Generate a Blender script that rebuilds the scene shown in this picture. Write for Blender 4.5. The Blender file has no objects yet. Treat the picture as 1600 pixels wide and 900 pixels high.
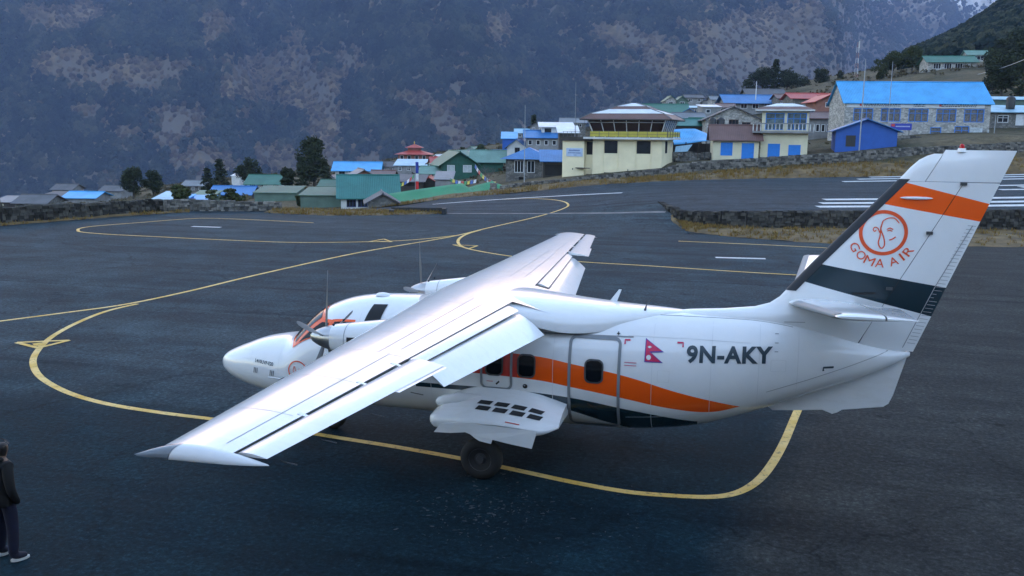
import bpy, bmesh, math, random
import numpy as np
from mathutils import Vector, Matrix, noise as mnoise
random.seed(7)
R_ = math.radians
sc = bpy.context.scene
col = sc.collection

# ------------------------------------------------------------------ camera
CX, CY, CZ = -10.26554, 16.5565, 5.98359
YAW, PITCH, ROLL, FPX = R_(-76.14569), R_(-9.59213), R_(0.6256), 1424.75
fwd = Vector((math.cos(PITCH)*math.cos(YAW), math.cos(PITCH)*math.sin(YAW), math.sin(PITCH)))
rgt = fwd.cross(Vector((0, 0, 1))).normalized()
upv = rgt.cross(fwd)
_c, _s = math.cos(ROLL), math.sin(ROLL)
rgt, upv = _c*rgt+_s*upv, -_s*rgt+_c*upv
cam_d = bpy.data.cameras.new("camera")
cam = bpy.data.objects.new("camera", cam_d)
col.objects.link(cam)
cam.matrix_world = Matrix(((rgt.x, upv.x, -fwd.x, CX), (rgt.y, upv.y, -fwd.y, CY), (rgt.z, upv.z, -fwd.z, CZ), (0, 0, 0, 1)))
cam_d.sensor_fit = 'HORIZONTAL'
cam_d.sensor_width = 36.0
cam_d.lens = 36.0*FPX/1600.0
cam_d.clip_start = 0.1
cam_d.clip_end = 40000
sc.camera = cam

# ------------------------------------------------------------------ sky and sun
SUN_EL, SUN_AZ_OFF = 3.5, 14.0        # low sun behind the camera, hidden from the field by the ridge
sun_az = YAW + math.pi + R_(SUN_AZ_OFF)
world = bpy.data.worlds.new("World")
sc.world = world
world.use_nodes = True
nt = world.node_tree
bg = nt.nodes["Background"]
sky = nt.nodes.new("ShaderNodeTexSky")
sky.sky_type = 'NISHITA'
sky.sun_disc = False
sky.sun_elevation = R_(SUN_EL)
sky.sun_rotation = math.pi/2 - sun_az
sky.altitude = 2800
sky.air_density = 1.0
sky.dust_density = 0.5
sky.ozone_density = 1.0
nt.links.new(sky.outputs[0], bg.inputs[0])
bg.inputs[1].default_value = 0.15
sun_d = bpy.data.lights.new("sun", 'SUN')
sun_d.energy = 4.5
sun_d.angle = R_(0.5)
sun_d.color = (1.0, 0.52, 0.18)
sun = bpy.data.objects.new("sun", sun_d)
col.objects.link(sun)
sdir = Vector((math.cos(R_(SUN_EL))*math.cos(sun_az), math.cos(R_(SUN_EL))*math.sin(sun_az), math.sin(R_(SUN_EL))))
sun.rotation_euler = sdir.to_track_quat('Z', 'Y').to_euler()

vs = sc.view_settings
vs.view_transform = 'Standard'
vs.look = 'None'
vs.exposure = 3.42
vs.gamma = 1.0
cy = sc.cycles
cy.use_denoising = True
cy.max_bounces = 6
cy.diffuse_bounces = 3
cy.glossy_bounces = 3
cy.transmission_bounces = 4
cy.volume_bounces = 1
cy.transparent_max_bounces = 6
cy.sample_clamp_indirect = 6.0

# ------------------------------------------------------------------ frames of reference on the ground: s to the right, t away from the terminal
FX, FY = math.cos(YAW), math.sin(YAW)
RX, RY = math.sin(YAW), -math.cos(YAW)
def W(s, t, z=0.0):
    return Vector((CX+s*RX+t*FX, CY+s*RY+t*FY, z))
def pray(px, py):
    return fwd + rgt*((px-800)/FPX) - upv*((py-450)/FPX)
def P(px, py, t):
    v = pray(px, py)
    k = t/(v.x*FX+v.y*FY)
    return Vector((CX, CY, CZ)) + v*k
def ST(p):
    dx, dy = p.x-CX, p.y-CY
    return dx*RX+dy*RY, dx*FX+dy*FY
def sstep(x, a, b):
    u = min(1.0, max(0.0, (x-a)/(b-a)))
    return u*u*(3-2*u)
def interp(x, pts):
    if x <= pts[0][0]: return pts[0][1]
    for (x0, y0), (x1, y1) in zip(pts, pts[1:]):
        if x <= x1: return y0+(y1-y0)*(x-x0)/(x1-x0)
    return pts[-1][1]

def smooth_interp(x, pts):
    if x <= pts[0][0]: return pts[0][1]
    if x >= pts[-1][0]: return pts[-1][1]
    i = max(k for k in range(len(pts)-1) if pts[k][0] <= x)
    def sl(k):
        k0, k1 = max(0, k-1), min(len(pts)-1, k+1)
        return (pts[k1][1]-pts[k0][1])/(pts[k1][0]-pts[k0][0])
    (x0, y0), (x1, y1) = pts[i], pts[i+1]; h = x1-x0; u = (x-x0)/h
    return (2*u**3-3*u*u+1)*y0+(u**3-2*u*u+u)*h*sl(i)+(3*u*u-2*u**3)*y1+(u**3-u*u)*h*sl(i+1)

# ------------------------------------------------------------------ materials
MATS = {}
def N(nt, typ, **kw):
    n = nt.nodes.new(typ)
    for k, v in kw.items(): setattr(n, k, v)
    return n
def principled(name):
    m = bpy.data.materials.new(name)
    m.use_nodes = True
    b = m.node_tree.nodes["Principled BSDF"]
    return m, m.node_tree, b
def noise_node(t, scale, detail=4, rough=0.55, coord='Object', stretch=None, dim='3D'):
    tc = N(t, "ShaderNodeTexCoord")
    src = tc.outputs[coord]
    if stretch:
        mp = N(t, "ShaderNodeMapping")
        mp.inputs['Scale'].default_value = stretch
        t.links.new(src, mp.inputs[0]); src = mp.outputs[0]
    n = N(t, "ShaderNodeTexNoise")
    n.inputs['Scale'].default_value = scale
    n.inputs['Detail'].default_value = detail
    n.inputs['Roughness'].default_value = rough
    t.links.new(src, n.inputs['Vector'])
    return n
def ramp(t, src, stops):
    r = N(t, "ShaderNodeValToRGB")
    els = r.color_ramp.elements
    while len(els) < len(stops): els.new(0.5)
    for e, (p, c) in zip(els, stops):
        e.position = p
        e.color = (*c, 1) if len(c) == 3 else c
    t.links.new(src, r.inputs[0])
    return r
def mixc(t, fac, a, b, mode='MIX'):
    m = N(t, "ShaderNodeMix", data_type='RGBA', blend_type=mode)
    for inp, v in ((0, fac), (6, a), (7, b)):
        if hasattr(v, 'is_output') or hasattr(v, 'links'): t.links.new(v, m.inputs[inp])
        elif isinstance(v, (int, float)): m.inputs[inp].default_value = v
        else: m.inputs[inp].default_value = (*v, 1)
    return m.outputs[2]
def mathn(t, op, a, b=None, c=None, clamp=False):
    m = N(t, "ShaderNodeMath", operation=op, use_clamp=clamp)
    for i, v in enumerate((a, b, c)):
        if v is None: continue
        if hasattr(v, 'links'): t.links.new(v, m.inputs[i])
        else: m.inputs[i].default_value = v
    return m.outputs[0]
def bump(t, b, src, strength=0.3, dist=0.02):
    n = N(t, "ShaderNodeBump")
    n.inputs['Strength'].default_value = strength
    n.inputs['Distance'].default_value = dist
    t.links.new(src, n.inputs['Height'])
    t.links.new(n.outputs[0], b.inputs['Normal'])
def mat(name, c, rough=0.7, var=0.25, scale=3.0, bmp=0.0, bscale=30.0, metal=0.0, spec=None, coat=0.0, stretch=None, c2=None):
    """plain surface with mottled colour, faint grime and fine relief"""
    if name in MATS: return MATS[name]
    m, t, b = principled(name)
    n = noise_node(t, scale, 5, 0.6, stretch=stretch)
    lo = tuple(x*(1-var) for x in c); hi = tuple(min(1, x*(1+var*0.6)) for x in c) if c2 is None else c2
    r = ramp(t, n.outputs[0], [(0.3, lo), (0.7, hi)])
    t.links.new(r.outputs[0], b.inputs['Base Color'])
    b.inputs['Roughness'].default_value = rough
    b.inputs['Metallic'].default_value = metal
    if spec is not None: b.inputs['Specular IOR Level'].default_value = spec
    b.inputs['Coat Weight'].default_value = coat
    if bmp:
        n2 = noise_node(t, bscale, 3)
        bump(t, b, n2.outputs[0], bmp)
    MATS[name] = m
    return m

# ------------------------------------------------------------------ mesh helpers
class MB:
    """collects faces, then links them as one mesh object"""
    def __init__(s): s.v = []; s.f = []; s.mi = []; s.cur = 0
    def face(s, pts):
        i = len(s.v); s.v += [tuple(p) for p in pts]; s.f.append(tuple(range(i, i+len(pts)))); s.mi.append(s.cur)
    def grid(s, rows, closed=False):
        i = len(s.v); n = len(rows[0])
        for r in rows: s.v += [tuple(p) for p in r]
        for j in range(len(rows)-1):
            for k in range(n if closed else n-1):
                k2 = (k+1) % n
                s.f.append((i+j*n+k, i+j*n+k2, i+(j+1)*n+k2, i+(j+1)*n+k)); s.mi.append(s.cur)
    def cap(s, ring):
        s.face(ring)
    def hexa(s, p):
        """p: 8 points, 4 bottom then 4 top, same order round"""
        i = len(s.v); s.v += [tuple(q) for q in p]
        for f in ((3, 2, 1, 0), (4, 5, 6, 7), (0, 1, 5, 4), (1, 2, 6, 5), (2, 3, 7, 6), (3, 0, 4, 7)):
            s.f.append(tuple(i+k for k in f)); s.mi.append(s.cur)
    def box(s, x0, x1, y0, y1, z0, z1):
        s.hexa([(x0, y0, z0), (x1, y0, z0), (x1, y1, z0), (x0, y1, z0), (x0, y0, z1), (x1, y0, z1), (x1, y1, z1), (x0, y1, z1)])
    def tube(s, pts, radii, n=8, caps=True):
        pts = [Vector(p) for p in pts]
        if isinstance(radii, (int, float)): radii = [radii]*len(pts)
        rows = []
        for i, p in enumerate(pts):
            d = (pts[min(i+1, len(pts)-1)]-pts[max(i-1, 0)]).normalized()
            a = Vector((0, 0, 1)) if abs(d.z) < 0.9 else Vector((1, 0, 0))
            u = d.cross(a).normalized(); w = d.cross(u)
            rows.append([p+(u*math.cos(2*math.pi*k/n)+w*math.sin(2*math.pi*k/n))*radii[i] for k in range(n)])
        s.grid(rows, True)
        if caps:
            s.cap(list(reversed(rows[0]))); s.cap(rows[-1])
    def build(s, name, material, parent=None, smooth=False, fix=True):
        me = bpy.data.meshes.new(name)
        me.from_pydata(s.v, [], s.f)
        ms = material if isinstance(material, (list, tuple)) else [material]
        for m in ms: me.materials.append(m)
        if len(ms) > 1: me.polygons.foreach_set('material_index', s.mi)
        if smooth or fix:
            bm = bmesh.new(); bm.from_mesh(me)
            bmesh.ops.remove_doubles(bm, verts=bm.verts, dist=1e-5)
            if fix: bmesh.ops.recalc_face_normals(bm, faces=bm.faces)
            bm.to_mesh(me); bm.free()
        if smooth:
            me.polygons.foreach_set('use_smooth', [True]*len(me.polygons))
            if smooth is not True: me.set_sharp_from_angle(angle=R_(smooth))
        o = bpy.data.objects.new(name, me)
        col.objects.link(o)
        if parent is not None: o.parent = parent
        return o
def tag(o, label=None, cat=None, group=None, kind=None):
    if label: o["label"] = label
    if cat: o["category"] = cat
    if group: o["group"] = group
    if kind: o["kind"] = kind
    return o
def empty(name, loc=(0, 0, 0), rz=0.0, label=None, cat=None, group=None):
    o = bpy.data.objects.new(name, None)
    o.empty_display_size = 0.3
    o.location = loc; o.rotation_euler = (0, 0, rz)
    col.objects.link(o)
    return tag(o, label, cat, group)
def catmull(pts, n=8):
    pts = [Vector(p) for p in pts]
    out = []
    for i in range(len(pts)-1):
        p0 = pts[max(i-1, 0)]; p1 = pts[i]; p2 = pts[i+1]; p3 = pts[min(i+2, len(pts)-1)]
        for k in range(n):
            u = k/n
            out.append(0.5*((2*p1)+(p2-p0)*u+(2*p0-5*p1+4*p2-p3)*u*u+(3*p1-p0-3*p2+p3)*u**3))
    out.append(pts[-1])
    return out
# ================================================================== ground: apron, runway, village slope
ZN = [(1, 0.0), (3, 0.02), (6, 0.3), (9, 0.72), (12, 1.08), (15, 1.26), (32, 1.55), (60, 2.3), (110, 4.0)]
ZF = [(-45, -4.2), (-11.2, -1.0), (-6.3, -0.21), (0, 0.35), (6, 1.05), (12, 1.53), (18, 1.84), (30, 2.21), (48, 2.71), (70, 3.6), (110, 5.5)]
def za(s, t):
    if t <= 56 or (t <= 58 and s > 11.1): return 0.0
    zn = smooth_interp(s, ZN)
    zl = zn+(smooth_interp(s, ZF)-zn)*max(0.0, (t-60)/28.0)
    if zl < 0: zl *= sstep(t, 69, 84)
    elif s < 11.2: zl *= sstep(t, 56, 68)
    return zl
def drop(px, py, lift=0.0):
    """where the line of sight meets the paving"""
    v = pray(px, py); h = v.x*FX+v.y*FY
    t = 6.0
    last = None
    while t < 130:
        k = t/h; z = CZ+v.z*k; s = (v.x*RX+v.y*RY)*k
        d = z-za(s, t)
        if d <= 0:
            if last is not None:
                t0, d0 = last; t = t0+(t-t0)*d0/(d0-d)
                k = t/h; s = (v.x*RX+v.y*RY)*k
            return s, t
        last = (t, d); t += 0.25
    return (v.x*RX+v.y*RY)*k, t

FORE_SHADE = (0.0085, 0.024, 0.034)      # teal-black foreground shade painted into the asphalt before the terminal
def asphalt_mat(name, base, warm, patch=None):
    m, t, b = principled(name)
    big = noise_node(t, 0.07, 5, 0.65)
    mid = noise_node(t, 0.5, 8, 0.75)
    fine = noise_node(t, 10.0, 5, 0.85)
    blot = noise_node(t, 0.9, 4, 0.6)
    lanes = noise_node(t, 0.35, 5, 0.65, stretch=(0.25, 1.6, 1))
    c = ramp(t, big.outputs[0], [(0.35, base), (0.68, warm)]).outputs[0]
    if patch:      # browner surface past a slanting edge
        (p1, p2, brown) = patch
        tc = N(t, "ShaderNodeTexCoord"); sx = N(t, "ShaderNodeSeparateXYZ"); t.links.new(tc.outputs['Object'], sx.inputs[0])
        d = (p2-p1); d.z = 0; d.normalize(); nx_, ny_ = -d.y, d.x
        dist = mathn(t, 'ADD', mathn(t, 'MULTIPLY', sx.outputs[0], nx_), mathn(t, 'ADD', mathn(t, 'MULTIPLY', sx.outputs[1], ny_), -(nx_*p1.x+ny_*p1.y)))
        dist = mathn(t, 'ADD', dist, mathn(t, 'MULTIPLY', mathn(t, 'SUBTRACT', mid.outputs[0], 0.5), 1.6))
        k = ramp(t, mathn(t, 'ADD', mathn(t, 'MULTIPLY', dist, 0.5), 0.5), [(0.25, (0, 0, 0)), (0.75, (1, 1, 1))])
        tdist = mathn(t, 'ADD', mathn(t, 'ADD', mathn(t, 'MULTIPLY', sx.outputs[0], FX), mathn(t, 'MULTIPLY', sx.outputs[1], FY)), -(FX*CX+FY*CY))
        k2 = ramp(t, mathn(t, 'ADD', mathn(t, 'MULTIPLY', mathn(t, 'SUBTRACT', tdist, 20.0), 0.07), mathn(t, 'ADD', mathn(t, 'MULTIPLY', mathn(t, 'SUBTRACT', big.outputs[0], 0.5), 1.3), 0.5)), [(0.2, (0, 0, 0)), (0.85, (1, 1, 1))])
        c = mixc(t, k2.outputs[0], FORE_SHADE, c)  # painted foreground shade, fading out softly away from the terminal
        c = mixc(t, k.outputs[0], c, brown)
    r2 = ramp(t, mid.outputs[0], [(0.28, (0.45, 0.46, 0.48)), (0.5, (0.95,)*3), (0.74, (1.7, 1.68, 1.62))])
    r3 = ramp(t, fine.outputs[0], [(0.32, (0.35,)*3), (0.55, (1.0,)*3), (0.7, (2.2,)*3), (0.8, (4.0,)*3)])
    r4 = ramp(t, lanes.outputs[0], [(0.35, (0.72, 0.72, 0.75)), (0.7, (1.25, 1.25, 1.22))])
    r5 = ramp(t, blot.outputs[0], [(0.26, (0.4, 0.4, 0.42)), (0.36, (1, 1, 1))])
    # hairline cracks and resurfacing joints
    tcv = N(t, "ShaderNodeTexCoord"); mpv = N(t, "ShaderNodeMapping"); wob = noise_node(t, 0.8, 4, 0.7)
    add = N(t, "ShaderNodeVectorMath", operation='MULTIPLY_ADD'); add.inputs[1].default_value = (1.6, 1.6, 0); t.links.new(wob.outputs['Color'], add.inputs[0]); t.links.new(tcv.outputs['Object'], add.inputs[2])
    vor = N(t, "ShaderNodeTexVoronoi", feature='DISTANCE_TO_EDGE'); vor.inputs['Scale'].default_value = 0.16; t.links.new(add.outputs[0], vor.inputs['Vector'])
    r6 = ramp(t, vor.outputs['Distance'], [(0.0, (0.66, 0.66, 0.68)), (0.0045, (0.78,)*3), (0.009, (1, 1, 1))])
    tyre = noise_node(t, 0.5, 3, 0.5, stretch=(0.12, 2.6, 1))
    r7 = ramp(t, tyre.outputs[0], [(0.60, (1, 1, 1)), (0.70, (0.62, 0.62, 0.64))])
    for r in (r2, r3, r4, r5, r6, r7): c = mixc(t, 1.0, c, r.outputs[0], 'MULTIPLY')
    t.links.new(c, b.inputs['Base Color'])
    rr = ramp(t, mid.outputs[0], [(0.3, (0.7,)*3), (0.7, (0.9,)*3)])
    t.links.new(rr.outputs[0], b.inputs['Roughness'])
    b.inputs['Specular IOR Level'].default_value = 0.06
    bump(t, b, fine.outputs[0], 0.6, 0.008)
    return m
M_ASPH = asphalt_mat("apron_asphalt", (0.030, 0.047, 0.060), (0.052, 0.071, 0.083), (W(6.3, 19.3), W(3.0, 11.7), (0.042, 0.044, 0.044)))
M_RUN = asphalt_mat("runway_asphalt", (0.038, 0.050, 0.062), (0.052, 0.066, 0.079))
def paint_line(name, c1, c2, worn):
    """road paint scuffed through to the asphalt"""
    m, t, b = principled(name)
    n = noise_node(t, 1.2, 4); w = noise_node(t, 7.0, 6, 0.8)
    r = ramp(t, n.outputs[0], [(0.3, c1), (0.7, c2)])
    k = ramp(t, w.outputs[0], [(0.34, (0.85,)*3), (0.47, (0, 0, 0))])
    t.links.new(mixc(t, k.outputs[0], r.outputs[0], worn), b.inputs['Base Color']); b.inputs['Roughness'].default_value = 0.7
    return m
M_PAINT_Y = paint_line("yellow_line_paint", (0.58, 0.34, 0.035), (0.76, 0.55, 0.21), (0.10, 0.08, 0.05))
M_PAINT_W = paint_line("white_line_paint", (0.46, 0.47, 0.48), (0.64, 0.65, 0.66), (0.12, 0.12, 0.125))

SL = [(-30, -60), (45, -42), (56.9, -32.6), (64.8, -27.6), (68.4, -24.4)]
mb = MB()
ts = [-30, -20, -10, 0, 10, 20, 30, 40, 45, 50, 54, 56]
rows = []
for t in ts:
    sl = interp(t, SL)
    rows.append([W(sl+(75-sl)*k/24, t, 0) for k in range(25)])
mb.grid(rows)
mb.grid([[W(s, t, 0) for s in (11.0, 30, 75)] for t in (56, 58.7)])
rows = []
for t in [56, 57, 58, 59, 60, 61, 62, 63, 64, 65, 66, 67, 68, 68.8]:
    sl = interp(t, SL)
    rows.append([W(sl+(11.0-sl)*(k/70)**0.8, t, za(sl+(11.0-sl)*(k/70)**0.8, t)) for k in range(71)])
mb.grid(rows)
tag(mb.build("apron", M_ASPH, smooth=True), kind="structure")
TIPC = [(58.6, 15.0), (59.0, 13.6), (59.6, 12.6), (61.2, 11.6), (63.6, 11.2), (90, 11.2)]
mb = MB()
rows = []
for t in [68.8+i*(88-68.8)/12 for i in range(13)]:
    rows.append([W(s, t, za(min(s, 10.99), t)) for s in [-44+i*(11.0+44)/110 for i in range(111)]])
mb.grid(rows)
rows = []
for t in [58.6, 58.8, 59.0, 59.3, 59.6, 60.4, 61.2, 62.4, 63.6]+[65+i*23/10 for i in range(11)]:
    s0 = interp(t, TIPC)
    rows.append([W(s, t, za(s, t)) for s in [s0+(i/60)**1.4*(110-s0) for i in range(61)]])
mb.grid(rows)
rows = []      # joint between the ramp and the raised runway
for t in [63.6]+[65+i*23/10 for i in range(11)]:
    a, b_ = za(10.99, t), za(11.2, t)
    rows.append([W(11.0, t, a), W(11.2, t, b_)])
mb.grid(rows)
tag(mb.build("runway", M_RUN, smooth=True), kind="structure")

# ---------------- painted lines
def ribbon(name, pix, width, material, parent, n=6, lift=0.006, raw=None):
    pts = [drop(*p) for p in pix] if raw is None else raw
    pts = catmull([(s, t, 0) for s, t in pts], n)
    L, Rr = [], []
    for i, p in enumerate(pts):
        d = (pts[min(i+1, len(pts)-1)]-pts[max(i-1, 0)]).normalized()
        nrm = Vector((-d.y, d.x, 0))*width/2
        a, b_ = p+nrm, p-nrm
        lf = lift+0.00018*max(0, p.y-20)
        L.append(W(a.x, a.y, za(a.x, a.y)+lf)); Rr.append(W(b_.x, b_.y, za(b_.x, b_.y)+lf))
    mb = MB(); mb.grid([L, Rr])
    return mb.build(name, material, parent)
apron = bpy.data.objects["apron"]; runway = bpy.data.objects["runway"]
LINE = 0.17
ribbon("taxi_line", [(-60, 510), (0, 502), (100, 489), (200, 475), (300, 454), (400, 430), (560, 395), (700, 371), (760, 357), (800, 348), (850, 336), (878, 327), (888, 321), (880, 315), (855, 311.5), (820, 310.5), (780, 312)], LINE, M_PAINT_Y, apron)
ribbon("taxi_line", [(215, 475), (165, 487), (120, 505), (85, 524), (66, 540), (54, 556), (52, 570), (60, 586), (80, 601), (115, 617), (170, 632), (250, 645), (330, 655), (430, 668), (520, 683), (620, 699), (720, 717), (820, 738), (900, 755), (980, 769), (1050, 775), (1110, 777), (1150, 771), (1180, 755), (1203, 730), (1225, 692), (1245, 645), (1262, 610)], LINE, M_PAINT_Y, apron, lift=0.009)
ribbon("stand_line", [(490, 348.5), (400, 344), (330, 341.5), (290, 342.5), (220, 348), (150, 353.5), (126, 357), (122, 360), (128, 363), (170, 366.5), (240, 370), (300, 373), (380, 376.5), (450, 379), (520, 379), (600, 377.5), (660, 374), (715, 368)], LINE, M_PAINT_Y, apron, lift=0.012)
ribbon("stand_line", [(750, 360), (730, 366), (718, 373), (716, 380), (725, 387), (750, 393), (800, 401), (860, 406), (930, 411), (1000, 415), (1100, 421.5), (1170, 426), (1260, 431)], LINE, M_PAINT_Y, apron, lift=0.014)
ribbon("stand_line", [(1060, 377), (1130, 380), (1200, 383), (1300, 388)], LINE, M_PAINT_Y, apron)
def triangle(p3, w, material):
    q = [drop(*p) for p in p3]
    root = None
    for a, b_ in ((0, 1), (1, 2), (2, 0)):
        ribbon("arrow_line", None, w, material, apron, 2, 0.018, raw=[q[a], q[b_]])
triangle([(26, 536), (108, 532.5), (60, 544.5)], 0.15, M_PAINT_Y)
triangle([(708, 383), (746, 384.5), (733, 389)], 0.14, M_PAINT_Y)
triangle([(578, 378), (612, 378.5), (600, 374)], 0.14, M_PAINT_Y)
ribbon("stand_number", None, 0.30, M_PAINT_Y, apron, 2, 0.02, raw=[drop(52, 539.5), drop(72, 537)])
ribbon("stand_number", None, 0.12, M_PAINT_Y, apron, 2, 0.022, raw=[drop(58, 541.5), drop(70, 537)])
ribbon("stand_bar", None, 0.42, M_PAINT_W, apron, 2, raw=[drop(300, 354), drop(345, 355.5)])
ribbon("stand_bar", None, 0.42, M_PAINT_W, apron, 2, raw=[drop(1118, 402.5), drop(1196, 404.5)])
ribbon("edge_line", [(676, 319.5), (720, 316), (800, 310.5), (880, 306), (972, 301.5)], 0.5, M_PAINT_W, runway)
# pale worn concrete strip where taxiway meets runway
M_STRIP = mat("worn_concrete", (0.14, 0.14, 0.14), 0.8, 0.4, 1.2, 0.2)
ribbon("drain_strip", [(690, 333.5), (760, 334), (860, 334), (960, 333), (1040, 331.5)], 0.55, M_STRIP, runway, lift=0.01)
# threshold stripes
def stripe(s0, s1, t, w):
    mb = MB()
    rows = [[W(s0+(s1-s0)*k/16+(0 if True else 0), t+dt, za(s0+(s1-s0)*k/16, t+dt)+0.012) for k in range(17)] for dt in (-w/2, w/2)]
    mb.grid(rows); return mb.build("threshold_stripe", M_PAINT_W, runway)
for i, t in enumerate((61.2, 63.6, 66.3, 69.4, 72.8)):
    s0 = 20.4+(t-61.2)*0.42
    if i < 3: stripe(s0, s0+26, t, 1.15)
for t in (82.5, 85.0, 87.2):
    stripe(31.0+(t-84)*0.9, 58, t, 0.9)
def bar(s0, s1, t, w):
    mb = MB(); mb.grid([[W(s0+(s1-s0)*k/6, t+dt, za(s0+(s1-s0)*k/6, t+dt)+0.02) for k in range(7)] for dt in (-w/2, w/2)])
    return mb.build("runway_number", M_PAINT_W, runway)
bar(38.5, 43.0, 72.5, 0.9); bar(41.2, 43.0, 74.4, 1.3); bar(38.5, 43.0, 76.2, 0.9); bar(44.2, 49.0, 74.0, 1.2)

# ---------------- terrain: thin-plate surface through surveyed heights
CP = [  # px, py, t
 (-100, 358, 60), (620, 326, 92), (700, 314, 91), (800, 302, 91), (900, 290, 91), (1000, 284, 91), (1100, 280, 91), (1300, 276, 91), (1590, 271, 91), (1900, 262, 91),
 (795, 292, 94.5), (880, 285, 94.5), (980, 275, 94.5), (1060, 266, 94.5), (1110, 258, 94.5), (1250, 249, 94.5), (1400, 238, 94.5), (1500, 226, 94.5), (1600, 214, 94.5),
 (877, 276, 102), (1050, 254, 102), (1200, 246, 104), (1320, 222, 116), (1540, 204, 116), (1600, 196, 125),
 (640, 300, 120), (700, 290, 130), (560, 330, 95), (400, 312, 120), (250, 322, 110), (100, 325, 120), (0, 330, 130),
 (640, 268, 210), (500, 292, 170), (400, 296, 200), (200, 304, 220), (0, 322, 220),
 (800, 250, 180), (900, 215, 220), (1000, 195, 260), (1100, 185, 240), (1200, 160, 240), (1300, 140, 240),
 (1445, 113, 225), (1540, 98, 235), (1400, 150, 180), (1600, 150, 160), (1250, 128, 330), (1180, 140, 330), (1100, 165, 360), (1380, 116, 300),
 (1480, 82, 360), (1540, 45, 420), (1600, 0, 470), (1700, -90, 520),
 (1340, 122, 420), (1000, 210, 430), (800, 262, 420), (600, 285, 420), (400, 300, 400), (200, 312, 420), (0, 320, 420),
]
cp = []
for px, py, t in CP:
    p = P(px, py, t); s, tt = ST(p); cp.append((s, tt, p.z))
for s, t, z in ((-60, 40, -1.0), (-60, 0, -1), (-60, -40, 0), (90, 0, 0), (90, -40, 0), (0, -45, 0.0), (-34, 30, -.5), (0, 20, -.6), (30, 30, -.6), (0, 55, -.6), (-24, 66, -0.9), (0, 76, -1.2), (30, 70, -.4), (60, 70, 1.0),
    (-200, 600, -90), (0, 650, -90), (200, 700, -70), (420, 760, 90), (-500, 500, -110), (-300, 200, -40), (300, 100, 32), (300, -50, 40), (420, 300, 110), (480, 520, 200), (-300, -100, -30), (0, -200, 30), (200, -250, 60), (-250, -300, 0)):
    cp.append((s, t, z))
cp = np.array(cp)
def tps_phi(d): return d
A = tps_phi(np.linalg.norm(cp[:, None, :2]-cp[None, :, :2], axis=2))
n_ = len(cp)
M_ = np.zeros((n_+3, n_+3)); M_[:n_, :n_] = A+np.eye(n_)*0.05
M_[:n_, n_] = 1; M_[:n_, n_+1:] = cp[:, :2]; M_[n_:, :n_] = M_[:n_, n_:].T
rhs = np.zeros(n_+3); rhs[:n_] = cp[:, 2]
W_ = np.linalg.solve(M_, rhs)
def terr(s, t):
    d = np.hypot(cp[:, 0]-s, cp[:, 1]-t)
    return float(d@W_[:n_]+W_[n_]+W_[n_+1]*s+W_[n_+2]*t)
def gz(s, t): return terr(s, t)
def axis(lo, hi, mid0, mid1, fine, grow=1.25):
    a = list(np.arange(mid0, mid1+1e-6, fine))
    st = fine
    while a[-1] < hi: st *= grow; a.append(a[-1]+st)
    st = fine
    while a[0] > lo: st *= grow; a.insert(0, a[0]-st)
    return a
sa = axis(-520, 560, -70, 110, 3.0); ta = axis(-300, 760, 40, 300, 3.0)
SS, TT = np.meshgrid(np.array(sa), np.array(ta))
flat = np.stack([SS.ravel(), TT.ravel()], 1)
ZZ = np.zeros(len(flat))
for i in range(0, len(flat), 4000):
    q = flat[i:i+4000]
    d = np.linalg.norm(q[:, None, :]-cp[None, :, :2], axis=2)
    ZZ[i:i+4000] = d@W_[:n_]+W_[n_]+q@W_[n_+1:]
rng = np.random.default_rng(3)
for i, (s, t) in enumerate(flat):
    far = sstep(t, 90, 160)
    nz = mnoise.noise(Vector((s*0.05, t*0.05, 1)))*1.0+mnoise.noise(Vector((s*0.17, t*0.17, 5)))*0.35
    ZZ[i] += nz*far
    if t < 89.5 and s > -70:           # keep the earth under the paving
        zz = za(s, t) if (t > 58) else 0.0
        sl = interp(t, SL) if t < 68.8 else -44
        if s > sl-1.0: ZZ[i] = min(ZZ[i], zz-0.5)
nx = len(sa)
mb = MB()
mb.v = [tuple(W(s, t, z)) for (s, t), z in zip(flat, ZZ)]
for j in range(len(ta)-1):
    for k in range(nx-1):
        mb.f.append((j*nx+k, j*nx+k+1, (j+1)*nx+k+1, (j+1)*nx+k)); mb.mi.append(0)
m, t, b = principled("dry_hillside")
n1 = noise_node(t, 0.09, 6, 0.65); n2 = noise_node(t, 1.3, 5, 0.7)
r1 = ramp(t, n1.outputs[0], [(0.3, (0.045, 0.05, 0.03)), (0.5, (0.10, 0.085, 0.055)), (0.7, (0.15, 0.12, 0.075))])
r2 = ramp(t, n2.outputs[0], [(0.3, (0.55,)*3), (0.7, (1.3,)*3)])
t.links.new(mixc(t, 1.0, r1.outputs[0], r2.outputs[0], 'MULTIPLY'), b.inputs['Base Color'])
b.inputs['Roughness'].default_value = 0.95; b.inputs['Specular IOR Level'].default_value = 0.1
bump(t, b, n2.outputs[0], 0.8, 0.3)
M_HILL = m
tag(mb.build("village_slope", M_HILL, smooth=True), kind="structure")

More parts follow.
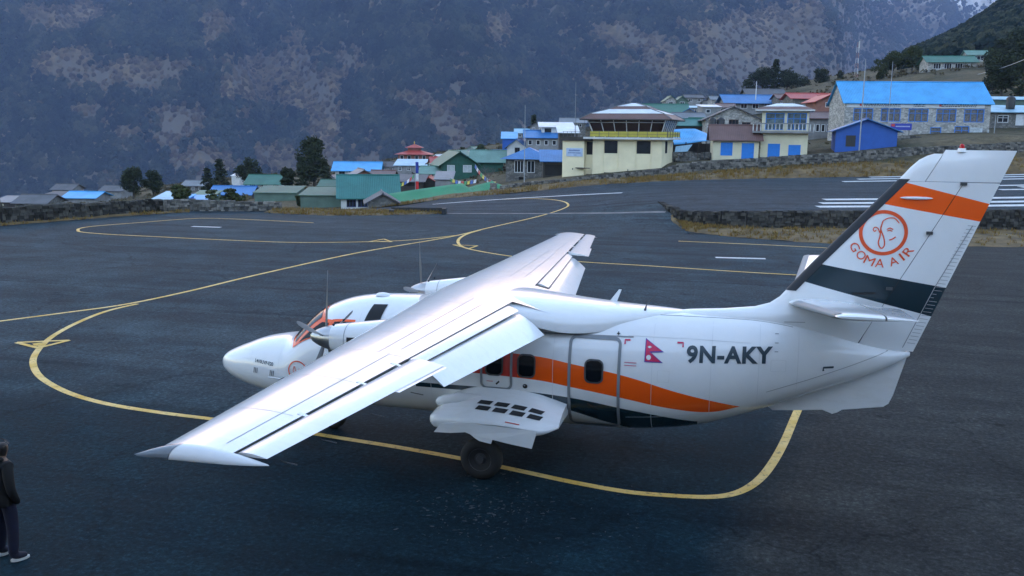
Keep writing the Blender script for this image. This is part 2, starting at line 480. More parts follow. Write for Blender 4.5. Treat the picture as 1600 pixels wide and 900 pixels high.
# ================================================================== far mountains
def fbm(x, y, z=0.0, o=6, rough=0.5):
    a, f, v = 1.0, 1.0, 0.0
    for _ in range(o):
        v += a*mnoise.noise(Vector((x*f, y*f, z+f))); a *= rough; f *= 2.03
    return v
def ridged(x, y, z=0.0, o=5):
    a, f, v = 1.0, 1.0, 0.0
    for _ in range(o):
        v += a*(1-2*abs(mnoise.noise(Vector((x*f, y*f, z+f*1.7))))); a *= 0.5; f *= 2.1
    return v
def far_shift(r, w=0.0):
    """the flank swings away up the valley towards the right, past a spur"""
    return 350*sstep(r, 0.18, 0.33)+800*sstep(r+w, 0.335, 0.375)+1100*sstep(r, 0.38, 0.60)
def mtnA(s, t):
    """the forested flank across the valley"""
    r = s/t
    u = t-far_shift(r, fbm(t/300, s/900, 17, 3)*0.010)
    base = -330+(u-1450)*0.56+fbm(s/900, t/900, 3, 3)*130
    sp = ridged(s/560+t/1500, t/2600, 7, 4)*145+ridged(s/190+t/420, t/1100, 27, 3)*48+fbm(s/120, t/120, 2, 4)*20
    return base+sp*sstep(u, 1450, 2000)
def mtnB(s, t):
    """higher snow-streaked range further up the valley"""
    base = -500+(t-4200)*0.85+fbm(s/1400, t/1400, 11, 3)*200
    sp = ridged(s/1000+0.3*t/1000, t/2200, 13, 6)*170+fbm(s/260, t/260, 4, 4)*40
    return base+sp
def flank(name, fn, tl, nt_, slo, shi, ns, material):
    mb = MB()
    for j in range(nt_):
        t = tl[0]+(tl[1]-tl[0])*(j/(nt_-1))
        for k in range(ns):
            s = (slo+(shi-slo)*k/(ns-1))*t
            mb.v.append(tuple(W(s, t, fn(s, t))))
    for j in range(nt_-1):
        for k in range(ns-1):
            mb.f.append((j*ns+k, j*ns+k+1, (j+1)*ns+k+1, (j+1)*ns+k)); mb.mi.append(0)
    return tag(mb.build(name, material, smooth=True, fix=False), kind="structure")
# clearings on the flank, given where they lie: (px, py, radius x, radius y, tilt)
CLEAR = [(470, 130, 70, 62, 0.25), (400, 120, 60, 50, 0), (505, 185, 42, 50, 0.3), (515, 245, 45, 42, 0), (440, 250, 60, 30, 0), (265, 195, 40, 42, 0.3), (320, 250, 60, 28, 0), (200, 115, 110, 26, -0.05), (110, 100, 60, 30, 0), (70, 30, 60, 22, 0.2), (130, 20, 40, 20, 0),
 (660, 158, 55, 13, 0.25), (690, 195, 30, 22, 0.4), (545, 95, 45, 12, 0.3), (380, 175, 20, 12, 0), (140, 175, 26, 16, 0), (200, 205, 30, 12, 0), (340, 45, 25, 30, 0.3), (780, 45, 26, 26, 0), (1190, 90, 120, 60, 0.1), (1120, 60, 60, 40, 0.3), (1060, 110, 60, 26, 0.2),
 (580, 265, 60, 26, 0), (720, 225, 26, 16, 0), (930, 128, 20, 12, 0.4), (975, 100, 26, 12, 0), (1250, 40, 60, 40, 0), (990, 60, 90, 26, 0.2), (820, 150, 22, 10, 0)]
def clearing(px, py):
    v = -1.0
    for cx, cy, rx, ry, rot in CLEAR:
        dx, dy = px-cx, py-cy
        u = (dx*math.cos(rot)+dy*math.sin(rot))/rx; w = (-dx*math.sin(rot)+dy*math.cos(rot))/ry
        v = max(v, 1.0-math.hypot(u, w))
    return v
def topix(p):
    d = p-Vector((CX, CY, CZ)); z = d.dot(fwd)
    return 800+FPX*d.dot(rgt)/z, 450-FPX*d.dot(upv)/z
def mountain_mat(name, soil, grass, rock, snow=0):
    m, t, b = principled(name)
    n1 = noise_node(t, 0.006, 6, 0.65); n2 = noise_node(t, 0.05, 5, 0.7); n3 = noise_node(t, 0.0016, 4, 0.6)
    r1 = ramp(t, n1.outputs[0], [(0.35, soil), (0.6, grass)])
    r2 = ramp(t, n2.outputs[0], [(0.3, (0.6,)*3), (0.7, (1.35,)*3)])
    c = mixc(t, 1.0, r1.outputs[0], r2.outputs[0], 'MULTIPLY')
    geo = N(t, "ShaderNodeNewGeometry"); sx = N(t, "ShaderNodeSeparateXYZ"); t.links.new(geo.outputs['Normal'], sx.inputs[0])
    steep = mathn(t, 'ADD', mathn(t, 'MULTIPLY', sx.outputs[2], -1.0), mathn(t, 'MULTIPLY', n2.outputs[0], 0.35))
    rs = ramp(t, mathn(t, 'ADD', steep, 1.0), [(0.47, (0, 0, 0)), (0.55, (1, 1, 1))])
    c = mixc(t, rs.outputs[0], c, rock)
    if snow:
        sp = N(t, "ShaderNodeSeparateXYZ"); t.links.new(geo.outputs['Position'], sp.inputs[0])
        hh = mathn(t, 'ADD', mathn(t, 'DIVIDE', sp.outputs[2], float(snow)), mathn(t, 'MULTIPLY', n1.outputs[0], 0.35))
        rr = ramp(t, hh, [(0.47, (0, 0, 0)), (0.58, (1, 1, 1))])
        c = mixc(t, rr.outputs[0], c, (0.8, 0.8, 0.82))
    t.links.new(c, b.inputs['Base Color'])
    b.inputs['Roughness'].default_value = 0.95; b.inputs['Specular IOR Level'].default_value = 0.05
    bump(t, b, n2.outputs[0], 0.7, 6.0)
    return m
M_MA = mountain_mat("forest_flank", (0.065, 0.051, 0.032), (0.19, 0.142, 0.082), (0.11, 0.098, 0.08), 1800)
M_MB = mountain_mat("high_range", (0.10, 0.09, 0.075), (0.17, 0.14, 0.11), (0.20, 0.195, 0.195), 5200)
flank("mountain_flank", mtnA, (1350, 5600), 270, -0.95, 0.80, 330, M_MA)
flank("mountain_range", mtnB, (4300, 6400), 80, -0.75, 0.95, 200, M_MB)
# unseen ridge behind the terminal, its crest shaped to keep the sun off the field
def mtnC(s, t):
    d = -t
    h = (d-2600)*0.62
    crest = interp(s, RIDGE_P)+fbm(s/400, 3.1, 8, 4)*6
    dc = 2600+crest/0.62
    crest = min(crest, crest-(d-dc-40)*0.45)
    return min(h, crest)+ridged(s/500, d/900, 9, 4)*20*sstep(d, 2600, 2900)*(0 if h > crest else 1)-5
RIDGE_P = [(-1500, 780), (260, 800), (1800, 815), (2250, 860), (2600, 1000), (3000, 1230), (3624, 1400), (4740, 1480), (7000, 1500)]
def near_ridge():
    mb = MB(); nt_ = 50
    sl_ = list(np.arange(-5500, 1650, 34))+list(np.arange(1650, 1850, 5))+list(np.arange(1850, 8001, 34)); ns = len(sl_)
    for j in range(nt_):
        t = -(2450+3000*j/(nt_-1))
        for k in range(ns):
            s = sl_[k]
            mb.v.append(tuple(W(s, t, mtnC(s, t))))
    for j in range(nt_-1):
        for k in range(ns-1):
            mb.f.append((j*ns+k, j*ns+k+1, (j+1)*ns+k+1, (j+1)*ns+k)); mb.mi.append(0)
    return tag(mb.build("sheltering_ridge", M_MA, smooth=True), kind="structure")
near_ridge()
# valley floor far below
mb = MB(); mb.grid([[W(s, t, -420) for s in (-12000, 0, 12000)] for t in (-9000, 0, 400, 9000)])
tag(mb.build("valley_floor", M_HILL), kind="structure")

# ---------------- forest on the flank: crowns too many to count
def forest_mesh(name, pts, scales, cols, material, kind):
    """points carrying a crown each, grown by geometry nodes"""
    me = bpy.data.meshes.new(name)
    me.from_pydata(pts, [], [])
    a = me.attributes.new("crown", 'FLOAT', 'POINT'); a.data.foreach_set('value', scales)
    a = me.attributes.new("hue", 'FLOAT', 'POINT'); a.data.foreach_set('value', cols)
    o = bpy.data.objects.new(name, me); col.objects.link(o)
    ng = bpy.data.node_groups.new(name+"_crowns", 'GeometryNodeTree')
    ng.interface.new_socket("Geometry", in_out='INPUT', socket_type='NodeSocketGeometry')
    ng.interface.new_socket("Geometry", in_out='OUTPUT', socket_type='NodeSocketGeometry')
    gi = ng.nodes.new("NodeGroupInput"); go = ng.nodes.new("NodeGroupOutput")
    if kind == 'conifer':
        prim = ng.nodes.new("GeometryNodeMeshCone"); prim.inputs['Vertices'].default_value = 7; prim.inputs['Side Segments'].default_value = 4
        prim.inputs['Radius Top'].default_value = 0.05; prim.inputs['Radius Bottom'].default_value = 0.42; prim.inputs['Depth'].default_value = 1.5
        pg = prim.outputs['Mesh']
    else:
        prim = ng.nodes.new("GeometryNodeMeshIcoSphere"); prim.inputs['Radius'].default_value = 0.55; prim.inputs['Subdivisions'].default_value = 3
        pg = prim.outputs['Mesh']
    sp = ng.nodes.new("GeometryNodeSetPosition")
    nz = ng.nodes.new("ShaderNodeTexNoise"); nz.inputs['Scale'].default_value = 5.0; nz.inputs['Detail'].default_value = 3
    sub = ng.nodes.new("ShaderNodeVectorMath"); sub.operation = 'SUBTRACT'; sub.inputs[1].default_value = (0.5, 0.5, 0.5)
    scl = ng.nodes.new("ShaderNodeVectorMath"); scl.operation = 'SCALE'; scl.inputs['Scale'].default_value = 1.15
    L = ng.links.new
    L(nz.outputs['Color'], sub.inputs[0]); L(sub.outputs[0], scl.inputs[0]); L(scl.outputs[0], sp.inputs['Offset']); L(pg, sp.inputs['Geometry'])
    sm = ng.nodes.new("GeometryNodeSetMaterial"); sm.inputs['Material'].default_value = material
    L(sp.outputs[0], sm.inputs[0])
    ip = ng.nodes.new("GeometryNodeInstanceOnPoints")
    na = ng.nodes.new("GeometryNodeInputNamedAttribute"); na.data_type = 'FLOAT'; na.inputs['Name'].default_value = "crown"
    rv = ng.nodes.new("FunctionNodeRandomValue"); rv.data_type = 'FLOAT_VECTOR'
    rv.inputs[0].default_value = (-0.15, -0.15, 0); rv.inputs[1].default_value = (0.15, 0.15, 6.28)
    L(gi.outputs[0], ip.inputs['Points']); L(sm.outputs[0], ip.inputs['Instance']); L(na.outputs[0], ip.inputs['Scale']); L(rv.outputs[0], ip.inputs['Rotation'])
    L(ip.outputs[0], go.inputs[0])
    md = o.modifiers.new("crowns", 'NODES'); md.node_group = ng
    return o
def crown_mat(name, a, b2, c):
    m, t, b = principled(name)
    oi = N(t, "ShaderNodeObjectInfo")
    at = N(t, "ShaderNodeAttribute"); at.attribute_type = 'INSTANCER'; at.attribute_name = "hue"
    r = ramp(t, at.outputs['Fac'], [(0.0, a), (0.5, b2), (1.0, c)])
    t.links.new(r.outputs[0], b.inputs['Base Color'])
    b.inputs['Roughness'].default_value = 0.95; b.inputs['Specular IOR Level'].default_value = 0.05
    return m
M_CON = crown_mat("evergreen_crowns", (0.009, 0.016, 0.016), (0.022, 0.032, 0.026), (0.055, 0.058, 0.040))
M_BARE = crown_mat("bare_crowns", (0.045, 0.036, 0.026), (0.085, 0.065, 0.044), (0.13, 0.10, 0.066))
ever, es, ec, bare, bs, bc = [], [], [], [], [], []
rr = random.Random(5)
n_try = 0
while len(ever) < 60000 and n_try < 230000:
    n_try += 1
    r = rr.uniform(-0.66, 0.66)
    t = rr.uniform(1600, 3300)+far_shift(r); s = r*t
    z = mtnA(s, t)
    p = W(s, t, z)
    el = (z-CZ)/t
    if el < -0.09 or el > 0.2: continue
    if z-200*sstep(r, 0.3, 0.4) > rr.uniform(400, 520): continue
    px, py = topix(p)
    if not (-120 < px < 1720): continue
    c = clearing(px, py)*0.8+0.45*fbm(px/70, py/42, 1, 6, 0.62)-0.05
    if px > 1000: c += 0.15*sstep(px, 1000, 1250)
    pb = sstep(c+rr.uniform(-0.16, 0.16), -0.22, 0.16)
    if rr.random() < max(pb, 0.10+0.5*sstep(fbm(px/110, py/60, 41, 4), 0.1, 0.6)):
        if rr.random() < 0.75-0.5*sstep(c, 0.05, 0.5): bare.append(tuple(p)); bs.append(rr.uniform(4, 10)); bc.append(rr.random())
    else:
        ever.append(tuple(p)); es.append(rr.uniform(7, 16)); ec.append(min(1, max(0, 0.40+0.6*fbm(px/40, py/30, 31, 3)+rr.uniform(-.3, .3))))
tag(forest_mesh("evergreen_forest", ever, es, ec, M_CON, 'round'), "dark evergreen forest covering the mountain flank across the valley", "forest", kind="stuff")
tag(forest_mesh("leafless_forest", bare, bs, bc, M_BARE, 'round'), "brownish leafless scrub forest in patches on the mountain flank", "forest", kind="stuff")
# ================================================================== the aeroplane (x forward, y to its left, nose at the origin)
def A3(a, y, z): return Vector((-a, y, z))
plane = empty("propeller_airplane", (0, 0, 0), 0, "white twin-engine high-wing propeller airplane with orange and navy stripes parked on the apron", "airplane")

def paint_mat(name, c, rough=0.22, coat=0.6):
    m, t, b = principled(name)
    n = noise_node(t, 1.6, 6, 0.7); n2 = noise_node(t, 9, 4, 0.6, stretch=(0.3, 1, 1))
    r = ramp(t, n.outputs[0], [(0.3, tuple(x*0.93 for x in c)), (0.65, c)])
    r2 = ramp(t, n2.outputs[0], [(0.25, (0.93, 0.92, 0.90)), (0.5, (1, 1, 1))])
    t.links.new(mixc(t, 0.9, r.outputs[0], r2.outputs[0], 'MULTIPLY'), b.inputs['Base Color'])
    rr = ramp(t, n.outputs[0], [(0.3, (rough*1.15,)*3), (0.7, (rough*0.95,)*3)])
    t.links.new(rr.outputs[0], b.inputs['Roughness'])
    b.inputs['Coat Weight'].default_value = coat; b.inputs['Coat Roughness'].default_value = 0.08
    n3 = noise_node(t, 2.2, 2, 0.5)
    bump(t, b, n3.outputs[0], 0.006, 0.02)
    return m
WHITE = (0.80, 0.81, 0.82); ORANGE = (0.92, 0.105, 0.004); NAVY = (0.011, 0.030, 0.042)
M_WHITE = paint_mat("white_aircraft_paint", WHITE)
M_ORANGE = paint_mat("orange_aircraft_paint", ORANGE)
M_NAVY = paint_mat("navy_aircraft_paint", NAVY)
M_RED = mat("red_marking", (0.55, 0.05, 0.04), 0.4, 0.1)
M_PINK = mat("crimson_flag", (0.62, 0.02, 0.10), 0.4, 0.1)
M_FLAGB = mat("flag_blue", (0.10, 0.06, 0.35), 0.4, 0.1)
M_GLASS = mat("dark_window_glass", (0.006, 0.008, 0.011), 0.12, 0.1, spec=0.35)
M_GREYT = mat("grey_door_seal", (0.22, 0.24, 0.26), 0.5, 0.1)
M_DARK = mat("dark_gap", (0.02, 0.022, 0.025), 0.8, 0.2)
M_COVE = mat("wing_cove", (0.45, 0.46, 0.47), 0.7, 0.2)
M_LINE = mat("panel_line", (0.30, 0.31, 0.32), 0.7, 0.1)
M_METAL = mat("bare_metal", (0.45, 0.46, 0.48), 0.32, 0.2, metal=0.9)
M_LENS = mat("lamp_lens_glass", (0.16, 0.19, 0.22), 0.12, 0.2, 3.0, spec=0.7)
M_STEEL = mat("dark_steel", (0.10, 0.105, 0.11), 0.45, 0.2, metal=0.5)
M_RIM = mat("wheel_rim", (0.05, 0.05, 0.055), 0.5, 0.2)
M_TYRE = mat("tyre_rubber", (0.014, 0.014, 0.015), 0.8, 0.2)
M_BLADE = mat("propeller_blade_paint", (0.17, 0.175, 0.18), 0.4, 0.1)
M_LETTER = mat("registration_paint", (0.03, 0.055, 0.075), 0.35, 0.1)
M_LOGO = mat("logo_orange", (0.80, 0.10, 0.03), 0.35, 0.1)
M_BOOT = mat("de_icing_boot", (0.012, 0.016, 0.024), 0.55, 0.2)

# ---- fuselage
FST = [(0.0, 1.245, 1.255, 0.006), (0.04, 1.14, 1.37, 0.12), (0.15, 1.05, 1.47, 0.24), (0.32, 0.965, 1.56, 0.36), (0.55, 0.885, 1.66, 0.49), (1.05, 0.77, 1.845, 0.70), (1.5, 0.70, 1.93, 0.84),
 (1.72, 0.675, 1.965, 0.895), (1.87, 0.665, 2.04, 0.925), (2.07, 0.655, 2.25, 0.95), (2.32, 0.645, 2.48, 0.975), (2.58, 0.64, 2.63, 1.0), (3.05, 0.63, 2.78, 1.02), (3.6, 0.625, 2.85, 1.035), (4.25, 0.62, 2.87, 1.04), (6.0, 0.61, 2.87, 1.04),
 (7.5, 0.60, 2.87, 1.04), (8.3, 0.605, 2.86, 1.03), (9.2, 0.685, 2.85, 0.985), (9.86, 0.815, 2.845, 0.905), (10.53, 1.04, 2.84, 0.79), (11.02, 1.235, 2.80, 0.68), (11.8, 1.56, 2.64, 0.48), (12.47, 1.83, 2.46, 0.29), (13.0, 2.10, 2.36, 0.14), (13.27, 2.27, 2.34, 0.03)]
_fa = np.array([s[0] for s in FST])
def _pchip(x, xs, ys):
    i = int(np.searchsorted(xs, x)-1); i = max(0, min(len(xs)-2, i))
    h = xs[i+1]-xs[i]; u = (x-xs[i])/h
    def sl(k):
        if k == 0: return (ys[1]-ys[0])/(xs[1]-xs[0])
        if k == len(xs)-1: return (ys[-1]-ys[-2])/(xs[-1]-xs[-2])
        d0 = (ys[k]-ys[k-1])/(xs[k]-xs[k-1]); d1 = (ys[k+1]-ys[k])/(xs[k+1]-xs[k])
        return 0.0 if d0*d1 <= 0 else 2*d0*d1/(d0+d1)
    m0, m1 = sl(i)*h, sl(i+1)*h
    return (2*u**3-3*u*u+1)*ys[i]+(u**3-2*u*u+u)*m0+(-2*u**3+3*u*u)*ys[i+1]+(u**3-u*u)*m1
_fb = np.array([s[1] for s in FST]); _ft = np.array([s[2] for s in FST]); _fw = np.array([s[3] for s in FST])
def fsec(a): return _pchip(a, _fa, _fb), _pchip(a, _fa, _ft), _pchip(a, _fa, _fw)
FN = 2.25
def fpt(a, phi, off=0.0):
    """phi from the crown (0) to the left side (pi/2) to the keel (pi)"""
    zb, zt, hw = fsec(a); zc, hh = (zb+zt)/2, (zt-zb)/2
    s, c = math.sin(phi), math.cos(phi)
    y = (hw+off)*math.copysign(abs(s)**(2/FN), s); z = zc+(hh+off)*math.copysign(abs(c)**(2/FN), c)
    return A3(a, y, z)
def fside(a, z, off=0.006, side=1):
    zb, zt, hw = fsec(a); zc, hh = (zb+zt)/2, (zt-zb)/2
    u = min(0.999, abs((z-zc)/(hh)))
    y = hw*(1-u**FN)**(1/FN)
    # push outwards along the section's normal
    gy = FN*(max(y, 1e-4)/hw)**(FN-1)/hw; gzv = math.copysign(FN*u**(FN-1)/hh, z-zc)
    l = math.hypot(gy, gzv)
    return A3(a, side*(y+off*gy/l), z+off*gzv/l)
mb = MB()
stations = sorted(set([0.0, 0.01, 0.04, 0.09, 0.15, 0.23, 0.32, 0.43, 0.55, 0.7]+[0.85+0.15*i for i in range(83)]))
stations = [a for a in stations if a < 13.27]+[13.27]
mb.grid([[fpt(a, 2*math.pi*k/56) for k in range(56)] for a in stations], True)
mb.cap([fpt(13.27, 2*math.pi*k/56) for k in range(56)]); mb.cap([fpt(0.0, -2*math.pi*k/56) for k in range(56)])
# livery: stripes laid out along the body
def livery():
    m, t, b = principled("fuselage_livery")
    tc = N(t, "ShaderNodeTexCoord"); sx = N(t, "ShaderNodeSeparateXYZ"); t.links.new(tc.outputs['Object'], sx.inputs[0])
    a = mathn(t, 'MULTIPLY', sx.outputs[0], -1.0)
    def curve(pts):
        n = N(t, "ShaderNodeFloatCurve")
        mp = n.mapping
        c = mp.curves[0]
        q = [(x/14.0, y/4.0) for x, y in pts]
        while len(c.points) < len(q): c.points.new(0.5, 0.5)
        for p_, (x, y) in zip(c.points, q): p_.location = (x, y); p_.handle_type = 'AUTO'
        mp.update()
        t.links.new(mathn(t, 'DIVIDE', a, 14.0), n.inputs['Value'])
        return mathn(t, 'MULTIPLY', n.outputs[0], 4.0)
    otop = curve([(0, 2.00), (2.5, 2.05), (6.9, 2.06), (7.53, 1.97), (8.42, 1.83), (9.42, 1.57), (10.5, 1.31), (14, 0.4)])
    obot = curve([(0, 1.60), (2.5, 1.63), (6.9, 1.63), (7.51, 1.55), (8.43, 1.41), (9.33, 1.25), (9.95, 1.20), (10.5, 1.32), (14, 1.9)])
    ntop = curve([(0, 1.36), (5.1, 1.41), (6.45, 1.40), (7.51, 1.34), (8.43, 1.20), (9.72, 0.97), (11, 0.72), (14, 0)])
    nbot = curve([(0, 1.27), (5.2, 1.32), (6.45, 1.30), (7.4, 1.10), (8.33, 0.80), (9.0, 0.58), (14, 0)])
    z = sx.outputs[2]
    def band(top, bot, a0, a1):
        f = mathn(t, 'MULTIPLY', mathn(t, 'LESS_THAN', z, top), mathn(t, 'GREATER_THAN', z, bot))
        return mathn(t, 'MULTIPLY', f, mathn(t, 'MULTIPLY', mathn(t, 'GREATER_THAN', a, a0), mathn(t, 'LESS_THAN', a, a1)))
    n = noise_node(t, 1.4, 6, 0.7)
    w = ramp(t, n.outputs[0], [(0.3, tuple(x*0.94 for x in WHITE)), (0.65, WHITE)])
    red = mathn(t, 'LESS_THAN', a, 6.55)
    oc = mixc(t, red, ORANGE, (0.55, 0.05, 0.035))
    c = mixc(t, band(otop, obot, 4.6, 10.6), w.outputs[0], oc)
    c = mixc(t, band(ntop, nbot, 4.6, 9.75), c, NAVY)
    t.links.new(c, b.inputs['Base Color'])
    b.inputs['Roughness'].default_value = 0.24
    b.inputs['Coat Weight'].default_value = 0.6; b.inputs['Coat Roughness'].default_value = 0.08
    n3 = noise_node(t, 2.0, 2, 0.5); bump(t, b, n3.outputs[0], 0.006, 0.02)
    return m
M_FUS = livery()
fus = mb.build("fuselage", M_FUS, plane, smooth=50)

def side_patch(name, a0, a1, z0, z1, rad, material, parent, off=0.008, n=12, side=1, shear=0.0):
    """a rounded panel lying on the body's side"""
    mb = MB(); rows = []
    for j in range(n+1):
        z = z0+(z1-z0)*j/n
        d = 0.0
        for zc_ in (z0+rad, z1-rad):
            if (z < z0+rad and zc_ == z0+rad) or (z > z1-rad and zc_ == z1-rad):
                d = rad-math.sqrt(max(0, rad*rad-(z-zc_)**2))
        sh = shear*(z-z0)
        rows.append([fside(a0+d+sh+(a1-a0-2*d)*k/4, z, off, side) for k in range(5)])
    mb.grid(rows)
    return mb.build(name, material, parent, smooth=True)
def rr_path(a0, a1, z0, z1, rad, n=5):
    pts = []
    for (ca, cz, s0) in ((a1-rad, z1-rad, 0), (a0+rad, z1-rad, 90), (a0+rad, z0+rad, 180), (a1-rad, z0+rad, 270)):
        for k in range(n+1):
            th = R_(s0+90*k/n); pts.append((ca+rad*math.cos(th), cz+rad*math.sin(th)))
    return pts
def side_line(name, pts, w, material, parent, off=0.012, closed=False, side=1, step=0.12):
    dense = []
    m_ = len(pts)
    for i in range(m_ if closed else m_-1):
        p, q = pts[i], pts[(i+1) % m_]
        k = max(1, int(math.hypot(q[0]-p[0], q[1]-p[1])/step))
        dense += [(p[0]+(q[0]-p[0])*j/k, p[1]+(q[1]-p[1])*j/k) for j in range(k)]
    if not closed: dense.append(pts[-1])
    L, Rr = [], []; m_ = len(dense)
    for i, p in enumerate(dense):
        p0 = dense[(i-1) % m_] if closed or i > 0 else p; p1 = dense[(i+1) % m_] if closed or i < m_-1 else p
        dx, dz = p1[0]-p0[0], p1[1]-p0[1]; l = math.hypot(dx, dz) or 1
        nx_, nz_ = -dz/l*w/2, dx/l*w/2
        L.append(fside(p[0]+nx_, p[1]+nz_, off, side)); Rr.append(fside(p[0]-nx_, p[1]-nz_, off, side))
    if closed: L.append(L[0]); Rr.append(Rr[0])
    mb = MB(); mb.grid([L, Rr])
    return mb.build(name, material, parent, smooth=True)
# passenger windows, both sides
for side in (1, -1):
    for ac, zc in ((4.45, 1.86), (5.25, 1.86), (6.12, 1.87), (6.72, 1.875), (7.94, 1.865)):
        if side < 0 and ac > 7.5: pass
        wn = side_patch("window", ac-0.145, ac+0.145, zc-0.19, zc+0.19, 0.085, M_GLASS, plane, 0.012, 14, side)
        o = side_line("window_rim", rr_path(ac-0.155, ac+0.155, zc-0.20, zc+0.20, 0.09), 0.03, M_STEEL, wn, 0.014, True, side, 0.06)
# cabin door with its grey seal
door = side_line("door_seal", rr_path(7.5, 8.38, 0.78, 2.44, 0.10), 0.052, M_GREYT, plane, 0.014, True)
side_line("door_sill_seam", [(7.0, 2.46), (8.6, 2.48)], 0.018, M_GREYT, door, 0.012)
side_line("door_handle", [(7.83, 1.27), (7.92, 1.21), (8.0, 1.21)], 0.025, M_DARK, door, 0.02)
side_line("hinge_plate", [(7.62, 0.76), (7.72, 0.76)], 0.03, M_METAL, door, 0.02)
side_line("hinge_plate", [(8.10, 0.765), (8.20, 0.765)], 0.03, M_METAL, door, 0.02)
ex = side_line("emergency_exit_seal", rr_path(5.88, 6.44, 1.42, 2.30, 0.10), 0.045, M_GREYT, plane, 0.014, True)
side_line("exit_handle", [(6.16, 1.50), (6.22, 1.56)], 0.03, M_DARK, ex, 0.02)
side_line("exit_lettering", [(5.98, 1.55), (6.10, 1.55)], 0.012, M_RED, ex, 0.016)
pf = side_patch("fuel_port", 6.655, 6.745, 1.455, 1.545, 0.045, M_DARK, plane, 0.012, 8)
side_patch("port_cap", 6.675, 6.705, 1.50, 1.53, 0.012, M_METAL, pf, 0.018, 4)
for pts in ([(8.33, 2.49), (8.33, 2.55)], [(8.30, 2.52), (8.36, 2.52)]):
    side_line("static_port_mark", pts, 0.014, M_DARK, plane, 0.014)
for pts in ([(8.46, 2.36), (8.46, 2.43), (8.55, 2.43)], [(9.36, 2.43), (9.46, 2.43), (9.46, 2.36)]):
    side_line("corner_mark", pts, 0.028, M_PINK, plane, 0.014)
for z in (2.06, 2.01): side_line("notice_line", [(8.47, z), (8.68, z)], 0.010, M_PINK, plane, 0.013)
for a0, a1 in ((5.72, 6.02), (6.08, 6.4)):
    side_line("notice_line", rr_path(a0, a1, 1.20, 1.255, 0.01), 0.008, M_LINE, plane, 0.013, True)
# the two-pennant flag
def side_poly(name, pts, material, parent, off):
    """pts: list of (a, z) convex polygon, mapped on the side"""
    bm = bmesh.new()
    bm.faces.new([bm.verts.new((p[0], p[1], 0)) for p in pts])
    bmesh.ops.triangulate(bm, faces=bm.faces)
    for _ in range(3): bmesh.ops.subdivide_edges(bm, edges=bm.edges, cuts=1)
    bmesh.ops.triangulate(bm, faces=bm.faces)
    for v in bm.verts: v.co = fside(v.co.x, v.co.y, off)
    me = bpy.data.meshes.new(name); bm.to_mesh(me); bm.free(); me.materials.append(material)
    o = bpy.data.objects.new(name, me); col.objects.link(o); o.parent = parent
    return o
fl = side_poly("national_flag", [(8.82, 2.09), (9.13, 2.09), (8.93, 2.27), (8.93, 2.28), (9.13, 2.28), (8.82, 2.47)][:0] or [(8.815, 2.085), (9.135, 2.085), (8.815, 2.33)], M_FLAGB, plane, 0.010)
side_poly("upper_pennant_border", [(8.815, 2.235), (9.145, 2.265), (8.815, 2.475)], M_FLAGB, fl, 0.010)
side_poly("lower_pennant", [(8.83, 2.10), (9.10, 2.10), (8.83, 2.31)], M_PINK, fl, 0.014)
side_poly("upper_pennant", [(8.83, 2.26), (9.11, 2.282), (8.83, 2.45)], M_PINK, fl, 0.014)
M_FLW = mat("flag_white", (0.8, 0.8, 0.8), 0.4, 0.05)
side_poly("sun_emblem", [(8.885+0.042*math.cos(i*math.pi/6), 2.165+0.042*math.sin(i*math.pi/6)) for i in range(12)], M_FLW, fl, 0.018)
side_poly("moon_emblem", [(8.855, 2.335), (8.89, 2.315), (8.93, 2.335), (8.90, 2.352), (8.88, 2.352)], M_FLW, fl, 0.018)
# lettering
def text_mesh(body, size, spacing=1.0, extrude=0.0, bold=0.0, align='LEFT'):
    cu = bpy.data.curves.new("lettering", 'FONT'); cu.body = body; cu.size = size; cu.space_character = spacing; cu.align_x = align
    cu.offset = bold; cu.resolution_u = 4
    o = bpy.data.objects.new("lettering", cu); col.objects.link(o)
    bpy.context.view_layer.update()
    me = bpy.data.meshes.new_from_object(o.evaluated_get(bpy.context.evaluated_depsgraph_get()))
    bpy.data.objects.remove(o); bpy.data.curves.remove(cu)
    return me
def map_text(name, body, size, fn, material, parent, spacing=1.0, bold=0.0, sub=1, sx_=1.0, fit=None):
    me = text_mesh(body, size, spacing, 0, bold)
    bm = bmesh.new(); bm.from_mesh(me)
    bmesh.ops.triangulate(bm, faces=bm.faces)
    for _ in range(sub): bmesh.ops.subdivide_edges(bm, edges=[e for e in bm.edges if e.calc_length() > 0.03], cuts=1)
    bmesh.ops.triangulate(bm, faces=bm.faces)
    if fit:
        xs = [v.co.x for v in bm.verts]; x0, x1 = min(xs), max(xs); ys = [v.co.y for v in bm.verts]; y0, y1 = min(ys), max(ys)
        for v in bm.verts: v.co = fn((v.co.x-x0)/(x1-x0)*fit[0], (v.co.y-y0)/(y1-y0)*fit[1])
    else:
        for v in bm.verts: v.co = fn(v.co.x*sx_, v.co.y)
    bm.to_mesh(me); bm.free(); me.name = name
    me.materials.clear(); me.materials.append(material)
    o = bpy.data.objects.new(name, me); col.objects.link(o); o.parent = parent
    return o
map_text("registration_letters", "9N-AKY", 0.4, lambda x, y: fside(9.53+x, 2.10+y+0.022*x, 0.012), M_LETTER, plane, 1.08, 0.014, 2, fit=(1.44, 0.295))
map_text("type_lettering", "L410UVP-E20", 0.1, lambda x, y: fside(1.13+x, 1.47+y-0.035*x, 0.010), M_LETTER, plane, 1.0, 0.002, 1, fit=(0.47, 0.068))
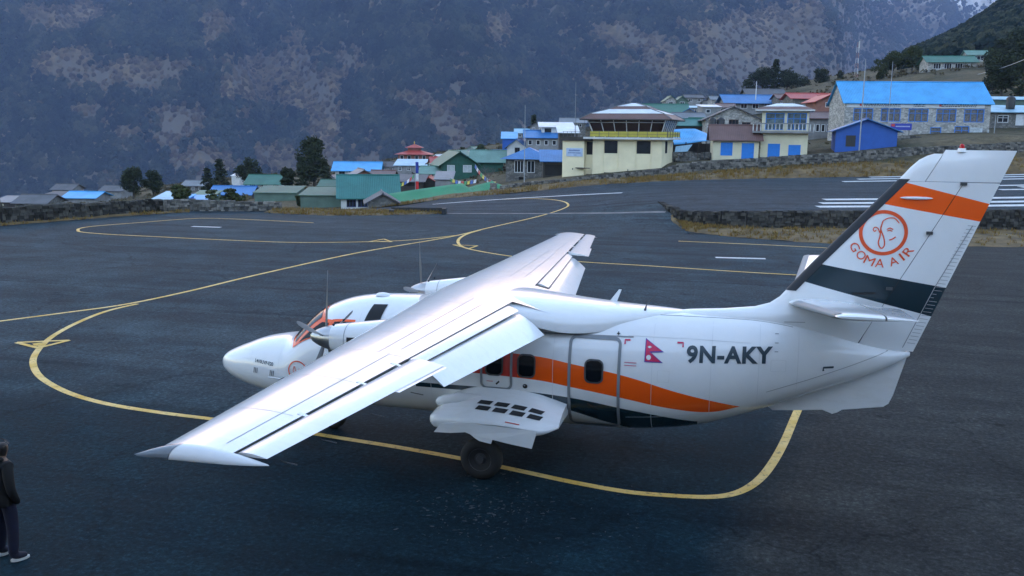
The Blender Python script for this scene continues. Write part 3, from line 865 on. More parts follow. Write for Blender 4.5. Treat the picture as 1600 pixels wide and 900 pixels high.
# round badge and small louvres on the nose
bd = side_line("nose_badge_ring", [(2.18+0.20*math.cos(i*math.pi/16), 1.43+0.19*math.sin(i*math.pi/16)) for i in range(32)], 0.022, M_LOGO, plane, 0.012, True)
for pts in ([(2.10, 1.52), (2.08, 1.42), (2.12, 1.35), (2.14, 1.44), (2.11, 1.52)], [(2.2, 1.47), (2.26, 1.46)], [(2.2, 1.38), (2.27, 1.40)]):
    side_line("nose_badge_stroke", pts, 0.012, M_LOGO, bd, 0.012, step=0.03)
for a0 in (1.10, 1.14, 1.18, 1.52, 1.56, 1.60):
    side_line("louvre", [(a0+0.02, 1.37), (a0, 1.26)], 0.014, M_DARK, plane, 0.012)
pit = MB(); pit.tube([fside(1.86, 1.26, 0.0), fside(1.84, 1.27, 0.10), fside(1.55, 1.27, 0.13)], [0.022, 0.018, 0.008], 8); pit.build("pitot_tube", M_METAL, plane, smooth=40)
# cockpit glazing: orange surround, three panes a side
def fpatch(name, quad, material, parent, off, n=10, side=1):
    """quad: four (a, phi) corners lying on the body"""
    mb = MB(); rows = []
    for j in range(n+1):
        v = j/n; row = []
        for k in range(n+1):
            u = k/n
            a = (quad[0][0]*(1-u)+quad[1][0]*u)*(1-v)+(quad[3][0]*(1-u)+quad[2][0]*u)*v
            ph = (quad[0][1]*(1-u)+quad[1][1]*u)*(1-v)+(quad[3][1]*(1-u)+quad[2][1]*u)*v
            p = fpt(a, R_(ph), off); row.append(Vector((p.x, p.y*side, p.z)))
        rows.append(row)
    mb.grid(rows); return mb.build(name, material, parent, smooth=True)
for side in (1, -1):
    fr = fpatch("windscreen_frame", [(1.81, 0), (2.50, 0), (2.66, 42), (2.02, 60)], M_ORANGE, plane, 0.010, 14, side)
    fpatch("windscreen_pane", [(1.89, 3), (2.40, 3), (2.57, 38), (2.06, 54)], M_GLASS, fr, 0.016, 12, side)
    fpatch("quarter_frame", [(2.02, 60), (2.66, 42), (2.84, 46.5), (2.80, 66)], M_ORANGE, fr, 0.011, 10, side)
    fpatch("quarter_pane", [(2.15, 59), (2.62, 46), (2.78, 50), (2.74, 64.5)], M_GLASS, fr, 0.018, 10, side)
    sw = fpatch("side_window_frame", [(2.84, 46), (3.34, 50), (3.34, 62), (2.78, 66)], M_ORANGE, plane, 0.012, 10, side)
    fpatch("side_pane", [(2.90, 50), (3.28, 52.5), (3.28, 59.5), (2.86, 63)], M_GLASS, sw, 0.018, 10, side)
    fpatch("crew_window", [(3.60, 28), (3.89, 28), (3.82, 58), (3.50, 58)], M_GLASS, plane, 0.012, 10, side)
mb = MB()      # roof blister
mb.grid([[A3(3.62+0.16*math.cos(th)*math.cos(el), 0.12+0.1*math.sin(th)*math.cos(el), 2.845+0.06*math.sin(el)) for th in [2*math.pi*k/12 for k in range(12)]] for el in (0, .5, 1.0, 1.5)], True)
mb.build("roof_light_blister", M_WHITE, plane, smooth=True)

# ---- wing
def wLE(y): return 4.62+0.063*abs(y)
def wTE(y): return 7.25-0.100*abs(y)
def wZ(y): return 2.845+0.0245*abs(y)
def wT(y): return 0.165-0.005*abs(y)
def foil(x, t):
    yt = 5*t*(0.2969*math.sqrt(max(x, 0))-0.1260*x-0.3516*x*x+0.2843*x**3-0.1036*x**4)
    m_, p_ = 0.03, 0.4
    yc = m_/p_**2*(2*p_*x-x*x) if x < p_ else m_/(1-p_)**2*((1-2*p_)+2*p_*x-x*x)
    return yc+yt, yc-yt
def wpt(y, x, top=True, off=0.0):
    c = wTE(y)-wLE(y); u, l = foil(x, wT(y))
    inc = -math.tan(R_(1.5))*(x-0.3)*c
    return A3(wLE(y)+x*c, y, wZ(y)+(u if top else l)*c+inc+(off if top else -off))
XU = [0.67, 0.6, 0.52, 0.44, 0.36, 0.28, 0.21, 0.15, 0.10, 0.065, 0.038, 0.018, 0.006, 0.0]
XL = [0.004, 0.014, 0.032, 0.06, 0.1, 0.17, 0.26, 0.36, 0.46, 0.56, 0.63]
FLAP_IN, FLAP_OUT, TIP = 1.28, 5.62, 9.55
for side in (1, -1):
    wname = "wing"
    ys = [0.0]+[FLAP_IN*0.5, FLAP_IN]+[FLAP_IN+(FLAP_OUT-FLAP_IN)*i/8 for i in range(1, 9)]+[FLAP_OUT+0.02]+[FLAP_OUT+(TIP-FLAP_OUT)*i/8 for i in range(1, 9)]
    mb = MB(); rows = []
    for y in ys:
        xs_u, xs_l = ([0.702] if y <= FLAP_OUT else [0.70])+XU[1:], XL
        row = [wpt(y*side, x) for x in xs_u]+[wpt(y*side, x, False) for x in xs_l]
        rows.append(row)
    mb.grid(rows)
    mb.cur = 1
    mb.grid([[r[0] for r in rows], [r[-1] for r in rows]])
    wing = mb.build(wname, [M_WHITE, M_COVE], plane, smooth=45)
    wing["label"] = "near wing reaching towards the camera" if side > 0 else "far wing with warm light on its top"
    # fixed trailing panel inboard of the flap
    mb = MB()
    xr = [0.67, 0.75, 0.85, 0.95, 1.0]
    mb.grid([[wpt(y*side, x) for x in xr]+[wpt(y*side, x, False) for x in (0.97, 0.85, 0.75, 0.63)] for y in (0, 0.5, 0.93)]); mb.build("inner_trailing_panel", M_WHITE, wing, smooth=45)
    # control surfaces: own profile, hinged behind the wing
    def surface(name, y0, y1, x0, x1, defl, drop_, aft, th, mat_, nn=8, parent=wing):
        mb = MB(); rows = []
        for i in range(nn+1):
            y = y0+(y1-y0)*i/nn
            c = wTE(y)-wLE(y); h0 = wpt(y*side, x0)
            cc = (x1-x0)*c
            row = []
            for x in [1.0, 0.75, 0.5, 0.3, 0.16, 0.07, 0.02, 0.0]: row.append((x, th*(2.2*math.sqrt(x)*(1-x)**1.0*0.9+0.012)))
            low = [(x, -th*(1.0*math.sqrt(x)*(1-x)+0.012)) for x in (0.03, 0.12, 0.3, 0.55, 0.8, 1.0)]
            pts = []
            ca, sa_ = math.cos(R_(defl)), math.sin(R_(defl))
            for x, zt_ in row+low:
                u, v = x*cc, zt_*cc
                pts.append(A3(wLE(y)+x0*c+aft+u*ca+v*sa_, y*side, h0.z-drop_*c-u*sa_+v*ca))
            rows.append(pts)
        mb.grid(rows, True); mb.cap(rows[0]); mb.cap(rows[-1])
        return mb.build(name, mat_, parent, smooth=45)
    surface("flap_vane", FLAP_IN, FLAP_OUT-0.02, 0.70, 0.80, 16, 0.012, 0.0, 0.12, M_WHITE)
    surface("flap", FLAP_IN, FLAP_OUT-0.02, 0.775, 1.03, 34, 0.048, 0.0, 0.10, M_WHITE)
    ail = surface("aileron", FLAP_OUT+0.03, TIP-0.02, 0.728, 1.0, 4, 0.006, 0.0, 0.10, M_WHITE)
    surface("aileron_tab", FLAP_OUT+0.05, FLAP_OUT+1.4, 0.95, 1.03, 5, -0.024, 0.0, 0.05, M_WHITE, parent=ail)
    for yb in (FLAP_OUT+0.35, 6.95, 8.3):
        mb = MB(); p0, p1 = wpt(yb*side, 0.655, True, 0.006), wpt(yb*side, 0.75, True, -0.004)
        mb.hexa([(p0.x, p0.y-.03, p0.z-.06), (p1.x, p1.y-.03, p1.z-.06), (p1.x, p1.y+.03, p1.z-.06), (p0.x, p0.y+.03, p0.z-.06), (p0.x, p0.y-.03, p0.z), (p1.x, p1.y-.03, p1.z), (p1.x, p1.y+.03, p1.z), (p0.x, p0.y+.03, p0.z)])
        mb.build("hinge_bracket", M_WHITE, wing)
    # wing tip: the skin rolls down to a thin edge; a clear lamp lens in front
    def tip_rows(x0, x1, n=14):
        rows = []
        for k in range(9):
            th = math.pi/2*k/8; sn, cs = math.sin(th), math.cos(th); y = TIP+0.14*sn
            c = wTE(TIP)-wLE(TIP); up, lo = [], []
            for i in range(n+1):
                x = x0+(x1-x0)*i/n
                pu, pl = wpt(TIP*side, x), wpt(TIP*side, x, False)
                ze = pl.z+(pu.z-pl.z)*0.22-0.012
                fw_ = 0.17*sn*(1-x)**2.5-0.04*sn*x
                y = TIP+0.14*sn*(1-0.9*x**4)
                up.append(Vector((pu.x+fw_, y*side, ze+(pu.z-ze)*cs))); lo.append(Vector((pl.x+fw_, y*side, ze+(pl.z-ze)*cs)))
            rows.append(up[::-1]+lo)
        return rows
    mb = MB(); mb.grid(tip_rows(0.24, 1.0)); tp = mb.build("wing_tip", M_WHITE, wing, smooth=60)
    mb = MB(); mb.grid(tip_rows(0.0, 0.235)); mb.build("lamp_lens", M_LENS, tp, smooth=60)
    # panel seams and rib lines
    def wline(name, pts, w, m_, off=0.003):
        L, Rr = [], []
        pp = []
        for (y0, x0), (y1, x1) in zip(pts, pts[1:]):
            k = max(1, int(max(abs(y1-y0)/0.25, abs(x1-x0)/0.04)))
            pp += [(y0+(y1-y0)*j/k, x0+(x1-x0)*j/k) for j in range(k)]
        pp.append(pts[-1])
        q = [wpt(y*side, x, True, off) for y, x in pp]
        for i, p in enumerate(q):
            d = (q[min(i+1, len(q)-1)]-q[max(0, i-1)]).normalized(); nn = Vector((-d.y, d.x, 0)).normalized()*w/2
            L.append(p+nn); Rr.append(p-nn)
        mb = MB(); mb.grid([L, Rr]); return mb.build(name, m_, wing, smooth=True)
    wline("skin_seam", [(1.3, 0.10), (9.4, 0.10)], 0.010, M_LINE)
    wline("skin_seam", [(1.3, 0.46), (5.6, 0.46)], 0.008, M_LINE)
    wline("skin_seam", [(5.6, 0.55), (9.4, 0.55)], 0.008, M_LINE)
    for y in (1.9, 3.1, 4.4, 5.62, 7.0, 8.4): wline("skin_seam", [(y, 0.03), (y, 0.65)], 0.008, M_LINE)
    wline("spoiler_seam", [(1.6, 0.665), (1.6, 0.57), (5.3, 0.57), (5.3, 0.665)], 0.008, M_LINE)
    # static dischargers along the trailing edge
    for y in (6.6, 7.6, 8.6, 9.3):
        mb = MB(); p = wpt(y*side, 0.99); mb.tube([p+Vector((0, 0, -0.06)), p+Vector((-0.16, 0, -0.08))], 0.006, 5); mb.build("static_wick", M_STEEL, ail)

# ---- wing to body fairing
FAIR = [(4.35, 0.10, 2.86, 0.02), (4.6, 0.7, 2.93, 0.10), (5.0, 1.05, 3.03, 0.2), (5.6, 1.22, 3.075, 0.26), (6.3, 1.16, 3.06, 0.30), (6.9, 1.09, 3.02, 0.36), (7.4, 0.99, 2.975, 0.40), (7.9, 0.84, 2.94, 0.36), (8.4, 0.62, 2.91, 0.25), (8.9, 0.40, 2.89, 0.14), (9.4, 0.16, 2.865, 0.05), (9.6, 0.03, 2.85, 0.01)]
_ra = np.array([f[0] for f in FAIR])
mb = MB(); rows = []
for i in range(40):
    a = 4.35+(9.6-4.35)*i/39
    hw = _pchip(a, _ra, np.array([f[1] for f in FAIR])); zt = _pchip(a, _ra, np.array([f[2] for f in FAIR])); dp = _pchip(a, _ra, np.array([f[3] for f in FAIR]))
    row = []
    for k in range(25):
        th = math.pi*k/24
        y = hw*math.cos(th)
        row.append(A3(a, y, zt-dp*1.15+dp*1.15*abs(math.sin(th))**0.62))
    rows.append(row)
mb.grid(rows)
mb.build("wing_fairing", M_WHITE, plane, smooth=60)

# ---- engines
for side in (1, -1):
    yc = 2.44*side
    NST = [(3.66, 0.235, 2.50, 0.235), (3.72, 0.265, 2.50, 0.245), (3.9, 0.30, 2.49, 0.28), (4.2, 0.34, 2.49, 0.325), (4.6, 0.37, 2.50, 0.375), (5.0, 0.38, 2.53, 0.41), (5.5, 0.35, 2.52, 0.40), (6.0, 0.26, 2.52, 0.30), (6.4, 0.12, 2.54, 0.17), (6.6, 0.02, 2.58, 0.04)]
    na = np.array([q[0] for q in NST])
    def nring(a, nn=28):
        hw = _pchip(a, na, np.array([q[1] for q in NST])); zc = _pchip(a, na, np.array([q[2] for q in NST])); hh = _pchip(a, na, np.array([q[3] for q in NST]))
        return [A3(a, yc+hw*math.copysign(abs(math.cos(2*math.pi*j/nn))**0.85, math.cos(2*math.pi*j/nn)), zc+hh*math.copysign(abs(math.sin(2*math.pi*j/nn))**0.85, math.sin(2*math.pi*j/nn))) for j in range(nn)]
    mb = MB(); rows = [nring(3.66+(6.6-3.66)*(i/34)) for i in range(35)]; mb.grid(rows, True); mb.cap(rows[0]); mb.cap(rows[-1])
    nac = mb.build("engine_nacelle", M_WHITE, plane, smooth=50)
    # cowl opening with exhaust stub, on both flanks
    for ss in (1, -1):
        mb = MB(); rows = []
        for i in range(9):
            a = 4.02+0.55*i/8
            hw = _pchip(a, na, np.array([q[1] for q in NST]))+0.006
            up = 2.60+0.03*i/8; lo = 2.40+0.16*max(0, (i-3)/5)**2
            rows.append([A3(a, yc+ss*(hw*(1-abs((z-2.51)/0.40)**2.4)**0.42+0.004), z) for z in (lo, lo+(up-lo)*.33, lo+(up-lo)*.66, up)])
        mb.grid(rows); mb.build("exhaust_opening", M_DARK, nac, smooth=True)
        mb = MB(); mb.tube([A3(4.10, yc+ss*0.30, 2.47), A3(4.26, yc+ss*0.40, 2.46), A3(4.42, yc+ss*0.43, 2.45)], [0.07, 0.075, 0.07], 12); mb.build("exhaust_stub", M_STEEL, nac, smooth=50)
        mb = MB(); mb.tube([A3(3.74, yc+ss*0.20, 2.76), A3(3.74, yc+ss*0.21, 2.79)], 0.02, 6); mb.build("cowl_latch", M_DARK, nac)
    mb = MB(); q = nring(3.95); q2 = nring(3.965)
    mb.grid([[p+(p-A3(3.95, yc, 2.5)).normalized()*0.003 for p in q], [p+(p-A3(3.965, yc, 2.5)).normalized()*0.003 for p in q2]], True); mb.build("cowl_seam", M_LINE, nac)
    # air intake lip under the nacelle
    mb = MB(); mb.tube([A3(3.70, yc, 2.20), A3(3.95, yc, 2.17), A3(4.6, yc, 2.2), A3(5.2, yc, 2.3)], [0.11, 0.15, 0.14, 0.05], 14); ink = mb.build("intake_duct", M_WHITE, nac, smooth=50)
    mb = MB(); mb.tube([A3(3.695, yc, 2.20), A3(3.72, yc, 2.20)], 0.085, 14); mb.build("intake_mouth", M_DARK, ink)
    # spinner and five blades at rest
    mb = MB(); sr = [(0.0, 0.004), (0.02, 0.045), (0.07, 0.09), (0.15, 0.135), (0.26, 0.18), (0.37, 0.21), (0.455, 0.225)]
    mb.grid([[A3(3.20+d, yc+r*math.cos(2*math.pi*j/24), 2.50+r*math.sin(2*math.pi*j/24)) for j in range(24)] for d, r in sr], True)
    mb.cap([A3(3.655, yc+0.225*math.cos(2*math.pi*j/24), 2.50+0.225*math.sin(2*math.pi*j/24)) for j in range(24)])
    spn = mb.build("spinner", M_METAL, nac, smooth=60)
    ph0 = R_(96 if side > 0 else 84)
    for k in range(5):
        ph = ph0+2*math.pi*k/5
        er = Vector((0, math.cos(ph), math.sin(ph))); et = Vector((0, -math.sin(ph), math.cos(ph))); ex_ = Vector((1, 0, 0))
        rows = []
        for r, ch, tw, th in ((0.20, 0.06, 60, 0.04), (0.32, 0.08, 52, 0.03), (0.5, 0.115, 42, 0.018), (0.75, 0.13, 32, 0.013), (0.98, 0.11, 25, 0.010), (1.10, 0.08, 22, 0.008), (1.15, 0.04, 21, 0.005)):
            cdir = et*math.cos(R_(tw))+ex_*math.sin(R_(tw)); nd = ex_*math.cos(R_(tw))-et*math.sin(R_(tw))
            c0 = A3(3.50, yc, 2.50)+er*r
            rows.append([c0+cdir*ch*u/2+nd*th*v for u, v in ((-1, 0), (-0.4, 0.5), (0.3, 0.45), (1, 0), (0.3, -0.3), (-0.4, -0.3))])
        mb = MB(); mb.grid(rows, True); mb.cap(rows[0]); mb.cap(rows[-1]); mb.build("propeller_blade", M_BLADE, spn, smooth=50)

# ---- fin and rudder
FLE = [(2.32, 8.9), (2.60, 8.7), (2.80, 8.9), (2.885, 9.5), (2.93, 10.1), (3.0, 10.65), (3.08, 10.9), (3.2, 11.06), (3.36, 11.19), (3.82, 11.57), (5.30, 12.87), (5.5, 13.03), (5.63, 13.16), (5.72, 13.32), (5.765, 13.52)]
def finLE(z): return interp(z, FLE)
def finTE(z): return 13.31+(14.63-13.31)*(z-2.35)/(5.80-2.35)
def finH(z): return 12.37+(13.87-12.37)*(z-2.40)/(5.27-2.40)
def finT(a, z):
    le, te = min(finLE(z), 11.2+(z-3.36)*0.88), finTE(z)
    x = (a-le)/(te-le)
    x = max(0.0, min(1.0, x)); c = te-le; t = 0.105
    h = 5*t*c*(0.2969*math.sqrt(x)-0.126*x-0.3516*x*x+0.2843*x**3-0.1036*x**4)
    if z < 3.3: h = max(h, 0.02)
    if z > 5.6: h *= max(0.15, 1-(z-5.6)/0.22)
    return h+0.004
def fin_mat(name):
    m, t, b = principled(name)
    tc = N(t, "ShaderNodeTexCoord"); sx = N(t, "ShaderNodeSeparateXYZ"); t.links.new(tc.outputs['Object'], sx.inputs[0])
    a = mathn(t, 'MULTIPLY', sx.outputs[0], -1.0); z = sx.outputs[2]
    def under(p, q, inv=False):   # z below the line p-q
        k = (q[1]-p[1])/(q[0]-p[0])
        line = mathn(t, 'ADD', mathn(t, 'MULTIPLY', a, k), p[1]-k*p[0])
        return mathn(t, 'GREATER_THAN' if inv else 'LESS_THAN', z, line)
    n = noise_node(t, 1.4, 6, 0.7)
    w = ramp(t, n.outputs[0], [(0.3, tuple(x*0.94 for x in WHITE)), (0.65, WHITE)])
    ob = mathn(t, 'MULTIPLY', under((12.86, 5.28), (14.28, 4.93)), under((12.62, 4.89), (14.18, 4.63), True))
    nb = mathn(t, 'MULTIPLY', under((11.71, 3.82), (13.71, 3.50)), under((11.46, 3.50), (13.51, 3.0), True))
    c = mixc(t, ob, w.outputs[0], ORANGE); c = mixc(t, nb, c, NAVY)
    t.links.new(c, b.inputs['Base Color'])
    b.inputs['Roughness'].default_value = 0.26; b.inputs['Coat Weight'].default_value = 0.5; b.inputs['Coat Roughness'].default_value = 0.1
    n3 = noise_node(t, 2.0, 2, 0.5); bump(t, b, n3.outputs[0], 0.006, 0.02)
    return m
M_FIN = fin_mat("fin_livery")
def slab(name, zs, front, back, material, parent, n=16, cosine=True):
    """surface of the fin's profile between two edges, both skins and the closing edges"""
    mb = MB(); rows = []
    for z in zs:
        f, bk = front(z), back(z)
        us = [(1-math.cos(math.pi*i/(2*n)))*1.0 for i in range(n+1)] if cosine else [i/n for i in range(n+1)]
        left = [A3(f+(bk-f)*u, finT(f+(bk-f)*u, z), z) for u in us]
        right = [A3(f+(bk-f)*u, -finT(f+(bk-f)*u, z), z) for u in us]
        rows.append(left+right[::-1])
    mb.grid(rows, True); mb.cap(rows[0]); mb.cap(rows[-1])
    return mb.build(name, material, parent, smooth=40)
zs1 = [2.32, 2.45, 2.60, 2.7, 2.80, 2.885, 2.93, 3.0, 3.08, 3.2, 3.36, 3.6, 3.82, 4.1, 4.4, 4.7, 5.0, 5.27]
fin = slab("tail_fin", zs1, finLE, lambda z: finH(max(z, 2.40))-0.006, M_FIN, plane)
def horn(z): return 13.28+(13.52-13.28)*(z-5.30)/(5.74-5.30)
slab("fin_cap", [5.275, 5.4, 5.5, 5.63, 5.70, 5.735], finLE, lambda z: max(horn(z)-0.006, finLE(z)+0.02), M_FIN, fin, 10)
rud = slab("rudder", [2.36, 2.6, 2.9, 3.2, 3.6, 4.0, 4.4, 4.8, 5.265], lambda z: finH(max(2.40, z))+0.006, finTE, M_FIN, plane, 10, False)
slab("horn_balance", [5.28, 5.45, 5.6, 5.70, 5.76, 5.80], lambda z: horn(z)+0.006, finTE, M_FIN, rud, 12, False)
slab("rudder_hinge_gap", [2.42, 3.4, 4.4, 5.26], lambda z: finH(z)-0.012, lambda z: finH(z)+0.012, M_DARK, rud, 2, False).scale = (1, 0.8, 1)
def finp(a, z, off=0.006): return A3(a, finT(a, z)+off, z)
def fin_line(name, pts, w, material, parent, off=0.006, closed=False, step=0.06):
    dense = []; m_ = len(pts)
    for i in range(m_ if closed else m_-1):
        p, q = pts[i], pts[(i+1) % m_]; k = max(1, int(math.hypot(q[0]-p[0], q[1]-p[1])/step))
        dense += [(p[0]+(q[0]-p[0])*j/k, p[1]+(q[1]-p[1])*j/k) for j in range(k)]
    if not closed: dense.append(pts[-1])
    L, Rr = [], []; m_ = len(dense)
    for i, p in enumerate(dense):
        p0 = dense[(i-1) % m_] if closed or i > 0 else p; p1 = dense[(i+1) % m_] if closed or i < m_-1 else p
        dx, dz = p1[0]-p0[0], p1[1]-p0[1]; l = math.hypot(dx, dz) or 1
        L.append(finp(p[0]-dz/l*w/2, p[1]+dx/l*w/2, off)); Rr.append(finp(p[0]+dz/l*w/2, p[1]-dx/l*w/2, off))
    if closed: L.append(L[0]); Rr.append(Rr[0])
    mb = MB(); mb.grid([L, Rr]); return mb.build(name, material, parent, smooth=True)
# de-icing boot wrapped round the leading edge
mb = MB(); rows = []
for i in range(24):
    z = 3.33+(5.31-3.33)*i/23; le = finLE(z); row = []
    for d, sg in ((0.17, 1), (0.10, 1), (0.05, 1), (0.02, 1), (0.0, 0), (0.02, -1), (0.05, -1), (0.10, -1), (0.17, -1)):
        row.append(A3(le+d-0.014, sg*(finT(le+d, z)+0.008), z))
    rows.append(row)
mb.grid(rows); mb.build("leading_edge_boot", M_BOOT, fin, smooth=True)
# round emblem and airline name
ring = fin_line("emblem_ring", [(12.675+0.36*math.cos(i*math.pi/24), 4.40+0.355*math.sin(i*math.pi/24)) for i in range(48)], 0.058, M_LOGO, plane, 0.008, True)
def fstroke(pts, w=0.016):
    q = catmull([(p[0], p[1], 0) for p in pts], 6)
    fin_line("emblem_stroke", [(v.x, v.y) for v in q], w, M_LOGO, ring, 0.008, False, 0.5)
ec = (12.675, 4.40)
def E_(dx, dz): return (ec[0]+dx, ec[1]+dz)
fstroke([E_(-0.02, 0.20), E_(0.06, 0.25), E_(0.16, 0.25), E_(0.24, 0.17)])
fstroke([E_(-0.02, 0.20), E_(-0.045, 0.08), E_(-0.05, -0.06), E_(-0.07, -0.17), E_(-0.04, -0.245), E_(0.0, -0.26), E_(0.03, -0.20), E_(0.01, -0.08), E_(-0.04, 0.04), E_(-0.045, 0.11)], 0.02)
fstroke([E_(-0.06, 0.0), E_(-0.09, 0.07), E_(-0.14, 0.09), E_(-0.165, 0.05), E_(-0.14, 0.02), E_(-0.115, 0.045)])
fstroke([E_(0.05, 0.06), E_(0.10, 0.085), E_(0.15, 0.06)])
fstroke([E_(0.06, 0.035), E_(0.10, 0.045), E_(0.14, 0.03)])
fstroke([E_(0.10, -0.12), E_(0.15, -0.10), E_(0.20, -0.06)], 0.02)
nm = None
for i, ch in enumerate("GOMA AIR"):
    if ch == ' ': continue
    th = R_((-151, -131, -112, -92.5, 0, -67, -50, -34)[i])
    me_c = None
    def fn(x, y, th=th, ch=ch):
        rr_ = 0.575; dx = x-{'I': 0.016, 'M': 0.0825}.get(ch, 0.0725)
        er = (math.cos(th), math.sin(th)); et = (-math.sin(th), math.cos(th))
        px_, pz_ = ec[0]+er[0]*(rr_-y)+et[0]*dx, ec[1]-0.015+er[1]*(rr_-y)+et[1]*dx
        return finp(px_, pz_, 0.009)
    map_text("airline_letter", ch, 0.2, fn, M_LOGO, plane, 1, 0.0, 1, fit=({'I': 0.032, 'M': 0.165}.get(ch, 0.145), 0.145))
# rudder tab, ribs and fittings
fin_line("tab_seam", [(14.07, 4.56), (13.58, 3.52), (13.14, 2.42)], 0.014, M_LINE, rud, 0.004)
for i in range(34):
    z = 2.50+(4.55-2.50)*i/33
    a1 = finTE(z)-0.03; fin_line("tab_rib", [(a1-0.13, z+0.01), (a1, z)], 0.008, M_LINE, rud, 0.004)
mb = MB()
mb.grid([[A3(13.15+0.26*u, finT(13.15, 5.0)+0.02+0.045*math.cos(th)*math.sqrt(max(0.0, 1-u*u)), 5.0+0.028*math.sin(th)*math.sqrt(max(0.0, 1-u*u))) for th in [2*math.pi*k/10 for k in range(10)]] for u in (-1, -.9, -.6, 0, .6, .9, 1)], True)
mb.build("rudder_lock_fairing", M_WHITE, fin, smooth=True)
for a, z in ((13.86, 5.25), (13.40, 4.42), (12.84, 3.45)):
    mb = MB(); mb.box(-a-0.05, -a+0.05, finT(a, z)-0.01, finT(a, z)+0.04, z-0.025, z+0.025); mb.build("hinge_fitting", M_STEEL, rud)
fin_line("trim_rod", [(12.25, 3.34), (12.62, 3.36)], 0.03, M_DARK, fin, 0.012)
mb = MB(); mb.tube([A3(13.80, 0, 5.77), A3(13.80, 0, 5.83)], [0.075, 0.06], 12); bcn = mb.build("beacon_base", M_WHITE, rud, smooth=40)
mb = MB(); mb.tube([A3(13.80, 0, 5.83), A3(13.80, 0, 5.88), A3(13.80, 0, 5.90)], [0.04, 0.038, 0.015], 10); mb.build("beacon_lamp", mat("red_lamp_glass", (0.5, 0.01, 0.02), 0.1, 0.05), bcn, smooth=40)
# dorsal seam, ventral fin, tail cone fittings
fin_line("dorsal_seam", [(11.15, 2.79), (11.5, 2.80)], 0.01, M_LINE, fin, 0.01)
seam = [fpt(7.7+3.6*i/30, R_(22-6*math.sin(i/30*3)), 0.006) for i in range(31)]
mb = MB(); mb.grid([[p for p in seam], [p+Vector((0, 0.004, -0.012)) for p in seam]]); mb.build("dorsal_seam", M_LINE, plane)
mb = MB()
VO = [(10.75, 1.36), (11.05, 1.12), (11.42, 1.15), (11.90, 1.20), (11.99, 1.17), (12.07, 1.14), (12.15, 1.17), (12.24, 1.23), (12.91, 1.34), (12.99, 1.40), (13.05, 1.55), (13.25, 2.36), (12.4, 2.10), (11.5, 1.75)]
for sg in (1, -1): mb.face([A3(a, 0.02*sg, z) for a, z in (VO if sg > 0 else VO[::-1])])
mb.grid([[A3(a, 0.02, z) for a, z in VO+VO[:1]], [A3(a, -0.02, z) for a, z in VO+VO[:1]]])
mb.build("ventral_fin", M_WHITE, plane)
side_line("tail_jack_mark", [(11.83, 2.02), (11.83, 2.08), (12.0, 2.09)], 0.035, M_LETTER, plane, 0.012)
side_line("tail_seam", [(10.9, 1.62), (11.6, 1.86), (12.3, 2.12), (12.9, 2.36)], 0.010, M_LINE, plane, 0.006)
for i in range(3): side_line("step_mark", [(11.0, 2.62-0.14*i), (11.06, 2.62-0.14*i)], 0.014, M_LINE, plane, 0.008)

# ---- tailplane
def stab(side):
    def le(y): return 11.20+(11.66-11.20)*y/3.37
    def te(y): return 13.02+(12.74-13.02)*y/3.37
    def zz(y): return 3.10+0.125*y
    def prof(y, xs, top):
        c = te(y)-le(y); t = 0.10
        return [A3(le(y)+x*c, y*side, zz(y)+(1 if top else -1)*(5*t*c*(0.2969*math.sqrt(x)-0.126*x-0.3516*x*x+0.2843*x**3-0.1036*x**4)+0.003)) for x in xs]
    ys = [0.0, 0.5, 1.0, 1.6, 2.2, 2.8, 3.2, 3.34, 3.40]
    mb = MB(); rows = []
    xsu = [0.60, 0.45, 0.3, 0.18, 0.1, 0.05, 0.02, 0.005, 0]; xsl = [0.005, 0.02, 0.05, 0.1, 0.18, 0.3, 0.45, 0.60]
    for y in ys:
        r = prof(min(y, 3.37), xsu, True)+prof(min(y, 3.37), xsl, False)
        if y > 3.3:
            k = 0.75 if y < 3.38 else 0.3
            zc = zz(3.37); r = [Vector((p.x, side*y, zc+(p.z-zc)*k)) for p in r]
        rows.append(r)
    mb.grid(rows); mb.cap(rows[-1])
    st_ = mb.build("tailplane", M_WHITE, plane, smooth=45)
    mb = MB(); rows = []
    for y in ys[1:]:
        r = prof(min(y, 3.37), [1.0, 0.9, 0.8, 0.7, 0.625], True)+prof(min(y, 3.37), [0.625, 0.7, 0.8, 0.9, 1.0], False)
        if y > 3.3:
            k = 0.75 if y < 3.38 else 0.3
            zc = zz(3.37); r = [Vector((p.x, side*y, zc+(p.z-zc)*k)) for p in r]
        rows.append(r)
    mb.grid(rows, True); mb.cap(rows[0]); mb.cap(rows[-1])
    mb.build("elevator", M_WHITE, st_, smooth=45)
    mb = MB(); rows = []
    for i in range(12):
        y = 0.45+(3.30-0.45)*i/11; rows.append([A3(le(y)+d-0.012, y*side, zz(y)+s_*(5*0.10*(te(y)-le(y))*(0.2969*math.sqrt(d/(te(y)-le(y)))-0.126*d/(te(y)-le(y)))+0.006)) for d, s_ in ((0.12, 1), (0.05, 1), (0.015, 1), (0.0, 0), (0.015, -1), (0.05, -1), (0.12, -1))])
    mb.grid(rows); mb.build("tailplane_boot", M_GREYT, st_, smooth=True)
stab(1); stab(-1)

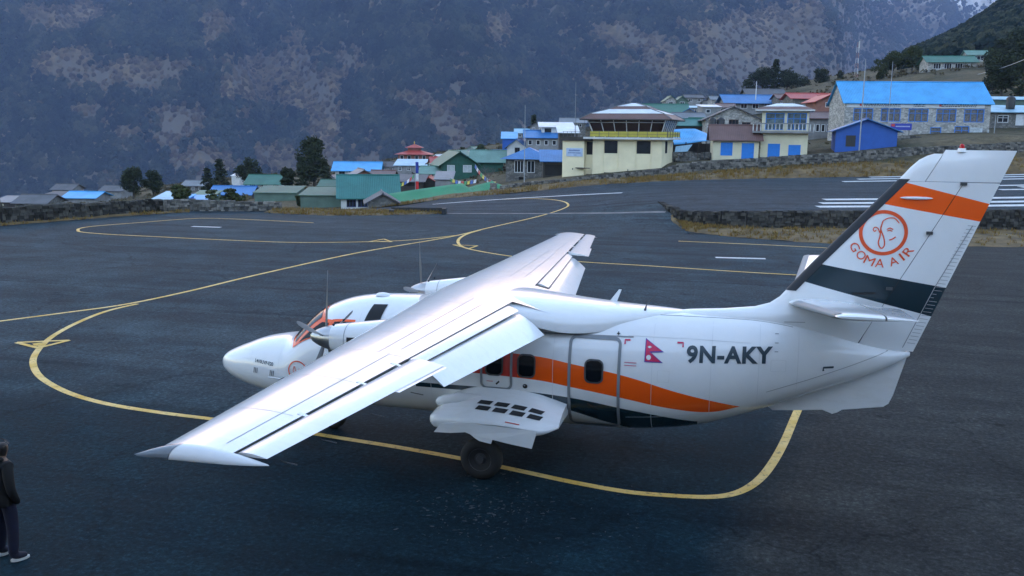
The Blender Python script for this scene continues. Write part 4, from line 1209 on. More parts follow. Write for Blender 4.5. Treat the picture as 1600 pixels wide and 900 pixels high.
# ---- undercarriage
def wheel(name, a, y, r, w, parent):
    prof = [(0.30, 0.30), (0.52, 0.42), (0.62, 0.50), (0.80, 0.50), (0.93, 0.40), (1.0, 0.2), (1.0, -0.2), (0.93, -0.40), (0.80, -0.50), (0.62, -0.50), (0.52, -0.42), (0.30, -0.30)]
    mb = MB(); mb.grid([[A3(a+r*rr_*math.cos(2*math.pi*k/28), y+w*ww, r+r*rr_*math.sin(2*math.pi*k/28)) for k in range(28)] for rr_, ww in prof], True)
    ty = mb.build(name, M_TYRE, parent, smooth=40)
    mb = MB(); hub = [(0.02, 0.40), (0.16, 0.40), (0.2, 0.28), (0.44, 0.24), (0.54, 0.46), (0.56, 0.42)]
    for sg in (1, -1):
        mb.grid([[A3(a+r*rr_*math.cos(2*math.pi*k/24), y+sg*w*ww, r+r*rr_*math.sin(2*math.pi*k/24)) for k in range(24)] for rr_, ww in hub], True)
    mb.build("rim", M_RIM, ty, smooth=40)
    return ty
for side in (1, -1):
    gear = bpy.data.objects.new("main_gear", None); col.objects.link(gear); gear.parent = plane
    wheel("wheel", 6.12, 1.83*side, 0.375, 0.28, gear)
    mb = MB(); mb.tube([A3(6.12, 1.66*side, 0.375), A3(6.12, 1.42*side, 0.50), A3(6.12, 1.2*side, 1.0)], [0.06, 0.065, 0.08], 10); mb.build("strut", M_STEEL, gear, smooth=50)
    # sponson: a stub with a sloping top, a rounded outer edge and a flat belly
    PST = [(5.12, 1.70, 1.00, 1.01, 0.98), (5.16, 1.82, 1.09, 1.06, 0.92), (5.28, 1.92, 1.20, 1.10, 0.86), (5.5, 1.95, 1.33, 1.10, 0.85), (5.9, 1.97, 1.43, 1.11, 0.89), (6.4, 1.97, 1.43, 1.08, 0.89), (6.9, 1.94, 1.38, 1.02, 0.85), (7.2, 1.90, 1.29, 0.99, 0.90), (7.46, 1.74, 1.20, 1.02, 0.99)]
    pa_ = np.array([q[0] for q in PST])
    PQ = [np.array([q[i] for q in PST]) for i in range(5)]
    def ppt(a, u, off=0.0):
        """u 0..0.6 over the sloping top from the body outwards, 0.6..0.8 round the edge, 0.8..1 back under"""
        yt, zt, zm, zl = (_pchip(a, pa_, PQ[i]) for i in (1, 2, 3, 4))
        r = (zm-zl)/2
        if u <= 0.6:
            k = u/0.6; y = 0.95+(yt-r*0.7-0.95)*k; z = zt+(zm-zt)*k+0.05*math.sin(math.pi*k)*(1 if zt-zm > 0.1 else 0.3)
            z += off
        elif u <= 0.8:
            th = math.pi/2-math.pi*(u-0.6)/0.2; y = yt-r*0.7+(r*0.7+off)*math.cos(th); z = (zm+zl)/2+(r+off)*math.sin(th)
        else:
            k = (u-0.8)/0.2; y = yt-r*0.7-(yt-r*0.7-0.8)*k; z = zl-off
        return A3(a, y*side, z)
    US = [0.05*i for i in range(13)]+[0.6+0.02*i for i in range(1, 11)]+[0.9, 1.0]
    mb = MB(); mb.grid([[ppt(5.12+(7.46-5.12)*(i/36)**1.15, u) for u in US] for i in range(37)])
    mb.cap([ppt(5.12, u) for u in US]); mb.cap([ppt(7.46, u) for u in US[::-1]])
    pod = mb.build("wheel_pod", M_WHITE, plane, smooth=50)
    mb = MB()   # lamp fairing beside the pod nose
    mb.tube([A3(5.14, 1.42*side, 1.20), A3(5.18, 1.42*side, 1.20), A3(5.30, 1.41*side, 1.21), A3(5.6, 1.38*side, 1.25), A3(6.0, 1.3*side, 1.25)], [0.03, 0.08, 0.12, 0.14, 0.1], 12); mb.build("pod_nose_fairing", M_WHITE, pod, smooth=50)
    for i in range(4):
        a0 = 6.00+0.31*i
        for th0, th1 in ((0.33, 0.395), (0.42, 0.485)):
            mb = MB(); mb.grid([[ppt(a0+0.235*k/3-0.05*(j/3), th0+(th1-th0)*j/3, 0.010) for k in range(4)] for j in range(4)]); mb.build("vent_slot", M_DARK, pod, smooth=True)
    mb = MB(); mb.grid([[ppt(6.55+0.25*k/3, 0.585, 0.008) for k in range(4)], [ppt(6.55+0.25*k/3, 0.597, 0.008) for k in range(4)]]); mb.build("warning_line", M_RED, pod)
    # gear door hanging from the pod
    DO = [(5.42, 0.99), (5.30, 0.83), (5.6, 0.845), (5.88, 0.885), (5.97, 0.86), (6.06, 0.80), (6.14, 0.76), (6.35, 0.725), (6.37, 0.80), (6.7, 0.745), (7.06, 0.695), (7.14, 1.0), (6.4, 1.06), (5.9, 1.05)]
    mb = MB()
    def dpt(a, z, o): return A3(a, side*(2.035+o+0.10*(1.02-z)-0.05*abs(a-6.2)), z)
    mb.face([dpt(a, z, 0.012) for a, z in DO]); mb.face([dpt(a, z, -0.012) for a, z in DO[::-1]])
    mb.grid([[dpt(a, z, 0.012) for a, z in DO+DO[:1]], [dpt(a, z, -0.012) for a, z in DO+DO[:1]]]); mb.build("gear_door", M_WHITE, gear)
ng_ = bpy.data.objects.new("nose_gear", None); col.objects.link(ng_); ng_.parent = plane
wheel("nose_wheel", 2.45, 0.0, 0.28, 0.2, ng_)
mb = MB(); mb.tube([A3(2.45, 0.14, 0.28), A3(2.42, 0.14, 0.6), A3(2.38, 0.0, 0.75), A3(2.35, 0, 1.0)], [0.04, 0.045, 0.06, 0.07], 10); mb.build("nose_strut", M_STEEL, ng_, smooth=50)
for sg in (1, -1):
    mb = MB(); mb.hexa([A3(1.9, 0.24*sg, 0.62), A3(2.3, 0.24*sg, 0.62), A3(2.3, 0.26*sg, 0.62), A3(1.9, 0.26*sg, 0.62), A3(1.9, 0.2*sg, 0.9), A3(2.3, 0.2*sg, 0.9), A3(2.3, 0.22*sg, 0.9), A3(1.9, 0.22*sg, 0.9)]); mb.build("nose_gear_door", M_WHITE, ng_)
# ---- aerials
mb = MB(); mb.tube([fpt(8.72, R_(14)), A3(8.75, 0.26, 2.96), A3(8.93, 0.30, 3.2)], [0.035, 0.01, 0.004], 6); mb.build("whip_aerial", M_STEEL, plane, smooth=40)
mb = MB()
bl = [A3(7.92, -0.35, 2.78), A3(8.10, -0.35, 2.78), A3(8.22, -0.35, 3.12), A3(8.17, -0.35, 3.12)]
mb.hexa([p+Vector((0, -0.012, 0)) for p in bl]+[p+Vector((0, 0.012, 0)) for p in bl]); mb.build("blade_aerial", M_WHITE, plane)
# wire aerials and steps under the wing
for y in (6.2, 7.9):
    p = wpt(y, 0.5, False); mb = MB(); mb.tube([p, p+Vector((0.02, 0, -0.12))], [0.012, 0.004], 6); mb.build("drain_mast", M_WHITE, bpy.data.objects["wing"])

# frame seams and access panels on the body
M_SEAM = mat("skin_seam_grey", (0.62, 0.63, 0.64), 0.5, 0.1)
for a_ in (1.72, 3.42, 4.9, 7.2, 8.95, 9.95, 10.75, 11.4):
    zb_, zt_, hw_ = fsec(a_)
    side_line("frame_seam", [(a_, zb_+0.12+(zt_-zb_-0.2)*i/18) for i in range(19)], 0.007, M_SEAM, plane, 0.004)
side_line("frame_seam", [(8.5, 1.02), (9.0, 1.06), (9.9, 1.17)], 0.007, M_SEAM, plane, 0.004)
side_line("frame_seam", [(8.5, 2.50), (9.5, 2.50), (10.6, 2.47)], 0.007, M_SEAM, plane, 0.004)
for (a0, a1, z0, z1) in ((10.95, 11.2, 2.0, 2.2), (9.05, 9.25, 1.75, 1.95), (0.75, 1.0, 1.5, 1.65)):
    side_line("access_panel", rr_path(a0, a1, z0, z1, 0.02), 0.006, M_SEAM, plane, 0.004, True)
# exhaust soot behind the stubs, on the nacelle flanks
# ================================================================== buildings
RZ0 = math.atan2(RY, RX)
def stone_mat(name, c1, c2, mortar, scale=2.6):
    m, t, b = principled(name)
    tc = N(t, "ShaderNodeTexCoord"); v = N(t, "ShaderNodeTexVoronoi"); v.inputs['Scale'].default_value = scale
    mp = N(t, "ShaderNodeMapping"); mp.inputs['Scale'].default_value = (1, 1, 1.7); t.links.new(tc.outputs['Object'], mp.inputs[0]); t.links.new(mp.outputs[0], v.inputs['Vector'])
    v2 = N(t, "ShaderNodeTexVoronoi", feature='DISTANCE_TO_EDGE'); v2.inputs['Scale'].default_value = scale; t.links.new(mp.outputs[0], v2.inputs['Vector'])
    sp = N(t, "ShaderNodeSeparateColor"); t.links.new(v.outputs['Color'], sp.inputs[0])
    r = ramp(t, sp.outputs[0], [(0.0, c1), (1.0, c2)])
    e = ramp(t, v2.outputs['Distance'], [(0.0, (1, 1, 1)), (0.09, (0, 0, 0))])
    t.links.new(mixc(t, e.outputs[0], r.outputs[0], mortar), b.inputs['Base Color'])
    b.inputs['Roughness'].default_value = 0.9
    bump(t, b, v2.outputs['Distance'], 0.6, 0.05)
    return m
def roof_mat(name, c, rough=0.45, rust=0.25, rustc=(0.22, 0.16, 0.12)):
    """corrugated sheet: ribs in relief, fading and stains"""
    m, t, b = principled(name)
    n = noise_node(t, 0.5, 6, 0.7); n2 = noise_node(t, 2.2, 5, 0.7, stretch=(1, 0.25, 0.25))
    r = ramp(t, n.outputs[0], [(0.3, tuple(x*0.75 for x in c)), (0.7, tuple(min(1, x*1.15) for x in c))])
    r2 = ramp(t, n2.outputs[0], [(0.60, (0, 0, 0)), (0.78, (rust, rust, rust))])
    t.links.new(mixc(t, r2.outputs[0], r.outputs[0], rustc), b.inputs['Base Color'])
    b.inputs['Roughness'].default_value = rough; b.inputs['Specular IOR Level'].default_value = 0.4
    tc = N(t, "ShaderNodeTexCoord"); w = N(t, "ShaderNodeTexWave"); w.inputs['Scale'].default_value = 1.6; t.links.new(tc.outputs['Object'], w.inputs['Vector'])
    bump(t, b, w.outputs[0], 0.5, 0.03)
    return m
B_ = {}
B_['bluebright'] = roof_mat("bright_blue_sheet", (0.06, 0.33, 0.66), 0.45, 0.15, (0.2, 0.42, 0.6))
B_['blue'] = roof_mat("blue_sheet", (0.035, 0.16, 0.40), 0.45, 0.2, (0.15, 0.3, 0.5))
B_['paleblue'] = roof_mat("faded_blue_sheet", (0.28, 0.46, 0.58), 0.5, 0.2)
B_['teal'] = roof_mat("teal_green_sheet", (0.03, 0.15, 0.135), 0.5, 0.15, (0.05, 0.12, 0.10))
B_['green'] = roof_mat("green_sheet", (0.03, 0.13, 0.09), 0.5, 0.2)
B_['greentarp'] = roof_mat("green_tarpaulin", (0.02, 0.20, 0.085), 0.6, 0.3, (0.12, 0.17, 0.11))
B_['dullgreen'] = roof_mat("faded_green_sheet", (0.13, 0.24, 0.20), 0.6, 0.3)
B_['brown'] = roof_mat("brown_sheet", (0.15, 0.085, 0.075), 0.55, 0.3)
B_['red'] = roof_mat("red_sheet", (0.40, 0.06, 0.05), 0.5, 0.25)
B_['grey'] = roof_mat("grey_sheet", (0.14, 0.155, 0.175), 0.5, 0.3)
B_['shedgreen'] = roof_mat("weathered_green_sheet", (0.055, 0.12, 0.085), 0.6, 0.3)
B_['white'] = roof_mat("pale_sheet", (0.62, 0.66, 0.70), 0.45, 0.15)
B_['slate'] = roof_mat("dark_slate", (0.10, 0.10, 0.11), 0.7, 0.3)
W_M = {}
W_M['cream'] = mat("cream_plaster", (0.64, 0.59, 0.42), 0.85, 0.12, 0.8, 0.1)
W_M['yellow'] = mat("pale_yellow_plaster", (0.76, 0.68, 0.46), 0.85, 0.10, 0.8, 0.1)
W_M['white'] = mat("whitewash", (0.55, 0.56, 0.55), 0.85, 0.2, 1.0, 0.1)
W_M['grey'] = mat("grey_cement", (0.24, 0.24, 0.24), 0.9, 0.3, 1.0, 0.1)
W_M['green'] = mat("dark_green_boards", (0.015, 0.085, 0.06), 0.7, 0.25, 1.5)
W_M['blue'] = mat("blue_sheet_wall", (0.015, 0.09, 0.38), 0.5, 0.15, 1.0)
W_M['dark'] = mat("dark_timber", (0.05, 0.045, 0.04), 0.8, 0.3, 1.5)
W_M['palegreen'] = mat("green_sheet_wall", (0.085, 0.14, 0.11), 0.6, 0.3, 0.7)
W_M['stone'] = stone_mat("grey_rubble_masonry", (0.20, 0.20, 0.19), (0.50, 0.48, 0.44), (0.26, 0.255, 0.24), 3.2)
W_M['stonedark'] = stone_mat("dark_rubble_masonry", (0.10, 0.10, 0.095), (0.24, 0.23, 0.21), (0.09, 0.09, 0.085), 3.0)
W_M['redbrown'] = mat("ochre_red_plaster", (0.25, 0.11, 0.08), 0.85, 0.25, 1.0)
T_M = {'blue': mat("blue_window_paint", (0.015, 0.19, 0.62), 0.45, 0.1), 'white': mat("white_window_paint", (0.62, 0.63, 0.64), 0.5, 0.1), 'dark': mat("dark_window_paint", (0.03, 0.03, 0.03), 0.6, 0.1), 'navy': mat("navy_window_paint", (0.02, 0.04, 0.13), 0.5, 0.1), 'brown': mat("brown_window_paint", (0.09, 0.05, 0.035), 0.6, 0.2)}
M_PANE = mat("house_window_glass", (0.02, 0.025, 0.03), 0.08, 0.3, 1.0, spec=0.7)
M_CURT = mat("curtained_window_glass", (0.16, 0.15, 0.14), 0.25, 0.6, 6.0, spec=0.6)

def facade(wall, root, o, ud, nd, width, zfun, ops, frame='white', pane=None, z0=-1.6):
    """one wall face with real openings. ops: (u0,u1,z0,z1,kind,cols,rows)"""
    o = Vector(o); ud = Vector(ud); nd = Vector(nd)
    us = sorted(set([0.0, width]+[u for q in ops for u in q[:2]]))
    top = min(zfun(0), zfun(width))
    zs = sorted(set([z0, top]+[z for q in ops for z in q[2:4]]))
    def pt(u, z, d=0.0): return o+ud*u+nd*d+Vector((0, 0, z))
    for u0, u1 in zip(us, us[1:]):
        for za_, zb_ in zip(zs, zs[1:]):
            uc, zc = (u0+u1)/2, (za_+zb_)/2
            if any(q[0] < uc < q[1] and q[2] < zc < q[3] for q in ops): continue
            wall.face([pt(u0, za_), pt(u1, za_), pt(u1, zb_), pt(u0, zb_)])
    D = 0.16
    for q in ops:
        u0, u1, za_, zb_ = q[:4]; kind = q[4]; nc = q[5] if len(q) > 5 else 1; nr = q[6] if len(q) > 6 else 1
        for a, b_ in (((u0, za_), (u1, za_)), ((u1, za_), (u1, zb_)), ((u1, zb_), (u0, zb_)), ((u0, zb_), (u0, za_))):
            wall.face([pt(*a), pt(*b_), pt(*b_, D), pt(*a, D)])
        fm = T_M[q[7]] if len(q) > 7 else T_M[frame]
        def bar(mb, a0, a1, b0, b1, d0, d1):
            mb.hexa([pt(a0, b0, d0), pt(a1, b0, d0), pt(a1, b0, d1), pt(a0, b0, d1), pt(a0, b1, d0), pt(a1, b1, d0), pt(a1, b1, d1), pt(a0, b1, d1)])
        fw = 0.075
        if kind == 'hole':
            mb = MB(); bar(mb, u0, u1, za_, zb_, D, D+0.03); mb.build("dark_opening", M_DARK, root); continue
        mb = MB()
        bar(mb, u0, u0+fw, za_, zb_, -0.02, 0.06); bar(mb, u1-fw, u1, za_, zb_, -0.02, 0.06)
        bar(mb, u0+fw, u1-fw, zb_-fw, zb_, -0.02, 0.06)
        if kind != 'door': bar(mb, u0+fw, u1-fw, za_, za_+fw, -0.02, 0.06)
        if kind == 'door':
            d = mb.build("door", fm, root)
            m2 = MB(); bar(m2, u0+fw, u1-fw, za_, zb_-fw, 0.02, 0.05); m2.build("door_leaf", fm, d)
            m2 = MB(); bar(m2, u1-fw-0.14, u1-fw-0.08, za_+0.9, za_+1.0, -0.02, 0.02); m2.build("handle", M_STEEL, d)
            continue
        for i in range(1, nc):
            uc = u0+(u1-u0)*i/nc; bar(mb, uc-0.03, uc+0.03, za_+fw, zb_-fw, 0.0, 0.055)
        for i in range(1, nr):
            zc = za_+(zb_-za_)*(i/nr if nr > 2 else 0.66); bar(mb, u0+fw, u1-fw, zc-0.028, zc+0.028, 0.004, 0.05)
        w_ = mb.build("window", fm, root)
        if kind == 'shutter':
            m2 = MB(); bar(m2, u0+fw, u1-fw, za_+fw, zb_-fw, 0.02, 0.045); m2.build("shutter", fm, w_)
        else:
            m2 = MB(); m2.face([pt(u0+fw, za_+fw, 0.07), pt(u1-fw, za_+fw, 0.07), pt(u1-fw, zb_-fw, 0.07), pt(u0+fw, zb_-fw, 0.07)]); m2.build("pane", pane or M_PANE, w_)

def roofslab(mb, q, th=0.09):
    """q: four corners of the top face"""
    q = [Vector(p) for p in q]; mb.hexa([p-Vector((0, 0, th)) for p in q]+q)
def house(name, label, cat, x0, x1, yb, ye, t, depth, roof, rh, rmat, wmat, turn=0.0, ops=(), sops=(), frame='white', ov=0.45, group=None, pane=None, z0=-1.8, left=None, back=0.0):
    """x0,x1,yb,ye: where the front wall stands and its eave, as surveyed from the terminal; t: metres away"""
    p = P(x0, yb, t); zb = P((x0+x1)/2, yb, t).z
    wd = (x1-x0)*t/FPX/max(0.5, math.cos(R_(turn)))
    h = (yb-ye)*t/FPX
    root = empty(name, (p.x, p.y, zb), RZ0+R_(turn), label, cat, group)
    mb = MB()
    zf = lambda u: h
    o_ = [tuple([q[0]*wd, q[1]*wd, q[2]*h, q[3]*h]+list(q[4:])) for q in ops]
    s_ = [tuple([q[0]*depth, q[1]*depth, q[2]*h, q[3]*h]+list(q[4:])) for q in sops]
    facade(mb, root, (0, 0, 0), (1, 0, 0), (0, 1, 0), wd, zf, o_, frame, pane, z0)
    facade(mb, root, (wd, 0, 0), (0, 1, 0), (-1, 0, 0), depth, zf, s_, frame, pane, z0)
    facade(mb, root, (0, depth, 0), (0, -1, 0), (1, 0, 0), depth, zf, [], frame, pane, z0)
    facade(mb, root, (wd, depth, 0), (-1, 0, 0), (0, -1, 0), wd, zf, [], frame, pane, z0)
    rb = MB(); e = ov
    if roof == 'gable_u':
        for xx in (0, wd): mb.face([(xx, 0, h), (xx, depth, h), (xx, depth/2, h+rh)])
        k = rh/(depth/2)
        roofslab(rb, [(-e, -e, h-e*k+0.1), (wd+e, -e, h-e*k+0.1), (wd+e, depth/2, h+rh+0.1), (-e, depth/2, h+rh+0.1)])
        roofslab(rb, [(wd+e, depth+e, h-e*k+0.1), (-e, depth+e, h-e*k+0.1), (-e, depth/2+0.002, h+rh+0.1), (wd+e, depth/2+0.002, h+rh+0.1)])
    elif roof == 'gable_v':
        for yy in (0, depth): mb.face([(0, yy, h), (wd, yy, h), (wd/2, yy, h+rh)])
        k = rh/(wd/2)
        roofslab(rb, [(-e, -e, h-e*k+0.1), (wd/2, -e, h+rh+0.1), (wd/2, depth+e, h+rh+0.1), (-e, depth+e, h-e*k+0.1)])
        roofslab(rb, [(wd/2+0.002, -e, h+rh+0.1), (wd+e, -e, h-e*k+0.1), (wd+e, depth+e, h-e*k+0.1), (wd/2+0.002, depth+e, h+rh+0.1)])
    elif roof == 'shed':
        mb.face([(0, 0, h), (0, depth, h), (0, depth, h+rh)]); mb.face([(wd, 0, h), (wd, depth, h), (wd, depth, h+rh)]); mb.face([(0, depth, h), (wd, depth, h), (wd, depth, h+rh), (0, depth, h+rh)])
        k = rh/depth
        roofslab(rb, [(-e, -e, h-e*k+0.1), (wd+e, -e, h-e*k+0.1), (wd+e, depth+e, h+rh+e*k+0.1), (-e, depth+e, h+rh+e*k+0.1)])
    elif roof == 'hip':
        r = min(wd, depth)/2*0.92
        k = rh/r
        A_, B2, C2, D2 = (-e, -e, h-e*k*0.4+0.05), (wd+e, -e, h-e*k*0.4+0.05), (wd+e, depth+e, h-e*k*0.4+0.05), (-e, depth+e, h-e*k*0.4+0.05)
        if wd >= depth: R1, R2 = (r, depth/2, h+rh), (wd-r, depth/2, h+rh); rb.face([A_, B2, R2, R1]); rb.face([B2, C2, R2]); rb.face([C2, D2, R1, R2]); rb.face([D2, A_, R1])
        else: R1, R2 = (wd/2, r, h+rh), (wd/2, depth-r, h+rh); rb.face([A_, B2, R1]); rb.face([B2, C2, R2, R1]); rb.face([C2, D2, R2]); rb.face([D2, A_, R1, R2])
        rb.face([D2, C2, B2, A_])
    elif roof == 'flat':
        rb.box(-e, wd+e, -e, depth+e, h, h+rh)
    mb.build("wall", W_M[wmat], root)
    rf = rb.build("roof", B_[rmat], root)
    if roof in ('gable_u', 'gable_v'):
        rc = MB()
        if roof == 'gable_u': rc.tube([(-e, depth/2, h+rh+0.12), (wd+e, depth/2, h+rh+0.12)], 0.09, 6)
        else: rc.tube([(wd/2, -e, h+rh+0.12), (wd/2, depth+e, h+rh+0.12)], 0.09, 6)
        rc.build("ridge_cap", B_[rmat], rf)
    return root, wd, h
def wins(n, z0, z1, w, kind='win', c=2, r=2, a=0.0, b=1.0, col_=None):
    o = []
    for i in range(n):
        u = a+(b-a)*(i+0.5)/n; q = (u-w/2, u+w/2, z0, z1, kind, c, r)
        o.append(q+((col_,) if col_ else ()))
    return o

# ---------------- control tower
def tower():
    t = 100.0; turn = -20.0
    pl = P(925, 274, t); zb = P(990, 268, t).z
    root = empty("control_tower", (pl.x, pl.y, zb), RZ0+R_(turn), "pale yellow two-storey control tower with slanted glass cab and tiered pyramid roof", "control tower")
    k = t/FPX; wd = 99*k/math.cos(R_(turn))*1.02; dp = 6.4; h = 3.45
    mb = MB()
    win_z = (h-0.15-1.35, h-0.15)
    ops = [(0.17*wd, 0.365*wd, win_z[0], win_z[1], 'hole'), (0.64*wd, 0.84*wd, win_z[0], win_z[1], 'hole'), (0.17*wd, 0.365*wd, -0.75, -0.10, 'hole'), (0.64*wd, 0.84*wd, -0.75, -0.02, 'hole')]
    facade(mb, root, (0, 0, 0), (1, 0, 0), (0, 1, 0), wd, lambda u: h, ops, 'dark', None, -1.8)
    facade(mb, root, (wd, 0, 0), (0, 1, 0), (-1, 0, 0), dp, lambda u: h, [(0.28*dp, 0.46*dp, h-1.45, h-0.15, 'win', 1, 1, 'dark'), (0.78*dp, 0.86*dp, h-0.9, h-0.35, 'win', 1, 1, 'white')], 'dark', None, -1.8)
    facade(mb, root, (0, dp, 0), (0, -1, 0), (1, 0, 0), dp, lambda u: h, [], 'dark', None, -1.8)
    facade(mb, root, (wd, dp, 0), (-1, 0, 0), (0, -1, 0), wd, lambda u: h, [], 'dark', None, -1.8)
    mb.build("wall", W_M['yellow'], root)
    for q in ops[:2]:      # glazing set back in the openings
        m2 = MB(); m2.face([(q[0]+.04, 0.09, q[2]+.04), (q[1]-.04, 0.09, q[2]+.04), (q[1]-.04, 0.09, q[3]-.04), (q[0]+.04, 0.09, q[3]-.04)]); m2.build("window_pane", M_PANE, root)
        for u in (q[0]-0.06, q[1]+0.06):
            m2 = MB(); m2.box(u-0.03, u+0.03, -0.06, -0.003, -1.6, h); m2.build("pilaster_edge", W_M['yellow'], root)
    # balcony slab, railing with yellow panels
    mb = MB(); mb.box(-0.85, wd+0.75, -0.85, dp+0.4, h+0.003, h+0.22); mb.build("balcony_slab", W_M['white'], root)
    zr = h+0.22
    M_YEL = mat("yellow_panel", (0.50, 0.43, 0.06), 0.5, 0.12, 2.0)
    npan = 8; x_a, x_b = -0.15, wd+0.65
    for i in range(npan):
        m2 = MB(); a = x_a+(x_b-x_a)*i/npan; b_ = x_a+(x_b-x_a)*(i+1)/npan; m2.box(a+0.015, b_-0.015, -0.74, -0.72, zr+0.05, zr+0.60); m2.build("yellow_panel", M_YEL, root)
    for i in range(5):
        m2 = MB(); a = -0.72+(dp+1.0)*i/5; b_ = -0.72+(dp+1.0)*(i+1)/5; m2.box(wd+0.65, wd+0.67, a+0.015, b_-0.015, zr+0.05, zr+0.60); m2.build("yellow_panel", M_YEL, root)
    m2 = MB()
    for i in range(npan+1): x = x_a+(x_b-x_a)*i/npan; m2.box(x-0.02, x+0.02, -0.79, -0.755, zr, zr+0.68)
    for i in range(6): y = -0.76+(dp+1.0)*i/5; m2.box(wd+0.685, wd+0.72, y-0.02, y+0.02, zr, zr+0.68)
    for z in (zr+0.34, zr+0.66): m2.box(x_a, x_b, -0.79, -0.76, z-0.015, z+0.015); m2.box(wd+0.69, wd+0.715, -0.76, dp+0.24, z-0.015, z+0.015)
    m2.build("railing", M_STEEL, root)
    # cab: glass leaning outwards between white mullions
    c0x, c1x, c0y, c1y = 0.15, wd-0.25, 0.15, dp-0.5; zc0, zc1 = zr, zr+1.86; ln = 0.62
    def low(u, v): return Vector((c0x+(c1x-c0x)*u, c0y+(c1y-c0y)*v, zc0))
    def high(u, v): return Vector((c0x-ln+(c1x-c0x+2*ln)*u, c0y-ln+(c1y-c0y+2*ln)*v, zc1))
    m2 = MB(); m2.box(c0x+0.01, c1x-0.01, c0y+0.01, c1y-0.01, zc0, zc0+0.5); m2.build("cab_base_wall", W_M['dark'], root)
    sides = [((0, 0), (1, 0), 6), ((1, 0), (1, 1), 6), ((1, 1), (0, 1), 6), ((0, 1), (0, 0), 6)]
    ctr_ = Vector(((c0x+c1x)/2, (c0y+c1y)/2, 0))
    M_CAB = mat("tinted_cab_glass", (0.035, 0.022, 0.022), 0.1, 0.4, 0.6, spec=0.7)
    for (a, b_, n) in sides:
        for i in range(n):
            ua = [a[0]+(b_[0]-a[0])*i/n, a[1]+(b_[1]-a[1])*i/n]; ub = [a[0]+(b_[0]-a[0])*(i+1)/n, a[1]+(b_[1]-a[1])*(i+1)/n]
            m2 = MB(); m2.face([low(*ua), low(*ub), high(*ub), high(*ua)]); m2.build("cab_pane", M_CAB, root)
            m2 = MB(); dv = ((low(*ua)-ctr_)*1.0); dv.z = 0; dv = dv.normalized()*0.03
            m2.tube([low(*ua)+dv, high(*ua)+dv], 0.05 if i else 0.075, 5); m2.build("mullion", T_M['white'], root)
        m2 = MB(); pa, pb = low(*a).lerp(high(*a), 0.84), low(*b_).lerp(high(*b_), 0.84); m2.tube([pa, pb], 0.05, 5); m2.build("transom", T_M['white'], root)
    # tiered roof
    ex0, ex1, ey0, ey1 = c0x-ln-0.75, c1x+ln+0.75, c0y-ln-0.75, c1y+ln+0.75
    cx_, cy_ = (ex0+ex1)/2, (ey0+ey1)/2
    def rring(f, z): return [Vector((cx_+(x-cx_)*f, cy_+(y-cy_)*f, z)) for x, y in ((ex0, ey0), (ex1, ey0), (ex1, ey1), (ex0, ey1))]
    zt = zc1+0.04
    rtiers = [(1.0, zt, 0.80, zt+0.58, 'brown'), (0.80, zt+0.60, 0.47, zt+1.08, 'white'), (0.46, zt+1.10, 0.33, zt+1.40, 'brown'), (0.33, zt+1.42, 0.05, zt+1.78, 'white')]
    m2 = MB(); m2.cap(rring(1.0, zt-0.12)); m2.grid([rring(1.0, zt-0.12), rring(1.0, zt)], True); soff = m2.build("eaves", W_M['dark'], root)
    for f0, z0, f1, z1, m_ in rtiers:
        m2 = MB(); a, b_ = rring(f0, z0), rring(f1, z1); m2.grid([a, b_], True); m2.cap(b_)
        m2.build("roof_tier", B_['brown'] if m_ == 'brown' else B_[m_], root)
    m2 = MB()
    for j in range(4):
        m2.tube([rring(1.0, zt+0.03)[j], rring(0.80, zt+0.61)[j], rring(0.47, zt+1.11)[j], rring(0.33, zt+1.43)[j], rring(0.05, zt+1.80)[j]], 0.05, 5)
    m2.build("roof_hip_flashing", B_['grey'], root)
    # stair annex on the left with name board
    ax = -3.35
    mb = MB(); hz = h-0.2
    facade(mb, root, (ax, -0.2, 0), (1, 0, 0), (0, 1, 0), -ax-0.9, lambda u: hz, [], 'dark', None, -1.8)
    facade(mb, root, (-0.9, -0.2, 0), (0, 1, 0), (-1, 0, 0), 0.7, lambda u: hz, [], 'dark', None, -1.8)
    facade(mb, root, (-0.9, 0.5, 0), (1, 0, 0), (0, 1, 0), 0.9, lambda u: hz, [(0.05, 0.8, hz-1.5, hz-0.1, 'hole'), (0.05, 0.8, -1.6, -0.35, 'hole')], 'dark', None, -1.8)
    facade(mb, root, (ax, 4.0, 0), (0, -1, 0), (1, 0, 0), 4.2, lambda u: hz, [], 'dark', None, -1.8)
    mb.build("annex_wall", W_M['yellow'], root)
    m2 = MB(); m2.box(ax-0.25, -0.3, -0.45, 4.2, hz, hz+0.42); m2.build("annex_parapet", W_M['dark'], root)
    m2 = MB()
    for i in range(7):
        x = ax+0.1+i*0.45; m2.tube([(x, -0.3, hz+0.42), (x, -0.3, hz+1.0)], 0.02, 4)
    m2.tube([(ax, -0.3, hz+0.98), (-0.4, -0.3, hz+0.98)], 0.02, 4); m2.tube([(ax, -0.3, hz+0.7), (-0.4, -0.3, hz+0.7)], 0.015, 4)
    m2.build("annex_railing", M_STEEL, root)
    m2 = MB(); m2.box(ax+0.45, -1.05, -0.26, -0.21, 1.55, 2.45); sg = m2.build("name_board", mat("pale_blue_board", (0.42, 0.52, 0.68), 0.5, 0.1), root)
    M_BT = mat("board_lettering", (0.10, 0.16, 0.34), 0.5, 0.1)
    rl = random.Random(4)
    for z, hh_, xa, xb in ((2.20, 0.16, ax+0.75, -1.35), (1.93, 0.10, ax+0.65, -1.25), (1.70, 0.07, ax+1.3, -1.7)):
        m2 = MB(); x = xa
        while x < xb:
            w_ = rl.uniform(0.05, 0.12); m2.box(x, min(x+w_, xb), -0.272, -0.262, z-hh_/2, z+hh_/2); x += w_+0.03
        m2.build("board_writing", M_BT, sg)
